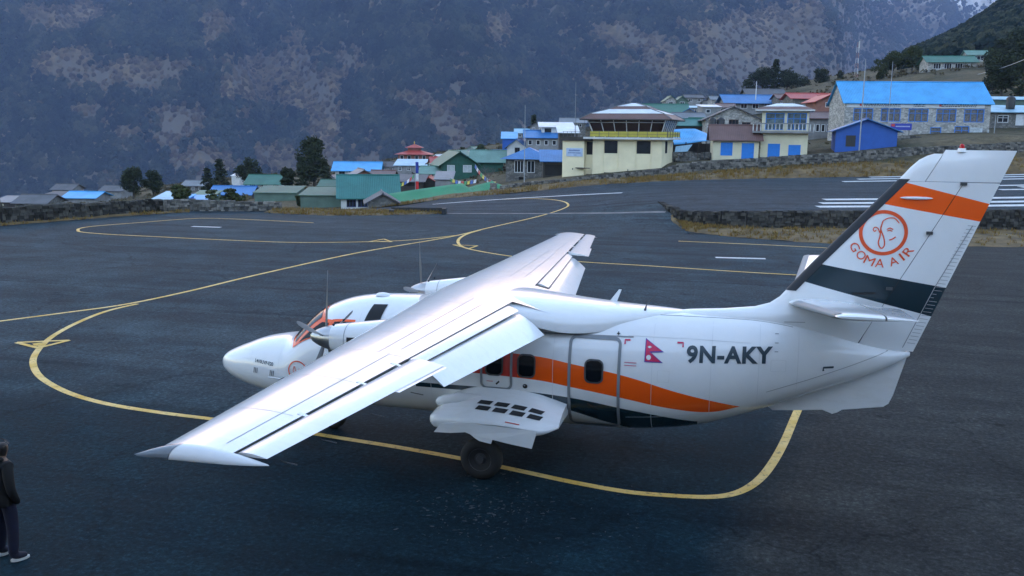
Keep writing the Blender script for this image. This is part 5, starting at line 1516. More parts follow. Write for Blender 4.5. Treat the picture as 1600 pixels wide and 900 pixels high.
    m2 = MB(); m2.box(-1.7, -0.15, -0.75, -0.2, 0.28, 0.36); m2.build("door_canopy", W_M['dark'], root)
    for xx in (ax+1.2, 0.525*wd):
        m2 = MB(); m2.box(xx-0.05, xx+0.05, -0.25 if xx < 0 else -0.04, -0.2 if xx < 0 else -0.002, 0.1, 0.28); m2.build("wall_lamp", M_STEEL, root)
    # aerials on the cab roof
    for (x, y, hh_) in ((-2.4, 1.5, 4.2), (-1.6, 2.2, 2.6), (1.2, 3.0, 0)):
        if hh_: m2 = MB(); m2.tube([(x, y, hz+0.4), (x, y, hz+0.4+hh_)], [0.03, 0.012], 5); m2.build("whip_aerial", M_STEEL, root)
    return root
tower()

# ---------------- cream station house with balcony
def station():
    t = 101.0; turn = -17.0; k = t/FPX
    p = P(1187, 251, t); zb = p.z
    root = empty("station_house", (p.x, p.y, zb), RZ0+R_(turn), "cream house with blue doors, glazed upper room and balcony above the runway wall", "house")
    wd = 66*k/math.cos(R_(turn)); dp = 5.0; h = 3.0
    mb = MB()
    facade(mb, root, (0, 0, 0), (1, 0, 0), (0, 1, 0), wd, lambda u: h, [(0.16*wd, 0.42*wd, 0.35, 1.85, 'shutter', 2, 2, 'blue'), (0.60*wd, 0.86*wd, 0.2, 1.75, 'shutter', 2, 2, 'blue')], 'blue')
    facade(mb, root, (wd, 0, 0), (0, 1, 0), (-1, 0, 0), dp, lambda u: h, [(1.6, 2.1, 0.2, 1.6, 'hole')], 'blue')
    facade(mb, root, (0, dp, 0), (0, -1, 0), (1, 0, 0), dp, lambda u: h, [], 'blue')
    mb.build("wall", W_M['cream'], root)
    m2 = MB(); m2.box(-0.9, wd+0.6, -0.7, dp, h+0.002, h+0.2); m2.build("balcony_slab", W_M['grey'], root)
    m2 = MB(); m2.box(-0.9, wd+0.6, -0.68, -0.56, h+0.95, h+1.07); m2.build("balcony_rail", W_M['grey'], root)
    n = 17
    for i in range(n):
        x = -0.85+(wd+1.4)*i/(n-1); m2 = MB(); m2.tube([(x, -0.62, h+0.2), (x, -0.62, h+0.45), (x, -0.62, h+0.7), (x, -0.62, h+0.95)], [0.05, 0.075, 0.05, 0.05], 6); m2.build("baluster", W_M['white'], root)
    hu = h+0.2; h2 = 2.15
    mb = MB()
    for f, (o, u, nrm, L_) in enumerate((((0, 0.1, hu), (1, 0, 0), (0, 1, 0), wd), ((wd, 0.1, hu), (0, 1, 0), (-1, 0, 0), dp-0.4), ((0, dp-0.3, hu), (0, -1, 0), (1, 0, 0), dp-0.4))):
        ops = [(0.08*L_, 0.48*L_, 0.15, h2-0.2, 'win', 2, 2, 'blue'), (0.54*L_, 0.95*L_, 0.15, h2-0.2, 'win', 3, 2, 'blue')] if f == 0 else [(0.1*L_, 0.5*L_, 0.15, h2-0.2, 'win', 3, 2, 'blue'), (0.55*L_, 0.9*L_, 0.15, h2-0.2, 'win', 2, 2, 'blue')]
        facade(mb, root, o, u, nrm, L_, lambda q: h2, ops, 'blue', mat("light_room_glass", (0.13, 0.17, 0.18), 0.15, 0.5, 2.0), 0.0)
    mb.build("upper_wall", W_M['cream'], root)
    zt = hu+h2
    ex0, ex1, ey0, ey1 = -0.75, wd+0.55, -0.55, dp+0.2
    m2 = MB(); m2.box(ex0, ex1, ey0, ey1, zt+0.003, zt+0.16); m2.build("eaves", W_M['white'], root)
    cx_, cy_ = (ex0+ex1)/2, (ey0+ey1)/2
    def rring(f, z): return [Vector((cx_+(x-cx_)*f, cy_+(y-cy_)*f, z)) for x, y in ((ex0, ey0), (ex1, ey0), (ex1, ey1), (ex0, ey1))]
    for f0, z0, f1, z1, m_ in ((1.0, zt+0.165, 0.72, zt+0.5, 'brown'), (0.72, zt+0.505, 0.3, zt+0.85, 'white')):
        m2 = MB(); a, b_ = rring(f0, z0), rring(f1, z1); m2.grid([a, b_], True); m2.cap(b_); m2.build("roof", B_[m_], root)
station()
house("annex_house", "low cream annex with brown tin roof and blue door beside the balcony house", "house", 1113, 1181, 252, 217, 101, 4.2, 'gable_u', 1.35, 'brown', 'cream', -8,
      [(0.17, 0.43, 0.25, 0.82, 'shutter', 2, 1, 'blue'), (0.63, 0.90, 0.0, 0.80, 'door', 1, 1, 'blue')], frame='blue', ov=0.45)
# ---------------- long stone house under the bright blue roof
root, wd, h = house("stone_office", "long stone house with bright blue roof and five blue-framed windows", "house", 1317, 1533, 212, 162, 116, 7.2, 'gable_u', 2.55, 'bluebright', 'stone', -4,
      wins(5, 0.42, 0.81, 0.135, 'win', 3, 2, 0.035, 0.985, 'blue')+[(0.60, 0.675, -0.10, 0.26, 'win', 1, 2, 'blue'), (0.765, 0.865, -0.08, 0.30, 'win', 2, 2, 'blue')], frame='blue', ov=0.32, pane=M_CURT)
m2 = MB(); m2.box(0.01*wd, 0.955*wd, -0.10, -0.04, h*0.835, h*0.985); sb = m2.build("sign_band", mat("white_sign_board", (0.55, 0.57, 0.58), 0.5, 0.08), root)
rl = random.Random(9)
for x0_, x1_ in ((0.13, 0.38), (0.47, 0.55), (0.66, 0.90)):
    for zc, hh_ in ((0.935, 0.035), (0.885, 0.028)):
        m2 = MB(); x = x0_*wd
        while x < x1_*wd:
            w_ = rl.uniform(0.10, 0.32); m2.box(x, min(x+w_, x1_*wd), -0.112, -0.102, h*(zc-hh_/2), h*(zc+hh_/2)); x += w_+0.07
        m2.build("sign_writing", mat("sign_ink", (0.07, 0.08, 0.10), 0.5, 0.1), sb)
for x_ in (0.10, 0.645):
    m2 = MB(); m2.box(x_*wd, x_*wd+0.28, -0.112, -0.102, h*0.88, h*0.955); m2.build("sign_emblem", M_RED, sb)
m2 = MB(); m2.box(0.87*wd, 0.955*wd, -0.06, -0.01, -0.02*h, 0.26*h); po = m2.build("poster", mat("pale_poster", (0.5, 0.55, 0.58), 0.5, 0.5, 1.5), root)
m2 = MB(); m2.box(0.985*wd-0.1, 0.985*wd+0.12, -0.42, -0.2, -0.25*h, 0.20*h); m2.build("gate_post", W_M['white'], root)
# blue notice board
p = P(1391, 203, 112)
rt = empty("notice_board", (p.x, p.y, p.z), RZ0, "small blue sign board with red corner below the stone house windows", "sign")
m2 = MB(); m2.box(0, 2.55, -0.04, 0.0, 0, 0.78); bd_ = m2.build("panel", mat("deep_blue_board", (0.02, 0.04, 0.35), 0.4, 0.1), rt)
m2 = MB(); m2.box(0.08, 0.5, -0.052, -0.042, 0.42, 0.72); m2.build("red_patch", M_RED, bd_)
m2 = MB(); x = 0.62
for i in range(12): m2.box(x, x+0.10, -0.052, -0.042, 0.36, 0.50); x += 0.145
m2.build("lettering", mat("board_white_ink", (0.5, 0.55, 0.65), 0.5, 0.1), bd_)
for x in (0.2, 2.3):
    m2 = MB(); m2.box(x-0.04, x+0.04, 0.0, 0.06, -2.0, 0.78); m2.build("post", M_STEEL, rt)
# ---------------- the rest of the village
house("blue_shed", "bright blue sheet-metal shed with low gable standing on the runway wall", "shed", 1304, 1390, 239, 205, 99, 4.6, 'gable_v', 1.15, 'blue', 'blue', -14, [(0.17, 0.33, 0.28, 0.78, 'shutter', 1, 1, 'dark')], frame='dark', ov=0.5)
house("long_outbuilding", "grey outbuilding with pale blue roof edge right of the long stone house", "house", 1546, 1640, 196, 176, 122, 5, 'shed', 0.9, 'paleblue', 'stonedark', 0, [(0.12, 0.30, 0.2, 0.75, 'win', 2, 2), (0.42, 0.56, 0.0, 0.85, 'door', 1, 1, 'white')], ov=0.5)
house("upper_outbuilding", "low green-grey building with pale blue roof behind the grey outbuilding", "house", 1540, 1650, 178, 157, 130, 5, 'shed', 0.55, 'paleblue', 'palegreen', 0, [], ov=0.3)
house("hillside_lodge", "stone lodge with green roof alone on the hillside", "house", 1449, 1518, 113, 97.5, 225, 7, 'gable_u', 1.5, 'green', 'stone', -8, wins(3, 0.3, 0.85, 0.16, 'win', 3, 1, 0.08, 0.75)+[(0.80, 0.88, 0.0, 0.85, 'door', 1, 1, 'white')], ov=0.6)
house("hillside_hut", "small green-roofed hut behind the hillside lodge", "house", 1512, 1542, 98, 86, 238, 5, 'gable_u', 1.1, 'dullgreen', 'stone', -8, wins(1, 0.25, 0.85, 0.5, 'win', 3, 1), ov=0.5)
house("red_house", "red house with gable front left of the long stone house", "house", 1276, 1316, 170, 158, 150, 6, 'gable_v', 1.0, 'red', 'redbrown', 0, wins(1, 0.2, 0.8, 0.35, 'win', 2, 1), ov=0.6)
house("red_roof_house", "house with faded red roof behind the balcony house", "house", 1238, 1300, 168, 154, 168, 6, 'gable_u', 0.9, 'red', 'stonedark', 0, [], ov=0.6)
house("fenced_house", "grey house with slatted veranda between balcony house and stone house", "house", 1262, 1322, 232, 186, 128, 5, 'gable_u', 0.8, 'brown', 'grey', 0, wins(6, 0.55, 0.8, 0.10, 'win', 1, 1, 0.15, 1.0), ov=0.4)
house("blue_roof_lodge", "wide lodge with blue roof above the brown annex roof", "house", 1135, 1206, 172, 160, 190, 7, 'gable_u', 1.5, 'blue', 'grey', 0, wins(4, 0.2, 0.8, 0.14, 'win', 2, 1), ov=0.8)
house("grey_roof_lodge", "grey-roofed lodge directly behind the wide blue-roofed lodge", "house", 1168, 1224, 158, 148, 215, 6, 'gable_u', 1.3, 'slate', 'stonedark', 0, [], ov=0.6)
house("gable_stone_house", "stone gable house with dark window frames above the blue tarpaulin shelter", "house", 1102, 1184, 208, 187, 135, 7, 'gable_v', 1.75, 'slate', 'stone', -6, [(0.42, 0.60, 0.45, 0.98, 'win', 3, 1, 'brown'), (0.66, 0.82, 0.35, 0.8, 'win', 2, 1, 'brown')], ov=0.6)
house("grey_tin_house", "pale grey tin-roofed house left of the stone gable house", "house", 1056, 1100, 194, 186, 160, 5, 'gable_u', 1.0, 'grey', 'grey', 0, wins(3, 0.2, 0.8, 0.12), ov=0.4)
house("square_tin_house", "boxy pale metal house stepping above the stone gable house", "house", 1097, 1124, 186, 168, 175, 5, 'shed', 0.5, 'white', 'grey', 0, [(0.2, 0.45, 0.5, 0.8, 'win', 1, 1)], ov=0.3)
house("green_barn", "broad green-roofed barn right of the control tower roof", "barn", 1006, 1068, 186, 176, 190, 8, 'gable_u', 1.7, 'green', 'dark', -10, [], ov=0.6)
house("dormer_lodge", "green lodge with twin gables on the skyline behind the barn", "house", 1040, 1056, 166, 157, 230, 6, 'gable_v', 1.0, 'green', 'stone', 0, wins(1, 0.2, 0.8, 0.4, 'win', 2, 1), ov=0.4)
house("dormer_wing", "right-hand gabled wing of the green skyline lodge", "house", 1057, 1074, 166, 157.5, 230, 6, 'gable_v', 1.0, 'green', 'palegreen', 0, wins(1, 0.2, 0.8, 0.4, 'win', 2, 1), ov=0.4)
house("skyline_house", "grey gabled house on the skyline near the prayer mast", "house", 1096, 1128, 168, 160, 235, 6, 'gable_v', 1.6, 'slate', 'grey', -8, [(0.4, 0.6, 0.3, 0.9, 'win', 1, 1)], ov=0.5)
house("pale_roof_house", "small house with pale blue roof edge below the skyline house", "house", 1080, 1112, 178, 169, 205, 5, 'shed', 0.5, 'paleblue', 'grey', 0, wins(2, 0.2, 0.8, 0.2), ov=0.4)
house("teal_tin_house", "low house with teal tin roof just right of the tower cab", "house", 1046, 1096, 206, 196, 140, 5, 'gable_u', 0.9, 'teal', 'dark', 0, [], ov=0.4)
house("white_roof_house", "white-roofed concrete house left of the tower above blue roofs", "house", 846, 893, 214, 199, 150, 5.5, 'shed', 0.7, 'white', 'white', 0, [(0.10, 0.32, 0.1, 0.85, 'hole'), (0.5, 0.9, 0.1, 0.85, 'hole')], ov=0.5)
house("pale_shed", "small pale-roofed shed against the tower annex", "shed", 874, 902, 226, 208, 118, 4, 'shed', 0.8, 'white', 'dark', 0, [], ov=0.3)
house("blue_box_house", "upper storey with bright blue roof above a small gable", "house", 785, 806, 234, 217, 158, 4, 'shed', 1.0, 'bluebright', 'blue', 0, [], ov=0.3)
house("gable_tin_house", "small pale gable house with dark window and blue side roof", "house", 792, 822, 246, 230, 150, 6, 'gable_v', 1.2, 'blue', 'white', -12, [(0.4, 0.66, 0.45, 0.95, 'win', 2, 1, 'dark')], ov=0.5)
house("long_blue_house", "long grey house with blue roof left of the tower", "house", 822, 884, 232, 215, 148, 6, 'gable_u', 1.0, 'blue', 'grey', 0, wins(5, 0.3, 0.75, 0.1, 'win', 1, 1), ov=0.5)
house("stone_blue_house", "rough stone house with low blue roof in front of the tower annex", "house", 790, 856, 288, 248, 112, 6, 'hip', 1.3, 'blue', 'stonedark', -6, [(0.2, 0.42, 0.45, 0.92, 'win', 3, 1), (0.50, 0.68, 0.45, 0.92, 'win', 2, 1), (0.3, 0.42, 0.0, 0.28, 'hole')], ov=0.7)
house("blue_lean_to", "small blue-roofed lean-to between the stone house and the tower", "shed", 848, 882, 280, 252, 106, 3, 'shed', 1.0, 'blue', 'dark', 0, [(0.1, 0.9, 0.2, 0.8, 'hole')], ov=0.4)
house("green_house", "dark green timber gable house with white curtained windows", "house", 691, 744, 272, 256, 140, 9, 'gable_v', 1.75, 'green', 'green', 14, [(0.14, 0.36, 0.15, 0.85, 'win', 2, 1), (0.60, 0.85, 0.15, 0.85, 'win', 2, 1)], ov=0.7, pane=mat("white_curtain_pane", (0.45, 0.5, 0.5), 0.3, 0.2))
house("green_wing", "long faded green roof running right from the dark green house", "house", 738, 786, 268, 252, 150, 7, 'gable_u', 1.6, 'dullgreen', 'green', 0, [], ov=0.6)
house("crimson_roof_house", "low house with crimson roof left of the dark green house", "house", 676, 700, 270, 256, 148, 5, 'gable_u', 0.9, 'red', 'dark', 10, [], ov=0.4)
def gompa():
    root, wd, h = house("red_gompa", "red-roofed temple with two roof tiers rising behind the village", "temple", 622, 668, 252, 241, 215, 7, 'hip', 1.2, 'red', 'redbrown', 0, wins(4, 0.25, 0.8, 0.12, 'win', 1, 1), ov=0.9)
    m2 = MB(); c = wd/2
    m2.box(c-1.4, c+1.4, 2.1, 4.9, h+0.7, h+1.5); m2.build("lantern_wall", W_M['redbrown'], root)
    m2 = MB(); a = [(c-2.1, 1.4, h+1.45), (c+2.1, 1.4, h+1.45), (c+2.1, 5.6, h+1.45), (c-2.1, 5.6, h+1.45)]
    for i in range(4): m2.face([a[i], a[(i+1) % 4], (c, 3.5, h+2.3)])
    m2.face(a[::-1]); m2.build("upper_roof", B_['red'], root)
    m2 = MB(); m2.tube([(c, 3.5, h+2.25), (c, 3.5, h+2.6), (c, 3.5, h+3.0)], [0.12, 0.16, 0.02], 6); m2.build("finial", mat("gilded_finial", (0.6, 0.4, 0.1), 0.3, 0.1, metal=0.8), root)
gompa()
house("pale_blue_lodge", "wide low lodge with pale blue roof below the red temple", "house", 618, 686, 268, 259, 172, 6, 'shed', 0.9, 'paleblue', 'grey', 0, wins(5, 0.1, 0.8, 0.08), ov=0.4)
house("small_white_gable", "tiny pale gable hut right of the red temple", "house", 672, 690, 254, 248, 190, 5, 'gable_v', 0.7, 'white', 'grey', -15, [], ov=0.3)
house("pale_gable_house", "pale-roofed gable house behind the dark green house", "house", 696, 722, 250, 243, 185, 6, 'gable_v', 0.9, 'dullgreen', 'grey', -20, [], ov=0.4)
house("slope_gable_house", "green-roofed gable house on the slope above the dark green house", "house", 724, 748, 244, 237, 195, 6, 'gable_v', 0.9, 'dullgreen', 'white', -18, [], ov=0.4)
house("blue_white_house", "white house with bright blue roof and navy windows beside the big dark tree", "house", 524, 590, 292, 266, 148, 6, 'gable_u', 1.1, 'bluebright', 'white', 4, wins(3, 0.42, 0.92, 0.14, 'win', 2, 2, 0.04, 0.75, 'navy'), ov=0.6)
house("grey_hut", "grey-roofed hut in front of the blue and white house", "hut", 548, 588, 296, 278, 125, 5, 'gable_v', 1.0, 'grey', 'redbrown', 18, [], ov=0.5)
house("brown_hut", "brown-roofed hut right of the grey-roofed hut", "hut", 580, 612, 292, 276, 132, 5, 'gable_u', 0.7, 'brown', 'dark', 0, [], ov=0.4)
house("teal_house", "white house with large teal roof and dark window band at the apron edge", "house", 533, 618, 330, 307, 97, 6.4, 'gable_u', 2.0, 'teal', 'white', 10, [(0.10, 0.27, 0.25, 0.78, 'win', 3, 1, 'navy'), (0.30, 0.48, 0.25, 0.78, 'win', 3, 1, 'navy'), (0.52, 0.66, 0.25, 0.78, 'win', 2, 1, 'navy')], ov=0.5)
house("field_hut", "weathered gable hut half hidden beside the green tarpaulin roof", "hut", 576, 620, 332, 316, 88, 4.5, 'gable_v', 0.75, 'slate', 'stonedark', 10, [], ov=0.45)
house("grey_roof_shack", "low grey shack roof right of the field hut", "hut", 616, 660, 292, 284, 118, 4, 'shed', 0.6, 'slate', 'dark', 0, [(0.1, 0.9, 0.1, 0.8, 'hole')], ov=0.4)
house("teal_roof_hut", "teal roofed hut between the temple and the flag pole", "hut", 655, 690, 280, 271, 140, 5, 'gable_u', 0.9, 'dullgreen', 'stonedark', -8, wins(2, 0.2, 0.8, 0.2), ov=0.4)
house("sheet_shack", "grey sheet-metal shack behind the green tarpaulin roofs", "hut", 680, 706, 292, 281, 118, 4, 'shed', 0.8, 'grey', 'grey', 0, [], ov=0.2)
house("maroon_shack", "maroon-roofed shack behind the green tarpaulin roofs", "hut", 658, 682, 292, 285, 120, 4, 'gable_v', 0.6, 'red', 'dark', 0, [], ov=0.3)
for spec in (
 ("tin_cottage", "small brown-roofed cottage between the red temple and dark green house", 668, 686, 262, 255, 165, 5, 'gable_v', 0.7, 'brown', 'stonedark', -10),
 ("slate_cottage", "slate-roofed cottage below the pale gable house", 704, 726, 262, 254, 172, 5, 'gable_u', 0.8, 'slate', 'grey', 6),
 ("blue_cottage", "blue-roofed cottage right of the long faded green roof", 768, 790, 252, 243, 165, 5, 'gable_u', 0.8, 'blue', 'grey', -6),
 ("pale_cottage", "pale-roofed cottage above the long blue house", 806, 830, 216, 208, 185, 5, 'gable_u', 0.7, 'paleblue', 'grey', 0),
 ("grey_terrace", "grey terrace house between the white-roofed house and tower roof", 876, 914, 200, 192, 190, 6, 'gable_u', 0.9, 'grey', 'stonedark', -4),
 ("dark_terrace", "dark-roofed terrace house left of the white-roofed house", 828, 850, 206, 198, 180, 5, 'gable_v', 0.8, 'slate', 'grey', -8),
 ("blue_cabin", "tiny blue cabin roof just right of the tower roof", 1066, 1086, 184, 176, 185, 4, 'gable_v', 0.7, 'blue', 'grey', -8),
 ("green_cabin", "green cabin roof between teal roof and stone gable house", 1082, 1108, 200, 192, 150, 4, 'gable_u', 0.7, 'green', 'dark', 0),
 ("tin_cabin", "rusty tin cabin right of the boxy metal house", 1122, 1146, 176, 168, 182, 5, 'gable_u', 0.7, 'brown', 'grey', -6),
 ("skyline_cabin", "grey cabin on the skyline left of the wide blue-roofed lodge", 1112, 1136, 164, 156, 225, 5, 'gable_u', 0.8, 'grey', 'stone', 0),
 ("skyline_barn", "low slate barn on the skyline right of the green barn roof", 1072, 1098, 160, 153, 250, 6, 'gable_u', 0.8, 'slate', 'grey', 0),
 ("brick_cottage", "brown cottage behind the balcony house roof", 1216, 1242, 164, 154, 185, 5, 'gable_u', 0.8, 'brown', 'stonedark', 0),
 ("hedge_cottage", "grey cottage left of the blue and white house", 508, 528, 290, 281, 170, 5, 'gable_v', 0.7, 'grey', 'white', 0),
 ("lower_cottage", "dull green cottage between the big dark tree and teal roof", 500, 530, 300, 291, 130, 5, 'gable_u', 0.7, 'shedgreen', 'stonedark', 0),
 ("orchard_cottage", "slate cottage among leafless trees left of the temple", 592, 616, 268, 260, 190, 5, 'gable_u', 0.8, 'slate', 'grey', 5)):
    nm_, lb_, x0_, x1_, yb_, ye_, t_, dp_, rf_, rh_, rm_, wm_, tn_ = spec
    house(nm_, lb_, "house", x0_, x1_, yb_, ye_, t_, dp_, rf_, rh_, rm_, wm_, tn_, wins(2, 0.2, 0.8, 0.2, 'win', 2, 1), ov=0.4)
# long green tarpaulin roofs along the apron edge
def tarp(name, label, ridge, eave, t0, t1, back=4.5, posts=5):
    """ridge, eave: pixel polylines; a sagging sheet roof on posts"""
    root = None
    mb = MB(); rows = []
    n = len(ridge)
    R1 = [P(x, y, t1) for x, y in ridge]; E1 = [P(x, y, t0) for x, y in eave]
    root = empty(name, tuple(E1[0]), 0, label, "shelter")
    off = E1[0]
    k = 6
    for j in range(k+1):
        v = j/k; row = []
        for i in range(n-1):
            for q in range(5):
                u = q/5; a = R1[i].lerp(R1[i+1], u); b_ = E1[i].lerp(E1[i+1], u)
                p = a.lerp(b_, v); p.z -= 0.10*math.sin(math.pi*v)*(1+0.7*math.sin(9*u+i*2)); row.append(p-off)
        row.append(R1[-1].lerp(E1[-1], v)-off); rows.append(row)
    mb.grid(rows)
    bk = [p+Vector((FX, FY, 0))*(t1-t0)*1.0+Vector((0, 0, -0.8))-off for p in R1]
    m2 = mb; i0 = len(rows[0])
    rr2 = []
    for i in range(n-1):
        for q in range(5): rr2.append(bk[i].lerp(bk[i+1], q/5))
    rr2.append(bk[-1]); mb.grid([rows[0], rr2])
    o = mb.build("sheet_roof", B_['greentarp'], root, smooth=True)
    sm = o.modifiers.new("thickness", 'SOLIDIFY'); sm.thickness = 0.05
    for i in range(posts):
        u = i/(posts-1)*(n-1); ii = min(int(u), n-2); p = E1[ii].lerp(E1[ii+1], u-ii)-off
        m3 = MB(); m3.tube([p+Vector((0, 0, -0.06)), p+Vector((0, 0, -2.2))], 0.06, 5); m3.build("post", W_M['dark'], root)
    m3 = MB(); a = [p-off for p in E1]; lo = [q+Vector((0, 0, -2.0)) for q in a]
    sh = Vector((FX, FY, 0))*0.25
    m3.grid([[q+sh+Vector((0, 0, -0.1)) for q in a], [q+sh for q in lo]]); m3.build("back_wall", W_M['dark'], root)
tarp("green_tarpaulin_shelter", "long bright green tarpaulin roof sloping along the apron edge", [(598, 304), (650, 296), (700, 289), (722, 286)], [(622, 320), (665, 315), (710, 308), (746, 302)], 90, 93.5)
tarp("green_tarpaulin_canopy", "peaked green tarpaulin roof left of the stone gate posts", [(722, 296), (745, 289), (768, 283), (792, 292)], [(716, 303), (740, 303), (770, 303), (796, 300)], 93, 96)
for i, (x, y0, y1) in enumerate(((771, 306, 289), (787, 305, 290))):
    p = P(x, y0, 92); h_ = (y0-y1)*92/FPX
    m2 = MB(); rl = random.Random(i)
    z = -0.6
    while z < h_:
        a = 0.30+rl.uniform(-0.05, 0.05); b_ = z+rl.uniform(0.18, 0.3); m2.box(-a, a, -a*0.9, a*0.9, z, b_-0.02); z = b_
    o = m2.build("stone_gate_post", W_M['stonedark']); o.location = p
    tag(o, ("left-hand", "right-hand")[i]+" stone gate post at the end of the runway wall", "gate post", "stone gate posts by the runway")
# left part of the village
house("green_roof_school", "white building with green roof left of the big dark tree", "house", 386, 440, 297, 287, 170, 7, 'gable_u', 1.4, 'green', 'white', 0, wins(3, 0.1, 0.85, 0.18, 'win', 3, 1), ov=0.6)
house("green_long_shed", "long faded green sheet-metal shed behind the apron wall", "shed", 398, 462, 318, 302, 115, 5, 'shed', 0.55, 'shedgreen', 'palegreen', 0, [], ov=0.2)
house("green_end_shed", "green sheet-metal shed next to the teal-roofed house", "shed", 470, 534, 332, 306, 100, 5, 'shed', 0.55, 'shedgreen', 'palegreen', 0, [], ov=0.2)
house("blue_roof_row", "blue-roofed low house behind the round green bush", "house", 330, 390, 312, 303, 132, 5, 'gable_u', 0.9, 'blue', 'dark', 0, [], ov=0.5)
house("bright_blue_hut", "bright blue-roofed hut just above the apron wall", "hut", 282, 318, 325, 316, 100, 4, 'shed', 0.4, 'bluebright', 'dark', 0, [], ov=0.3)
house("teal_blue_hut", "pale teal hut at the corner of the apron wall", "hut", 242, 268, 326, 312, 96, 4, 'shed', 0.5, 'paleblue', 'palegreen', 0, [], ov=0.3)
house("small_blue_hut", "small blue-roofed hut right of the pale teal hut", "hut", 262, 284, 328, 316, 98, 4, 'shed', 0.5, 'bluebright', 'blue', 0, [], ov=0.2)
house("green_hut", "green-roofed hut behind the round bush", "hut", 300, 330, 318, 308, 118, 4, 'shed', 0.5, 'green', 'palegreen', 0, [], ov=0.3)
house("far_blue_house", "low house with bright blue roof at the far left of the village", "house", 100, 148, 318, 309, 150, 6, 'gable_u', 0.75, 'bluebright', 'grey', 0, [], ov=0.5)
house("far_grey_house", "dark grey-roofed house at the far left edge of the village", "house", 24, 72, 328, 317, 140, 6, 'gable_u', 1.0, 'slate', 'stonedark', 0, [], ov=0.5)
house("far_flat_house", "flat dark-roofed house left of the far blue roof", "house", 60, 98, 318, 308, 165, 6, 'shed', 0.5, 'slate', 'stonedark', 0, [], ov=0.4)
house("far_slate_house", "dark-roofed house high behind the far blue roof", "house", 82, 112, 304, 296, 210, 6, 'gable_u', 1.0, 'slate', 'grey', 0, [], ov=0.5)
house("far_slate_cottage", "slate-roofed house left of the left-hand trees", "house", 158, 190, 306, 298, 200, 6, 'gable_u', 0.9, 'slate', 'grey', 0, [], ov=0.5)
house("far_edge_house", "grey roof touching the left edge of the picture", "house", -12, 14, 324, 316, 150, 5, 'shed', 0.6, 'grey', 'dark', 0, [], ov=0.4)
house("valley_house", "small grey house among trees right of the left-hand trees", "house", 286, 318, 298, 290, 200, 6, 'gable_u', 0.9, 'grey', 'stonedark', 0, wins(3, 0.1, 0.8, 0.14), ov=0.5)
house("valley_white_hut", "tiny white hut among the trees above the blue roofs", "hut", 362, 374, 284, 275, 215, 4, 'shed', 0.4, 'white', 'white', 0, [], ov=0.2)
# blue tarpaulin shelter between tower and cream annex
def shelter():
    t = 106.0; p = P(1052, 240, t)
    root = empty("blue_tarpaulin_shelter", tuple(p), RZ0, "open shelter with sagging bright blue tarpaulin roof beside the tower", "shelter")
    def L_(px, py, tt): q = P(px, py, tt)-p; c, s = math.cos(-RZ0), math.sin(-RZ0); return Vector((q.x*c-q.y*s, q.x*s+q.y*c, q.z))
    top = [L_(1052, 202, t+4), L_(1070, 201, t+4), L_(1086, 201, t+4), L_(1104, 208, t+4)]
    bot = [L_(1050, 226, t), L_(1070, 224.5, t), L_(1088, 222, t), L_(1112, 219, t)]
    mb = MB(); rows = []
    for j in range(7):
        v = j/6; row = []
        for i in range(3):
            for q in range(5): row.append(top[i].lerp(top[i+1], q/5).lerp(bot[i].lerp(bot[i+1], q/5), v)+Vector((0, 0, -0.15*math.sin(math.pi*v))))
        row.append(top[3].lerp(bot[3], v)); rows.append(row)
    mb.grid(rows); o = mb.build("tarpaulin_roof", B_['bluebright'], root, smooth=True); sm = o.modifiers.new("thickness", 'SOLIDIFY'); sm.thickness = 0.04
    mb = MB(); mb.grid([[L_(1056, 229, t-0.5), L_(1082, 226, t-0.5)], [L_(1054, 238, t-1.2), L_(1074, 237, t-1.2)]]); o = mb.build("lower_awning", B_['paleblue'], root); sm = o.modifiers.new("thickness", 'SOLIDIFY'); sm.thickness = 0.04
    for px, tt in ((1052, t), (1072, t), (1092, t), (1110, t), (1104, t+4)):
        a = L_(px, 222 if tt == t else 208, tt); m2 = MB(); m2.tube([a, a+Vector((0, 0, -2.6))], 0.06, 5); m2.build("post", W_M['dark'], root)
    mb = MB(); q0, q1 = L_(1050, 226, t+4), L_(1112, 224, t+4); mb.grid([[q0, q1], [q0+Vector((0, 0, -2.4)), q1+Vector((0, 0, -2.4))]]); mb.build("back_wall", W_M['dark'], root)
shelter()
# stacked timber and rubble under the shelter
rl = random.Random(12)
mb = MB()
for i in range(110):
    px, py = rl.uniform(1052, 1112), 0; tt = rl.uniform(103, 106)
    p = P(px, rl.uniform(240, 252), tt); a, b_, c = rl.uniform(.15, .5), rl.uniform(.15, .4), rl.uniform(.1, .3)
    th = rl.uniform(0, 3); q = [Vector((x*math.cos(th)-y*math.sin(th), x*math.sin(th)+y*math.cos(th), z))+p for z in (-c, c) for x, y in ((-a, -b_), (a, -b_), (a, b_), (-a, b_))]
    mb.hexa(q)
tag(mb.build("rubble_heap", W_M['stonedark']), "loose rubble and stacked timber under the blue shelter", "rubble", kind="stuff")
# rain-water tanks
for i, (px, py, lab) in enumerate(((1113, 196, "left-hand black water tank beside the stone gable house"), (1126, 196, "right-hand black water tank beside the stone gable house"), (1579, 163, "black water tank on the low roof at the right edge"))):
    p = P(px, py, 128 if i < 2 else 124); mb = MB()
    mb.tube([p+Vector((0, 0, z)) for z in (-0.6, -0.55, 0.75, 0.9, 1.05, 1.1)], [0.5, 0.55, 0.55, 0.48, 0.25, 0.2], 14)
    for z in (0.0, 0.35, 0.7): mb.tube([p+Vector((0, 0, z-0.03)), p+Vector((0, 0, z+0.03))], 0.575, 14)
    tag(mb.build("water_tank", mat("black_plastic", (0.015, 0.016, 0.018), 0.4, 0.1), smooth=40), lab, "water tank", "black rain-water tanks")

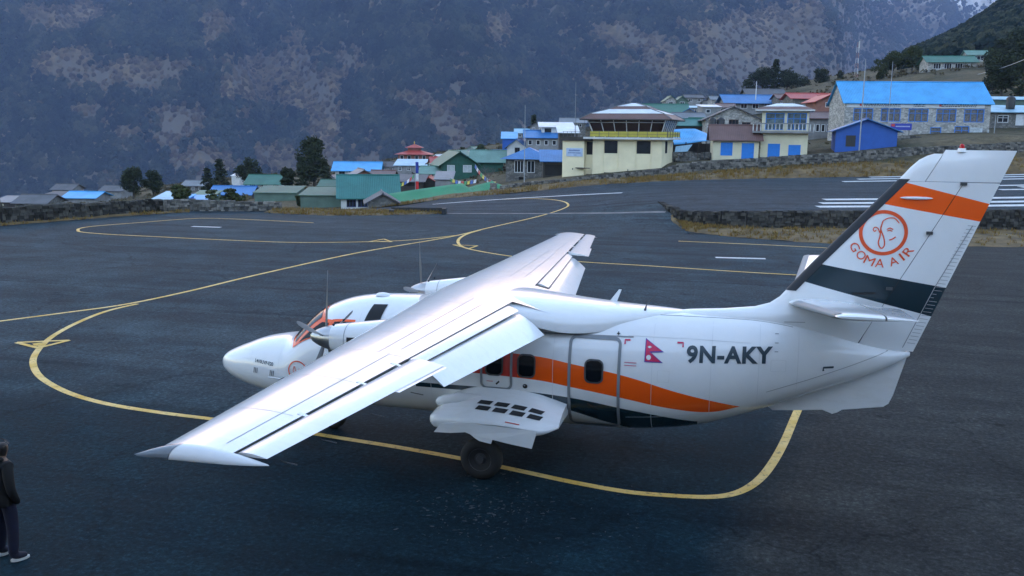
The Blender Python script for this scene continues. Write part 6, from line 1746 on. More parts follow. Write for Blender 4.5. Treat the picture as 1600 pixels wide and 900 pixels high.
# ---------------- dry-stone walls
def stone_wall(name, label, pts, th=0.45, sl=0.42, sh=0.24, seed=1, m_=None):
    """pts: (s, t, z bottom, z top) along the wall"""
    root = empty(name, tuple(W(pts[0][0], pts[0][1], pts[0][2])), 0, label, "wall")
    off = root.location.copy(); rl = random.Random(seed); m_ = m_ or W_M['stonedark']
    core = MB(); st = MB()
    for (s0, t0, b0, z0), (s1, t1, b1, z1) in zip(pts, pts[1:]):
        L_ = math.hypot(s1-s0, t1-t0); d = Vector((s1-s0, t1-t0, 0))/L_; nrm = Vector((-d.y, d.x, 0))
        if (nrm.x*s0+nrm.y*t0) > 0: nrm = -nrm          # towards the field
        def pt(u, o, z): return W(s0+(s1-s0)*u+nrm.x*o, t0+(t1-t0)*u+nrm.y*o, z)-off
        core.hexa([pt(0, th/2-.07, b0-0.6), pt(1, th/2-.07, b1-0.6), pt(1, -th/2, b1-0.6), pt(0, -th/2, b0-0.6), pt(0, th/2-.07, z0-.06), pt(1, th/2-.07, z1-.06), pt(1, -th/2, z1-.06), pt(0, -th/2, z0-.06)])
        zlo = min(b0, b1)-0.1; zhi = max(z0, z1); z = zlo
        while z < zhi:
            hh = sh*rl.uniform(0.75, 1.2); u = rl.uniform(-0.4, 0)*sl/L_
            while u < 1:
                w_ = sl*rl.uniform(0.55, 1.35)/L_; ua, ub = max(0, u), min(1, u+w_); u += w_; uc = (ua+ub)/2
                zt = z0+(z1-z0)*uc; zb = b0+(b1-b0)*uc
                if z > zt-0.03 or z+hh < zb-0.2 or ub-ua < 0.05/L_: continue
                top = z+hh > zt-0.06
                zt_ = min(z+hh-0.012, zt+rl.uniform(-0.03, 0.05)); g = 0.012/L_
                o0 = -th/2+0.03 if top else th/2-0.14; o1 = th/2+rl.uniform(-0.03, 0.05)
                j = [rl.uniform(-.02, .02) for _ in range(4)]
                st.hexa([pt(ua+g, o1, z+j[0]), pt(ub-g, o1, z+j[1]), pt(ub-g, o0, z), pt(ua+g, o0, z), pt(ua+g*2, o1-rl.uniform(0, .04), zt_+j[2]), pt(ub-g*2, o1-rl.uniform(0, .04), zt_+j[3]), pt(ub-g, o0, zt_), pt(ua+g, o0, zt_)])
            z += hh
    core.build("core", W_M['dark'] if m_ is M_CHD else W_M['stonedark'], root)
    o = st.build("stones", m_, root); o["kind"] = "stuff"
    return root
def chunk(m1, f=1.0):
    m, t, b = principled(m1)
    g = N(t, "ShaderNodeNewGeometry"); n = noise_node(t, 3.0, 4)
    r = ramp(t, g.outputs['Random Per Island'], [(0.0, (0.055*f, 0.055*f, 0.052*f)), (0.5, (0.13*f, 0.125*f, 0.115*f)), (1.0, (0.24*f, 0.225*f, 0.20*f))])
    r2 = ramp(t, n.outputs[0], [(0.3, (0.6,)*3), (0.7, (1.2,)*3)])
    t.links.new(mixc(t, 1.0, r.outputs[0], r2.outputs[0], 'MULTIPLY'), b.inputs['Base Color']); b.inputs['Roughness'].default_value = 0.95; b.inputs['Specular IOR Level'].default_value = 0.1
    return m
M_CH = chunk("dry_stones"); M_CHD = chunk("darker_stones", 0.4)  # second set: the same stones in a darker tone
def wp(px, yt, yb, t):
    a, b_ = P(px, yt, t), P(px, yb, t); s, tt = ST(a); return (s, tt, b_.z, a.z)
stone_wall("runway_wall", "long dry-stone wall climbing along the far side of the runway", [wp(795, 288, 300, 93.5), wp(830, 284, 296, 93.5), wp(880, 280, 292, 93.5), wp(930, 274, 287, 93.5), wp(985, 269, 283, 93.5), wp(1040, 262, 277, 93.5), wp(1060, 256, 272, 93.5), wp(1110, 251, 266, 93.5), wp(1180, 247, 263, 93.5), wp(1250, 242, 258, 93.5), wp(1310, 239, 255, 93.5), wp(1370, 233, 251, 93.5), wp(1440, 230, 248, 93.5), wp(1520, 226, 246, 93.5), wp(1620, 220, 244, 93.5)], 0.6, 0.36, 0.2, 2, M_CH)
stone_wall("apron_wall", "low dry-stone wall along the far edge of the apron on the left", [(-45, 44, 0, 0.95), (-32.4, 57.2, 0, 1.05), (-30.8, 59.4, 0, 1.1), (-27.4, 65.0, 0, 1.0), (-25.8, 67.0, 0, 1.02)], 0.55, 0.4, 0.2, 3, M_CHD)
stone_wall("corner_wall", "paler rubble wall running right from the corner of the apron wall", [(-25.6, 67.2, 0, 0.95), (-24.3, 68.6, 0, 0.9), (-21, 69.2, 0, 0.75), (-17.6, 69.3, 0, 0.66)], 0.55, 0.36, 0.18, 4, M_CH)
stone_wall("retaining_wall", "dark stone retaining wall holding the raised runway behind the tail", [(11.05, 68.0, za(10.9, 68)-0.1, za(11.3, 68)), (11.05, 65.6, za(10.9, 65.6)-0.1, za(11.3, 65.6)), (11.15, 63.6, 0.3, za(11.3, 63.6)), (11.5, 61.2, 0.15, za(11.6, 61.2)), (12.5, 59.5, 0.1, za(12.7, 59.6)), (13.5, 58.9, 0.1, za(13.6, 59)), (15.0, 58.5, 0.12, za(15, 58.7)), (18, 58.4, 0.15, za(18, 58.7)), (24, 58.4, 0.18, za(24, 58.7)), (32, 58.4, 0.2, za(32, 58.7)), (44, 58.4, 0.2, za(44, 58.7)), (70, 58.4, 0.2, za(70, 58.7))], 0.5, 0.36, 0.19, 5, M_CHD)
stone_wall("yard_wall", "broken stone wall below the long stone house", [wp(1388, 214, 232, 104), wp(1420, 211, 231, 104), wp(1442, 215, 230, 104)], 0.8, 0.6, 0.3, 6, M_CH)
# ================================================================== verges and grass
m, t, b = principled("dry_grass")
g = N(t, "ShaderNodeNewGeometry"); n1 = noise_node(t, 0.35, 4)
r = ramp(t, g.outputs['Random Per Island'], [(0.0, (0.11, 0.065, 0.02)), (0.5, (0.24, 0.145, 0.045)), (1.0, (0.17, 0.14, 0.05))])
t.links.new(r.outputs[0], b.inputs['Base Color']); b.inputs['Roughness'].default_value = 0.9; b.inputs['Specular IOR Level'].default_value = 0.1
M_GRASS = m
M_VERGE = mat("earth_verge", (0.10, 0.065, 0.025), 0.95, 0.5, 0.9, 0.4, 8.0, c2=(0.19, 0.125, 0.05))
def verge(name, inner, outer, n=24, hump=0.15, grass=600, seed=1, gh=0.22, label=None):
    """strip of earth between two (s,t,z) polylines, with tufts"""
    def along(pl, u):
        k = u*(len(pl)-1); i = min(int(k), len(pl)-2); f = k-i
        return [pl[i][j]+(pl[i+1][j]-pl[i][j])*f for j in range(3)]
    mb = MB(); rows = []; rl = random.Random(seed)
    for j in range(6):
        v = j/5; row = []
        for i in range(n*2+1):
            a, b_ = along(inner, i/(2*n)), along(outer, i/(2*n))
            jit = mnoise.noise(Vector((i*0.4, seed, 0)))*0.35 if j == 0 else 0
            vv = v+(jit*0.25 if j == 0 else 0)
            s, t_, z = (a[k]+(b_[k]-a[k])*vv for k in range(3))
            if s <= 11.0 and t_ > 50: z = max(z, za(s, t_)+0.02)
            row.append(W(s, t_, z+hump*math.sin(math.pi*v)+0.05*mnoise.noise(Vector((s*1.1, t_*1.1, 2)))))
        rows.append(row)
    mb.grid(rows)
    o = tag(mb.build(name, M_VERGE, smooth=True), kind="structure")
    gm = MB()
    for _ in range(grass):
        u, v = rl.random(), rl.random()
        a, b_ = along(inner, u), along(outer, u); s, t_, z = (a[k]+(b_[k]-a[k])*v for k in range(3))
        if mnoise.noise(Vector((s*0.45, t_*0.45, 9))) < -0.15 and rl.random() < 0.8: continue
        p = W(s, t_, z+hump*math.sin(math.pi*v)-0.03)
        for _b in range(5):
            th = rl.uniform(0, 6.28); hh = gh*rl.uniform(0.5, 1.4); w_ = 0.03
            q = p+Vector((rl.uniform(-.12, .12), rl.uniform(-.12, .12), 0)); d = Vector((math.cos(th), math.sin(th), 0))
            gm.face([q-d*w_, q+d*w_, q+d*0.0+Vector((rl.uniform(-.12, .12), rl.uniform(-.12, .12), hh))])
    tag(gm.build(name.replace("verge", "grass"), M_GRASS, fix=False), label, "grass", kind="stuff")
verge("island_verge", [(11.2, 64.8, 0.02), (10.6, 61, 0.02), (11.0, 57.6, 0.02), (13.0, 54.8, 0.02), (17, 52.0, 0.02), (22, 51.0, 0.02), (32, 51.2, 0.02), (60, 53, 0.02)],
      [(11.6, 64.0, 0.45), (11.5, 62, 0.3), (12.2, 59.6, 0.25), (14.0, 58.5, 0.25), (18, 58.15, 0.25), (24, 58.15, 0.28), (34, 58.15, 0.3), (62, 58.15, 0.3)], 40, 0.1, 1500, 3, 0.2, "dry grass on the verge below the retaining wall")
def drp(px, py, dz=0.0): s, t_ = drop(px, py); return (s, t_, za(s, t_)+dz)
def lifted(px, py, t_): p = P(px, py, t_); s, tt = ST(p); return (s, tt, p.z)
verge("runway_verge", [(s, 87.8, za(s, 87.8)+0.01) for s in (-14, -8, -2, 4, 10, 16, 24, 34, 46, 64)], [lifted(x, y, 93.3) for x, y in ((600, 332), (690, 318), (795, 300), (860, 293), (930, 286), (1040, 277), (1150, 266), (1300, 256), (1450, 248), (1640, 242))], 60, 0.25, 4200, 4, 0.3, "dry brown grass on the bank along the far runway edge")
verge("apron_verge", [(-18.5, 67.6, 0.02), (-14, 66.0, 0.02), (-10, 66.4, 0.02), (-5.0, 68.6, 0.02)], [(-18, 70.0, 0.12), (-14, 70.0, 0.1), (-10, 70.5, 0.08), (-6.0, 70.0, 0.05)], 24, 0.10, 900, 5, 0.2, "dry yellow grass at the far edge of the apron")
verge("wall_verge", [(-40, 48.4, 0.02), (-32.0, 56.0, 0.02), (-27.0, 64.0, 0.02), (-24, 67.6, 0.02)], [(-40.2, 49, 0.12), (-32.3, 57.0, 0.12), (-27.4, 64.8, 0.12), (-24.4, 68.4, 0.1)], 20, 0.03, 260, 6, 0.18, "thin dry grass at the foot of the apron wall")
# dark culvert mouth beside the apron verge
mb = MB(); c0 = W(-6.6, 68.4, 0)
for (s0, s1, t0, t1, z0, z1) in ((-9.2, -5.0, 68.9, 69.2, -0.1, 0.42), (-9.2, -8.9, 67.8, 68.9, -0.1, 0.3), (-5.3, -5.0, 67.9, 68.9, -0.1, 0.42)):
    q = [W(s, t_, z) for z in (z0, z1) for s, t_ in ((s0, t0), (s1, t0), (s1, t1), (s0, t1))]; mb.hexa(q)
tag(mb.build("drain_kerb", M_DARK), "dark concrete drain kerb at the end of the apron verge", "drain")

# ================================================================== trees
def leaf_mat(name, a, b2):
    m, t, b = principled(name)
    g = N(t, "ShaderNodeNewGeometry")
    r = ramp(t, g.outputs['Random Per Island'], [(0.0, a), (1.0, b2)])
    t.links.new(r.outputs[0], b.inputs['Base Color']); b.inputs['Roughness'].default_value = 0.8; b.inputs['Specular IOR Level'].default_value = 0.15
    return m
M_LEAF = leaf_mat("dark_foliage", (0.018, 0.026, 0.016), (0.05, 0.062, 0.032))
M_LEAF2 = leaf_mat("bushy_foliage", (0.03, 0.042, 0.018), (0.075, 0.085, 0.036))
M_BARK = mat("bark", (0.07, 0.06, 0.05), 0.95, 0.3, 4.0)
M_TWIG = mat("bare_twigs", (0.12, 0.10, 0.09), 0.95, 0.3, 4.0)
def make_tree(kind, h, w, seed):
    """returns (trunk mesh, crown mesh) built at the origin"""
    rl = random.Random(seed); tr = MB(); cr = MB()
    def leaf(c, sz):
        d = Vector((rl.gauss(0, 1), rl.gauss(0, 1), rl.gauss(0, 1))).normalized(); u = d.cross(Vector((0.3, 0.2, 1))).normalized(); v = d.cross(u)
        a, b_ = sz*rl.uniform(0.6, 1.2), sz*rl.uniform(0.35, 0.7)
        cr.face([c-u*a, c+v*b_, c+u*a, c-v*b_])
    if kind == 'conifer':
        tr.tube([(0, 0, -0.5), (0.02*h, 0, h*0.4), (0, 0.01*h, h*0.98)], [h*0.025, h*0.016, 0.02], 6)
        n = int(h*2.4)
        for i in range(n):
            z = h*(0.10+0.88*i/n); rr_ = w/2*(1-(z/h))**0.8*rl.uniform(0.75, 1.15)+0.12
            for k in range(7):
                th = rl.uniform(0, 6.28); e = Vector((math.cos(th)*rr_, math.sin(th)*rr_, z-rr_*0.35*rl.uniform(0.3, 1)))
                if k < 3: tr.tube([(0, 0, z), e*0.9+Vector((0, 0, z*0.1))], [0.03, 0.01], 3, False)
                for q in range(11):
                    u = rl.uniform(0.15, 1.05); leaf(Vector((0, 0, z)).lerp(e, u)+Vector((rl.gauss(0, .16), rl.gauss(0, .16), rl.gauss(0, .10)))*(0.5+u)*0.6*max(1, w/4), 0.30*max(1, w/5))
    elif kind == 'bare':
        def branch(p, d, l, r, dep):
            q = p+d*l; tr.tube([p, p.lerp(q, 0.5)+Vector((rl.uniform(-.05, .05), rl.uniform(-.05, .05), 0))*l, q], [r, r*0.8, r*0.6], 4, False)
            if dep == 0: return
            for _ in range(rl.choice((2, 3, 3))):
                nd = (d+Vector((rl.uniform(-.75, .75), rl.uniform(-.75, .75), rl.uniform(-.1, .5)))).normalized(); branch(p.lerp(q, rl.uniform(0.6, 1)), nd, l*rl.uniform(.6, .85), r*0.6, dep-1)
        for k in range(3): branch(Vector((rl.uniform(-.2, .2), rl.uniform(-.2, .2), -0.3)), Vector((rl.uniform(-.35, .35), rl.uniform(-.35, .35), 1)).normalized(), h*0.3, 0.05*h/5, 5)
        return tr, None
    else:
        tr.tube([(0, 0, -0.5), (0.03*h, 0.02*h, h*0.3), (0, 0, h*0.7)], [h*0.035, h*0.026, h*0.01], 7)
        nb = 22 if kind == 'broad' else 12
        zlo = 0.28 if kind == 'broad' else 0.08
        for i in range(nb):
            th = rl.uniform(0, 6.28); z = h*rl.uniform(zlo, 0.9); k = math.sin(math.pi*min(1, max(0.06, (z/h-zlo*0.6)/(1.05-zlo*0.6))))
            rr_ = w/2*k*rl.uniform(0.25, 0.8); c = Vector((math.cos(th)*rr_, math.sin(th)*rr_, z)); cs = w*rl.uniform(0.13, 0.24)
            tr.tube([(0, 0, h*0.25), c], [h*0.012, 0.02], 4, False)
            for q in range(230):
                d = Vector((rl.gauss(0, 1), rl.gauss(0, 1), rl.gauss(0, .8))); d = d.normalized()*rl.uniform(0.35, 1.15)**0.7*cs
                leaf(c+d, 0.20*max(1, w/5))
    return tr, cr
VAR = {}
def tree(name, label, cat, px, py, t, kind, hpx, wpx, group=None, leafm=None, seed=0, mesh_key=None):
    p = P(px, py, t); h = hpx*t/FPX; w = wpx*t/FPX
    root = empty(name, (p.x, p.y, p.z), seed*1.3, label, cat, group)
    key = mesh_key or (kind, seed, round(h, 1), round(w, 1))
    if key in VAR:
        tm, cm, h0, w0 = VAR[key]
    else:
        tr, cr = make_tree(kind, h, w, seed)
        a = tr.build("trunk", M_BARK if kind != 'bare' else M_TWIG, None); tm = a.data; bpy.data.objects.remove(a)
        cm = None
        if cr: a = cr.build("crown", leafm or M_LEAF, None, fix=False); cm = a.data; bpy.data.objects.remove(a)
        h0, w0 = h, w; VAR[key] = (tm, cm, h, w)
    for nm, me in (("trunk", tm), ("crown", cm)):
        if me is None: continue
        o = bpy.data.objects.new(nm, me); col.objects.link(o); o.parent = root
    root.scale = (w/w0, w/w0, h/h0)
    return root
G1 = "dark trees between the village houses"
tree("broadleaf_tree", "big dark tree left of the blue and white house", "tree", 492, 300, 165, 'broad', 84, 58, G1, seed=1)
tree("conifer_tree", "tall dark conifer at the left foot of the big dark tree", "tree", 472, 304, 155, 'conifer', 62, 26, G1, seed=2)
tree("conifer_tree", "dark conifer at the right foot of the big dark tree", "tree", 508, 302, 158, 'conifer', 56, 24, G1, seed=22)
tree("broadleaf_tree", "dark round tree at the right end of the green-roofed white building", "tree", 449, 297, 160, 'broad', 34, 26, G1, seed=3)
tree("broadleaf_tree", "leaning dark tree left of the green-roofed white building", "tree", 392, 297, 185, 'broad', 52, 44, G1, seed=4)
tree("conifer_tree", "dark conifer standing left of the green-roofed white building", "tree", 345, 300, 190, 'conifer', 54, 36, G1, seed=5)
tree("conifer_tree", "second dark conifer left of the green-roofed white building", "tree", 325, 302, 195, 'conifer', 42, 28, G1, seed=6)
tree("broadleaf_tree", "large dark tree over the far-left houses", "tree", 208, 312, 170, 'broad', 50, 40, G1, seed=7)
tree("broadleaf_tree", "smaller dark tree right of the far-left large tree", "tree", 240, 310, 175, 'broad', 42, 30, G1, seed=8)
G2 = "bushes behind the apron wall"
tree("round_bush", "round green bush just behind the corner of the apron wall", "bush", 282, 322, 92, 'bush', 32, 34, G2, M_LEAF2, 9)
tree("conifer_bush", "narrow dark bush right of the round green bush", "bush", 331, 322, 95, 'conifer', 30, 24, G2, M_LEAF2, 10)
tree("broad_bush", "wide cone-shaped bush before the green shed", "bush", 362, 324, 96, 'conifer', 34, 38, G2, M_LEAF2, 11)
tree("small_bush", "small bush at the left end of the green shed wall", "bush", 470, 320, 104, 'bush', 18, 18, G2, M_LEAF2, 12)
G3 = "leafless trees in the village"
tree("leafless_tree", "leafless tree in front of the dark green house roof", "tree", 762, 290, 105, 'bare', 46, 30, G3, seed=13)
tree("leafless_tree", "leafless tree before the rough stone house", "tree", 800, 290, 98, 'bare', 34, 24, G3, seed=14)
tree("leafless_tree", "leafless tree left of the red temple", "tree", 598, 282, 180, 'bare', 44, 34, G3, seed=15)
tree("leafless_tree", "leafless thicket below the brown-roofed hut", "tree", 606, 296, 130, 'bare', 26, 26, G3, seed=16)
tree("conifer_tree", "slim dark conifer behind the dark green house", "tree", 722, 254, 200, 'conifer', 26, 10, G1, seed=17)
tree("round_tree", "olive round tree left of the white-roofed house", "tree", 750, 252, 190, 'bush', 26, 24, G1, M_LEAF2, 18)
tree("conifer_tree", "dark conifer beside the mast left of the white-roofed house", "tree", 833, 212, 190, 'conifer', 34, 18, G1, seed=19)
tree("leafless_tree", "leafless tree between the white-roofed house and tower", "tree", 905, 214, 170, 'bare', 30, 24, G3, seed=20)
G4 = "trees on the right-hand skyline"
for i, (px, py, h_, w_, k, lab) in enumerate(((1172, 148, 30, 30, 'bush', "leftmost grey-green tree on the skyline knoll"), (1190, 146, 42, 30, 'broad', "bushy tree on the knoll second from the left"), (1210, 145, 52, 30, 'conifer', "tallest pointed tree on the skyline knoll"), (1230, 146, 36, 32, 'broad', "rounded tree right of the tallest pointed tree"), (1250, 148, 28, 28, 'bush', "low tree at the right end of the knoll group"),
        (1282, 142, 34, 26, 'broad', "lone round tree left of the lattice mast"), (1311, 144, 34, 22, 'conifer', "small conical tree just left of the lattice mast"),
        (1375, 122, 28, 30, 'bush', "leftmost bush on the slope right of the lattice mast"), (1395, 116, 32, 34, 'broad', "bushy tree on the slope right of the lattice mast"), (1425, 112, 36, 40, 'broad', "wide bushy tree left of the hillside lodge"), (1440, 116, 24, 30, 'bush', "low bush touching the hillside lodge"))):
    tree("hill_tree", lab, "tree", px, py, 300 if i < 7 else 240, k, h_, w_, G4, M_LEAF if i < 7 else M_LEAF2, 30+i)
G5 = "dark trees on the right-hand slope"
k_ = 0
labs5 = ["dark tree right of the small hut on the hillside", "dark conifer behind the hillside hut", "front dark tree above the pale blue outbuilding roof", "dark conifer at the right edge above the outbuilding", "tall dark tree on the right edge of the slope", "dark tree low between stone house roof and outbuilding", "dark bushy tree in the middle of the right-hand slope", "upper dark tree on the right-hand slope", "dark tree right above the small hut on the hillside"]
for (px, py, t_, h_, w_, k), lab in zip(((1556, 128, 215, 50, 42, 'broad'), (1542, 100, 250, 26, 26, 'bush'), (1565, 152, 165, 62, 56, 'broad'), (1596, 154, 160, 74, 40, 'conifer'), (1606, 130, 185, 70, 60, 'broad'), (1550, 150, 170, 34, 32, 'bush'), (1582, 132, 190, 54, 44, 'broad'), (1590, 96, 240, 50, 46, 'broad'), (1568, 100, 245, 36, 36, 'broad')), labs5):
    k_ += 1; tree("slope_tree", lab, "tree", px, py, t_, k, h_, w_, G5, M_LEAF, 50+k_)
# wooded hill on the right and scrub over the slopes
hp, hs_, hc, sp_, ss_, sc_ = [], [], [], [], [], []
rl = random.Random(77)
for _ in range(26000):
    t_ = rl.uniform(180, 620); s = rl.uniform(40, 420)
    z = terr(s, t_)
    px, py = topix(W(s, t_, z))
    if px < 1080 or px > 1760 or py > 230: continue
    ridge_y = interp(px, [(1100, 190), (1340, 120), (1480, 84), (1540, 60), (1600, 40)])
    if t_ > 290 and px > 1420:
        hp.append(tuple(W(s, t_, z+1.0))); hs_.append(rl.uniform(3.0, 6.5)); hc.append(rl.random())
    elif rl.random() < 0.10 and t_ > 200:
        sp_.append(tuple(W(s, t_, z+0.2))); ss_.append(rl.uniform(0.8, 2.4)); sc_.append(rl.random())
tag(forest_mesh("hill_forest", hp, hs_, hc, M_CON, 'round'), "dense dark wood covering the hill at the upper right", "forest", kind="stuff")
rl = random.Random(78)
for _ in range(9000):
    t_ = rl.uniform(112, 420); s = rl.uniform(-0.62, 0.62)*t_
    if s > 40: continue
    if rl.random() < 0.45: sp_.append(tuple(W(s, t_, terr(s, t_)+0.1))); ss_.append(rl.uniform(0.5, 1.5)*(0.7 if t_ < 115 else 1 if t_ < 200 else 1.6)); sc_.append(rl.random())
def clumps(name, pts, sizes, n, material, seed):
    """leafy clumps joined into one mass"""
    rg = np.random.default_rng(seed); m_ = len(pts)
    c = np.repeat(np.array(pts), n, 0); sz = np.repeat(np.array(sizes), n)[:, None]
    d = rg.normal(size=(m_*n, 3)); d /= np.linalg.norm(d, axis=1)[:, None]; d[:, 2] = np.abs(d[:, 2])*0.75
    p = c+d*sz*(rg.random((m_*n, 1))**0.5)*0.55
    u = rg.normal(size=(m_*n, 3)); u /= np.linalg.norm(u, axis=1)[:, None]; v = np.cross(u, rg.normal(size=(m_*n, 3))); v /= np.linalg.norm(v, axis=1)[:, None]
    a, b2 = u*sz*0.17, v*sz*0.10
    vs_ = np.stack([p-a, p+b2, p+a, p-b2], 1).reshape(-1, 3)
    me = bpy.data.meshes.new(name); me.vertices.add(len(vs_)); me.vertices.foreach_set('co', vs_.ravel())
    nf = m_*n; me.loops.add(nf*4); me.loops.foreach_set('vertex_index', np.arange(nf*4)); me.polygons.add(nf); me.polygons.foreach_set('loop_start', np.arange(nf)*4)
    me.update(); me.validate(); me.materials.append(material)
    o = bpy.data.objects.new(name, me); col.objects.link(o); return o
M_SCR = leaf_mat("scrub_foliage", (0.045, 0.042, 0.025), (0.13, 0.105, 0.06))
tag(clumps("scrub", sp_, ss_, 26, M_SCR, 5), "low brown scrub growing between the houses", "scrub", kind="stuff")
# ================================================================== masts, flags and wires
def pole(name, label, cat, px, y0, y1, t_, r=0.05, m_=None, group=None, cross=()):
    a = P(px, y0, t_); b_ = P(px, y1, t_); h_ = b_.z-a.z
    root = empty(name, tuple(a), RZ0, label, cat, group)
    mb = MB(); mb.tube([(0, 0, -0.8), (0, 0, h_*0.5), (0, 0, h_)], [r, r*0.85, r*0.5], 6); mb.build("shaft", m_ or M_POLE, root, smooth=40)
    for z, w_ in cross:
        mb = MB(); mb.box(-w_/2, w_/2, -0.03, 0.03, h_*z-0.03, h_*z+0.03); mb.build("crossarm", M_STEEL, root)
    return root, h_
M_POLE = mat("galvanised_pole", (0.32, 0.34, 0.36), 0.5, 0.15)
pole("slim_mast", "tall slim pole rising in front of the rough stone house", "mast", 819, 292, 164, 97, 0.05)
pole("aerial_mast", "thin tall aerial standing behind the tower annex", "mast", 898, 215, 128, 108, 0.03)
pole("field_pole", "pale pole standing before the blue shed and stone house", "pole", 1342, 240, 92, 97, 0.07)
pole("field_pole", "thinner pole right of the pale pole before the stone house", "pole", 1386, 214, 96, 110, 0.05)
pole("whip_pole", "curved white pole above the wide blue-roofed lodge", "pole", 1181, 150, 127, 188, 0.10, T_M['white'])
pole("short_pole", "short pole beside the low fence at the right edge", "pole", 1554, 202, 180, 112, 0.05)
def lattice(px, y0, y1, t_):
    a = P(px, y0, t_); h_ = P(px, y1, t_).z-a.z
    root = empty("lattice_mast", tuple(a), RZ0, "red and white lattice radio mast on the skyline", "mast")
    MR = mat("mast_red", (0.30, 0.17, 0.16), 0.6, 0.1); MW = mat("mast_white", (0.55, 0.56, 0.58), 0.6, 0.1)
    n = 8
    for i in range(n):
        mb = MB(); z0, z1 = h_*i/n, h_*(i+1)/n; w0, w1 = 0.75*(1-0.55*i/n), 0.75*(1-0.55*(i+1)/n)
        c0 = [Vector((w0*math.cos(2.094*k+.5), w0*math.sin(2.094*k+.5), z0)) for k in range(3)]; c1 = [Vector((w1*math.cos(2.094*k+.5), w1*math.sin(2.094*k+.5), z1)) for k in range(3)]
        for k in range(3):
            mb.tube([c0[k], c1[k]], 0.05, 4, False); mb.tube([c0[k], c1[(k+1) % 3]], 0.03, 3, False); mb.tube([c1[k], c1[(k+1) % 3]], 0.03, 3, False)
        mb.build("mast_section", MR if i % 2 else MW, root)
    mb = MB(); mb.box(-0.15, 0.15, -0.8, -0.5, h_*0.86, h_*1.02); mb.build("panel_antenna", MW, root)
lattice(1337, 132, 66, 290)
# prayer flag pole: tall cloth in three colours
root, h_ = pole("prayer_flag_pole", "pole with a tall blue, white and red prayer flag", "flag", 649, 300, 253, 112, 0.04)
for c, z0, z1 in (((0.03, 0.05, 0.30), 0.62, 1.0), ((0.65, 0.66, 0.68), 0.36, 0.61), ((0.55, 0.03, 0.03), 0.08, 0.35)):
    mb = MB(); mb.grid([[(0.05+0.36*u, 0.10*math.sin(7*v+5*u)*u, h_*(z0+(z1-z0)*v)) for u in (0, 0.3, 0.6, 1.0)] for v in [i/8 for i in range(9)]])
    o = mb.build("flag_cloth", mat("cloth_%d" % int(c[0]*100), c, 0.8, 0.1), root, smooth=True); sm = o.modifiers.new("thickness", 'SOLIDIFY'); sm.thickness = 0.02
def garland(label, a, b_, t0, t1, n, sag):
    """string of small flags"""
    p, q = P(*a, t0), P(*b_, t1)
    root = empty("prayer_flag_string", tuple(p), 0, label, "prayer flags")
    pts = []
    for i in range(n+1):
        u = i/n; r_ = p.lerp(q, u); r_.z -= sag*4*u*(1-u); pts.append(r_-p)
    mb = MB(); mb.tube(pts, 0.012, 3, False); mb.build("cord", M_POLE, root)
    cols = [(0.05, 0.12, 0.4), (0.6, 0.6, 0.62), (0.5, 0.08, 0.06), (0.06, 0.28, 0.12), (0.6, 0.5, 0.1)]
    for i in range(n):
        c = pts[i].lerp(pts[i+1], 0.5); d = (pts[i+1]-pts[i])*0.36
        mb = MB(); mb.grid([[c-d, c+d], [c-d+Vector((0.02, 0.03, -0.22)), c+d+Vector((0, 0.04, -0.22))], [c-d+Vector((0.05, 0.1, -0.4)), c+d+Vector((0.02, 0.1, -0.42))]])
        o = mb.build("small_flag", mat("pennant_%d" % (i % 5), cols[i % 5], 0.8, 0.1), root); sm = o.modifiers.new("thickness", 'SOLIDIFY'); sm.thickness = 0.012
garland("prayer flag string hanging under the dark green house", (690, 270), (745, 280), 122, 108, 12, 0.6)
garland("prayer flag string left of the prayer flag pole", (612, 288), (648, 272), 114, 112, 9, 0.4)
garland("prayer flag string slanting down over the leafless tree", (742, 256), (775, 284), 120, 100, 10, 0.5)
def cable(label, a, b_, t0, t1, sag, r=0.05):
    p, q = P(*a, t0), P(*b_, t1); mb = MB(); pts = []
    for i in range(17):
        u = i/16; r_ = p.lerp(q, u); r_.z -= sag*4*u*(1-u); pts.append(r_)
    mb.tube(pts, r, 4, False); tag(mb.build("overhead_cable", M_POLE), label, "cable")
cable("pale cable rising to the right edge above the blue roof", (1528, 116), (1660, 66), 190, 120, 0.5, 0.055)
cable("pale cable passing over the hillside lodge roof", (1390, 100), (1660, 50), 262, 200, 3.0, 0.06)

# ================================================================== people
def person(name, label, loc, rz, h, seed, pose, cols):
    """one continuous figure grown from a posed skeleton"""
    V = pose['v']; E = pose['e']; Rd = pose['r']
    me = bpy.data.meshes.new(name); me.from_pydata([Vector(v)*h/1.75 for v in V], E, []); me.update()
    o = bpy.data.objects.new(name, me); col.objects.link(o)
    md = o.modifiers.new("skin", 'SKIN'); md.use_smooth_shade = True
    sk = me.skin_vertices[0].data if me.skin_vertices else None
    if sk is None:
        bm = bmesh.new(); bm.from_mesh(me); bm.verts.layers.skin.verify(); bm.to_mesh(me); bm.free(); sk = me.skin_vertices[0].data
    for i, r_ in enumerate(Rd):
        rr2 = r_ if isinstance(r_, tuple) else (r_, r_); sk[i].radius = (rr2[0]*h/1.75, rr2[1]*h/1.75); sk[i].use_root = (i == 0)
    o.modifiers.new("sub", 'SUBSURF').levels = 2; o.modifiers["sub"].render_levels = 2
    bpy.context.view_layer.update()
    ev = o.evaluated_get(bpy.context.evaluated_depsgraph_get()); m2 = bpy.data.meshes.new_from_object(ev)
    o.modifiers.clear(); o.data = m2
    for c in cols: m2.materials.append(c[0])
    for p_ in m2.polygons:
        p_.use_smooth = True; c = p_.center; k = h/1.75
        p_.material_index = pose['mat'](c.x/k, c.y/k, c.z/k)
    o.location = loc; o.rotation_euler = (0, 0, rz)
    tag(o, label, "person")
    return o
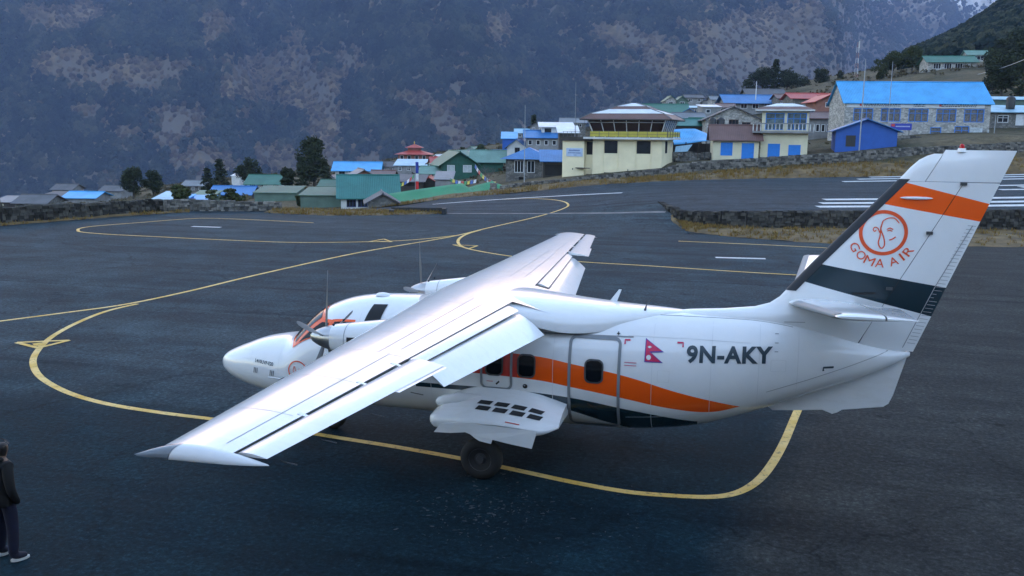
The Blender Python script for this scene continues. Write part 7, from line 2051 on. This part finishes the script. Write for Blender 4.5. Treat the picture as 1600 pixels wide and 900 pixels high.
M_JACKET = mat("black_jacket", (0.0025, 0.0025, 0.004), 0.8, 0.3, 4.0)
M_JEANS = mat("navy_jeans", (0.005, 0.006, 0.026), 0.85, 0.3, 5.0)
M_SKIN = mat("skin", (0.14, 0.085, 0.06), 0.6, 0.1)
M_HAIR = mat("black_hair", (0.008, 0.007, 0.007), 0.6, 0.2)
M_SHOE = mat("dark_canvas_shoe", (0.012, 0.015, 0.035), 0.8, 0.2)
M_SOLE = mat("white_rubber_sole", (0.6, 0.6, 0.58), 0.6, 0.1)
# standing, back to the camera (+y is the way the figure faces), hands in the jacket pockets
V = [(0, 0, 0.98), (0, -0.01, 1.12), (0, -0.01, 1.28), (0, 0, 1.42), (0, 0.01, 1.50), (0, 0.03, 1.57), (0, 0.035, 1.65), (0, 0.03, 1.72),
     (0.17, 0, 1.42), (0.245, -0.03, 1.22), (0.27, -0.02, 1.06), (0.235, 0.06, 0.90), (0.215, 0.09, 0.84),
     (-0.17, 0, 1.42), (-0.245, -0.03, 1.22), (-0.27, -0.02, 1.06), (-0.235, 0.06, 0.90), (-0.215, 0.09, 0.84),
     (0.10, 0, 0.90), (0.13, 0.02, 0.70), (0.15, 0.02, 0.50), (0.17, 0, 0.28), (0.18, -0.02, 0.09), (0.20, 0.08, 0.055), (0.215, 0.17, 0.045),
     (-0.10, 0, 0.90), (-0.12, 0.01, 0.70), (-0.13, 0.02, 0.50), (-0.14, 0, 0.28), (-0.15, -0.02, 0.09), (-0.17, 0.08, 0.055), (-0.185, 0.17, 0.045)]
Ed = [(0, 1), (1, 2), (2, 3), (3, 4), (4, 5), (5, 6), (6, 7), (3, 8), (8, 9), (9, 10), (10, 11), (11, 12), (3, 13), (13, 14), (14, 15), (15, 16), (16, 17), (0, 18), (18, 19), (19, 20), (20, 21), (21, 22), (22, 23), (23, 24), (0, 25), (25, 26), (26, 27), (27, 28), (28, 29), (29, 30), (30, 31)]
Rr2 = [(0.18, 0.14), (0.185, 0.14), (0.20, 0.145), (0.15, 0.12), 0.07, 0.085, 0.105, 0.07, 0.085, 0.075, 0.065, 0.05, 0.045, 0.085, 0.075, 0.065, 0.05, 0.045, 0.10, 0.10, 0.085, 0.08, 0.075, 0.055, 0.04, 0.10, 0.10, 0.085, 0.08, 0.075, 0.055, 0.04]
def pm(x, y, z):
    if z > 1.54: return 3 if (y < 0.06 or z > 1.68) else 2
    if z > 1.49: return 2
    if z > 0.86: return 0
    if z > 0.13: return 1
    return 4
pp_ = drop(16, 871)
px0 = W(pp_[0]-0.03, pp_[1]+0.0, 0)
pers = person("person", "person in black jacket and navy jeans seen from behind at the left edge", px0, RZ0-0.55, 1.72, 1, {'v': V, 'e': Ed, 'r': Rr2, 'mat': pm}, [(M_JACKET,), (M_JEANS,), (M_SKIN,), (M_HAIR,), (M_SHOE,)])
for sx_ in (1, -1):      # white sole rims
    mb = MB(); k = 1.72/1.75; ring = []
    cx0, cy0, cx1, cy1 = (0.18, -0.06, 0.215, 0.19) if sx_ > 0 else (-0.15, -0.06, -0.185, 0.19)
    for i in range(20):
        th = 2*math.pi*i/20; u = (1-math.cos(th))/2; cx_, cy_ = cx0+(cx1-cx0)*u, cy0+(cy1-cy0)*u
        ring.append(Vector((cx_+0.066*math.sin(th), cy_, 0))*k)
    mb.grid([ring, [r_+Vector((0, 0, 0.028)) for r_ in ring]], True); mb.cap(ring); mb.cap([r_+Vector((0, 0, 0.028)) for r_ in ring]); mb.build("shoe_sole", M_SOLE, pers, smooth=40)
# hood lying on the shoulders and jacket hem
mb = MB(); k = 1.72/1.75
mb.grid([[Vector((0.20*math.cos(th)*a, -0.055+0.13*math.sin(th)*a, z))*k for th in [2*math.pi*i/18 for i in range(18)]] for a, z in ((1.06, 0.84), (1.12, 0.87), (1.10, 0.95), (1.0, 1.02))], True); mb.build("jacket_hem", M_JACKET, pers, smooth=True)
mb = MB(); mb.tube([Vector((0.13*math.cos(th), -0.02+0.11*math.sin(th), 1.50-0.03*math.sin(th)))*k for th in [math.pi+math.pi*i/10 for i in range(11)]], [0.02]+[0.045]*9+[0.02], 8); mb.build("hood", M_JACKET, pers, smooth=True)
mb = MB()
for i in range(70):
    th = rl.uniform(0, 6.28); el = rl.uniform(0.1, 1.5); d = Vector((math.cos(th)*math.cos(el), math.sin(th)*math.cos(el), math.sin(el)))
    c = Vector((0, 0.02, 1.66))+d*0.105; u = d.cross(Vector((0.2, 0.1, 1))).normalized()
    mb.face([(c-u*0.02)*k, (c+u*0.02)*k, (c+d*0.035+u*rl.uniform(-.04, .04)+Vector((0, 0, -0.02)))*k])
mb.build("hair", M_HAIR, pers, fix=False)
# marshal far off at the left edge by the wall
pf_ = drop(2, 351)
V2 = V; pf = person("person", "tiny standing figure by the apron wall at the left edge", W(pf_[0], pf_[1], 0), RZ0+2.4, 1.66, 2, {'v': V, 'e': Ed, 'r': Rr2, 'mat': pm}, [(mat("dark_coat", (0.03, 0.03, 0.025), 0.8, 0.2),), (M_JACKET,), (M_SKIN,), (M_HAIR,), (M_SHOE,)])
mb = MB(); mb.box(-0.19, 0.19, -0.17, 0.15, 1.18, 1.30); mb.build("pale_sash", mat("khaki_sash", (0.35, 0.33, 0.22), 0.8, 0.2), pf)
# scuffs of pale dust and litter on the asphalt
M_DUST = mat("pale_dust", (0.042, 0.052, 0.058), 0.9, 0.4, 2.0)
mb = MB(); rl = random.Random(31)
spots = [(rl.gauss(770, 60), rl.gauss(790, 26), rl.choice((0.012, 0.016, 0.022, 0.03, 0.05))) for _ in range(260)]+[(rl.uniform(690, 1000), rl.uniform(760, 880), rl.uniform(0.01, 0.03)) for _ in range(90)]+[(rl.uniform(30, 1580), rl.uniform(480, 890), rl.uniform(0.008, 0.02)) for _ in range(160)]
for px, py, r_ in spots:
    s, t_ = drop(px, py); th = rl.uniform(0, 3); n = 7
    el = rl.uniform(0.2, 0.6)
    ring = []
    for i in range(n):
        a = 2*math.pi*i/n; rr3 = r_*rl.uniform(0.5, 1.2); x, y = rr3*math.cos(a), rr3*math.sin(a)*el
        ring.append(W(s+x*math.cos(th)-y*math.sin(th), t_+x*math.sin(th)+y*math.cos(th), 0.004))
    mb.face(ring)
o = mb.build("dust_scuffs", M_DUST, apron, fix=False); o["kind"] = "stuff"

# ================================================================== the unseen terminal the view is taken from, added tall to shade the apron
tb = empty("terminal_building", tuple(W(-22, -1.2, 0)), RZ0, "unseen stone terminal building behind the viewpoint, made tall to shade the apron", "building")
mb = MB()
facade(mb, tb, (0, 0, 0), (1, 0, 0), (0, -1, 0), 44, lambda u: 11.6, [(2.2+3.4*i, 4.2+3.4*i, z, z+1.5, 'win', 2, 2, 'white') for i in range(12) for z in (1.0, 4.8, 8.6)], 'white', None, -0.3)
facade(mb, tb, (44, 0, 0), (0, -1, 0), (-1, 0, 0), 12, lambda u: 11.6, [], 'white', None, -0.3); facade(mb, tb, (0, 0, 0), (0, -1, 0), (1, 0, 0), 12, lambda u: 11.6, [], 'white', None, -0.3)
mb.build("wall", W_M['stone'], tb)
mb = MB(); roofslab(mb, [(-0.8, 0.9, 11.5), (44.8, 0.9, 11.5), (44.8, -6, 14), (-0.8, -6, 14)], 0.15); roofslab(mb, [(-0.8, -6.01, 14), (44.8, -6.01, 14), (44.8, -12.9, 11.5), (-0.8, -12.9, 11.5)], 0.15); mb.build("roof", B_['green'], tb)
# ================================================================== valley air
def haze_box():
    mb = MB()
    c = W(0, 1700, 0)
    o = mb
    p = [W(s, t, z) for z in (-450, 2700) for s, t in ((-8500, -5700), (8500, -5700), (8500, 6600), (-8500, 6600))]
    mb.hexa(p)
    m = bpy.data.materials.new("valley_haze"); m.use_nodes = True
    t = m.node_tree
    for n in list(t.nodes):
        if n.type == 'BSDF_PRINCIPLED': t.nodes.remove(n)
    v = N(t, "ShaderNodeVolumePrincipled")
    v.inputs['Color'].default_value = (0.42, 0.57, 1.0, 1)
    v.inputs['Density'].default_value = HAZE
    v.inputs['Anisotropy'].default_value = 0.0
    t.links.new(v.outputs[0], t.nodes["Material Output"].inputs['Volume'])
    return tag(mb.build("haze", m), "pale blue haze filling the valley air", "haze", kind="stuff")
HAZE = 0.00009
haze_box()
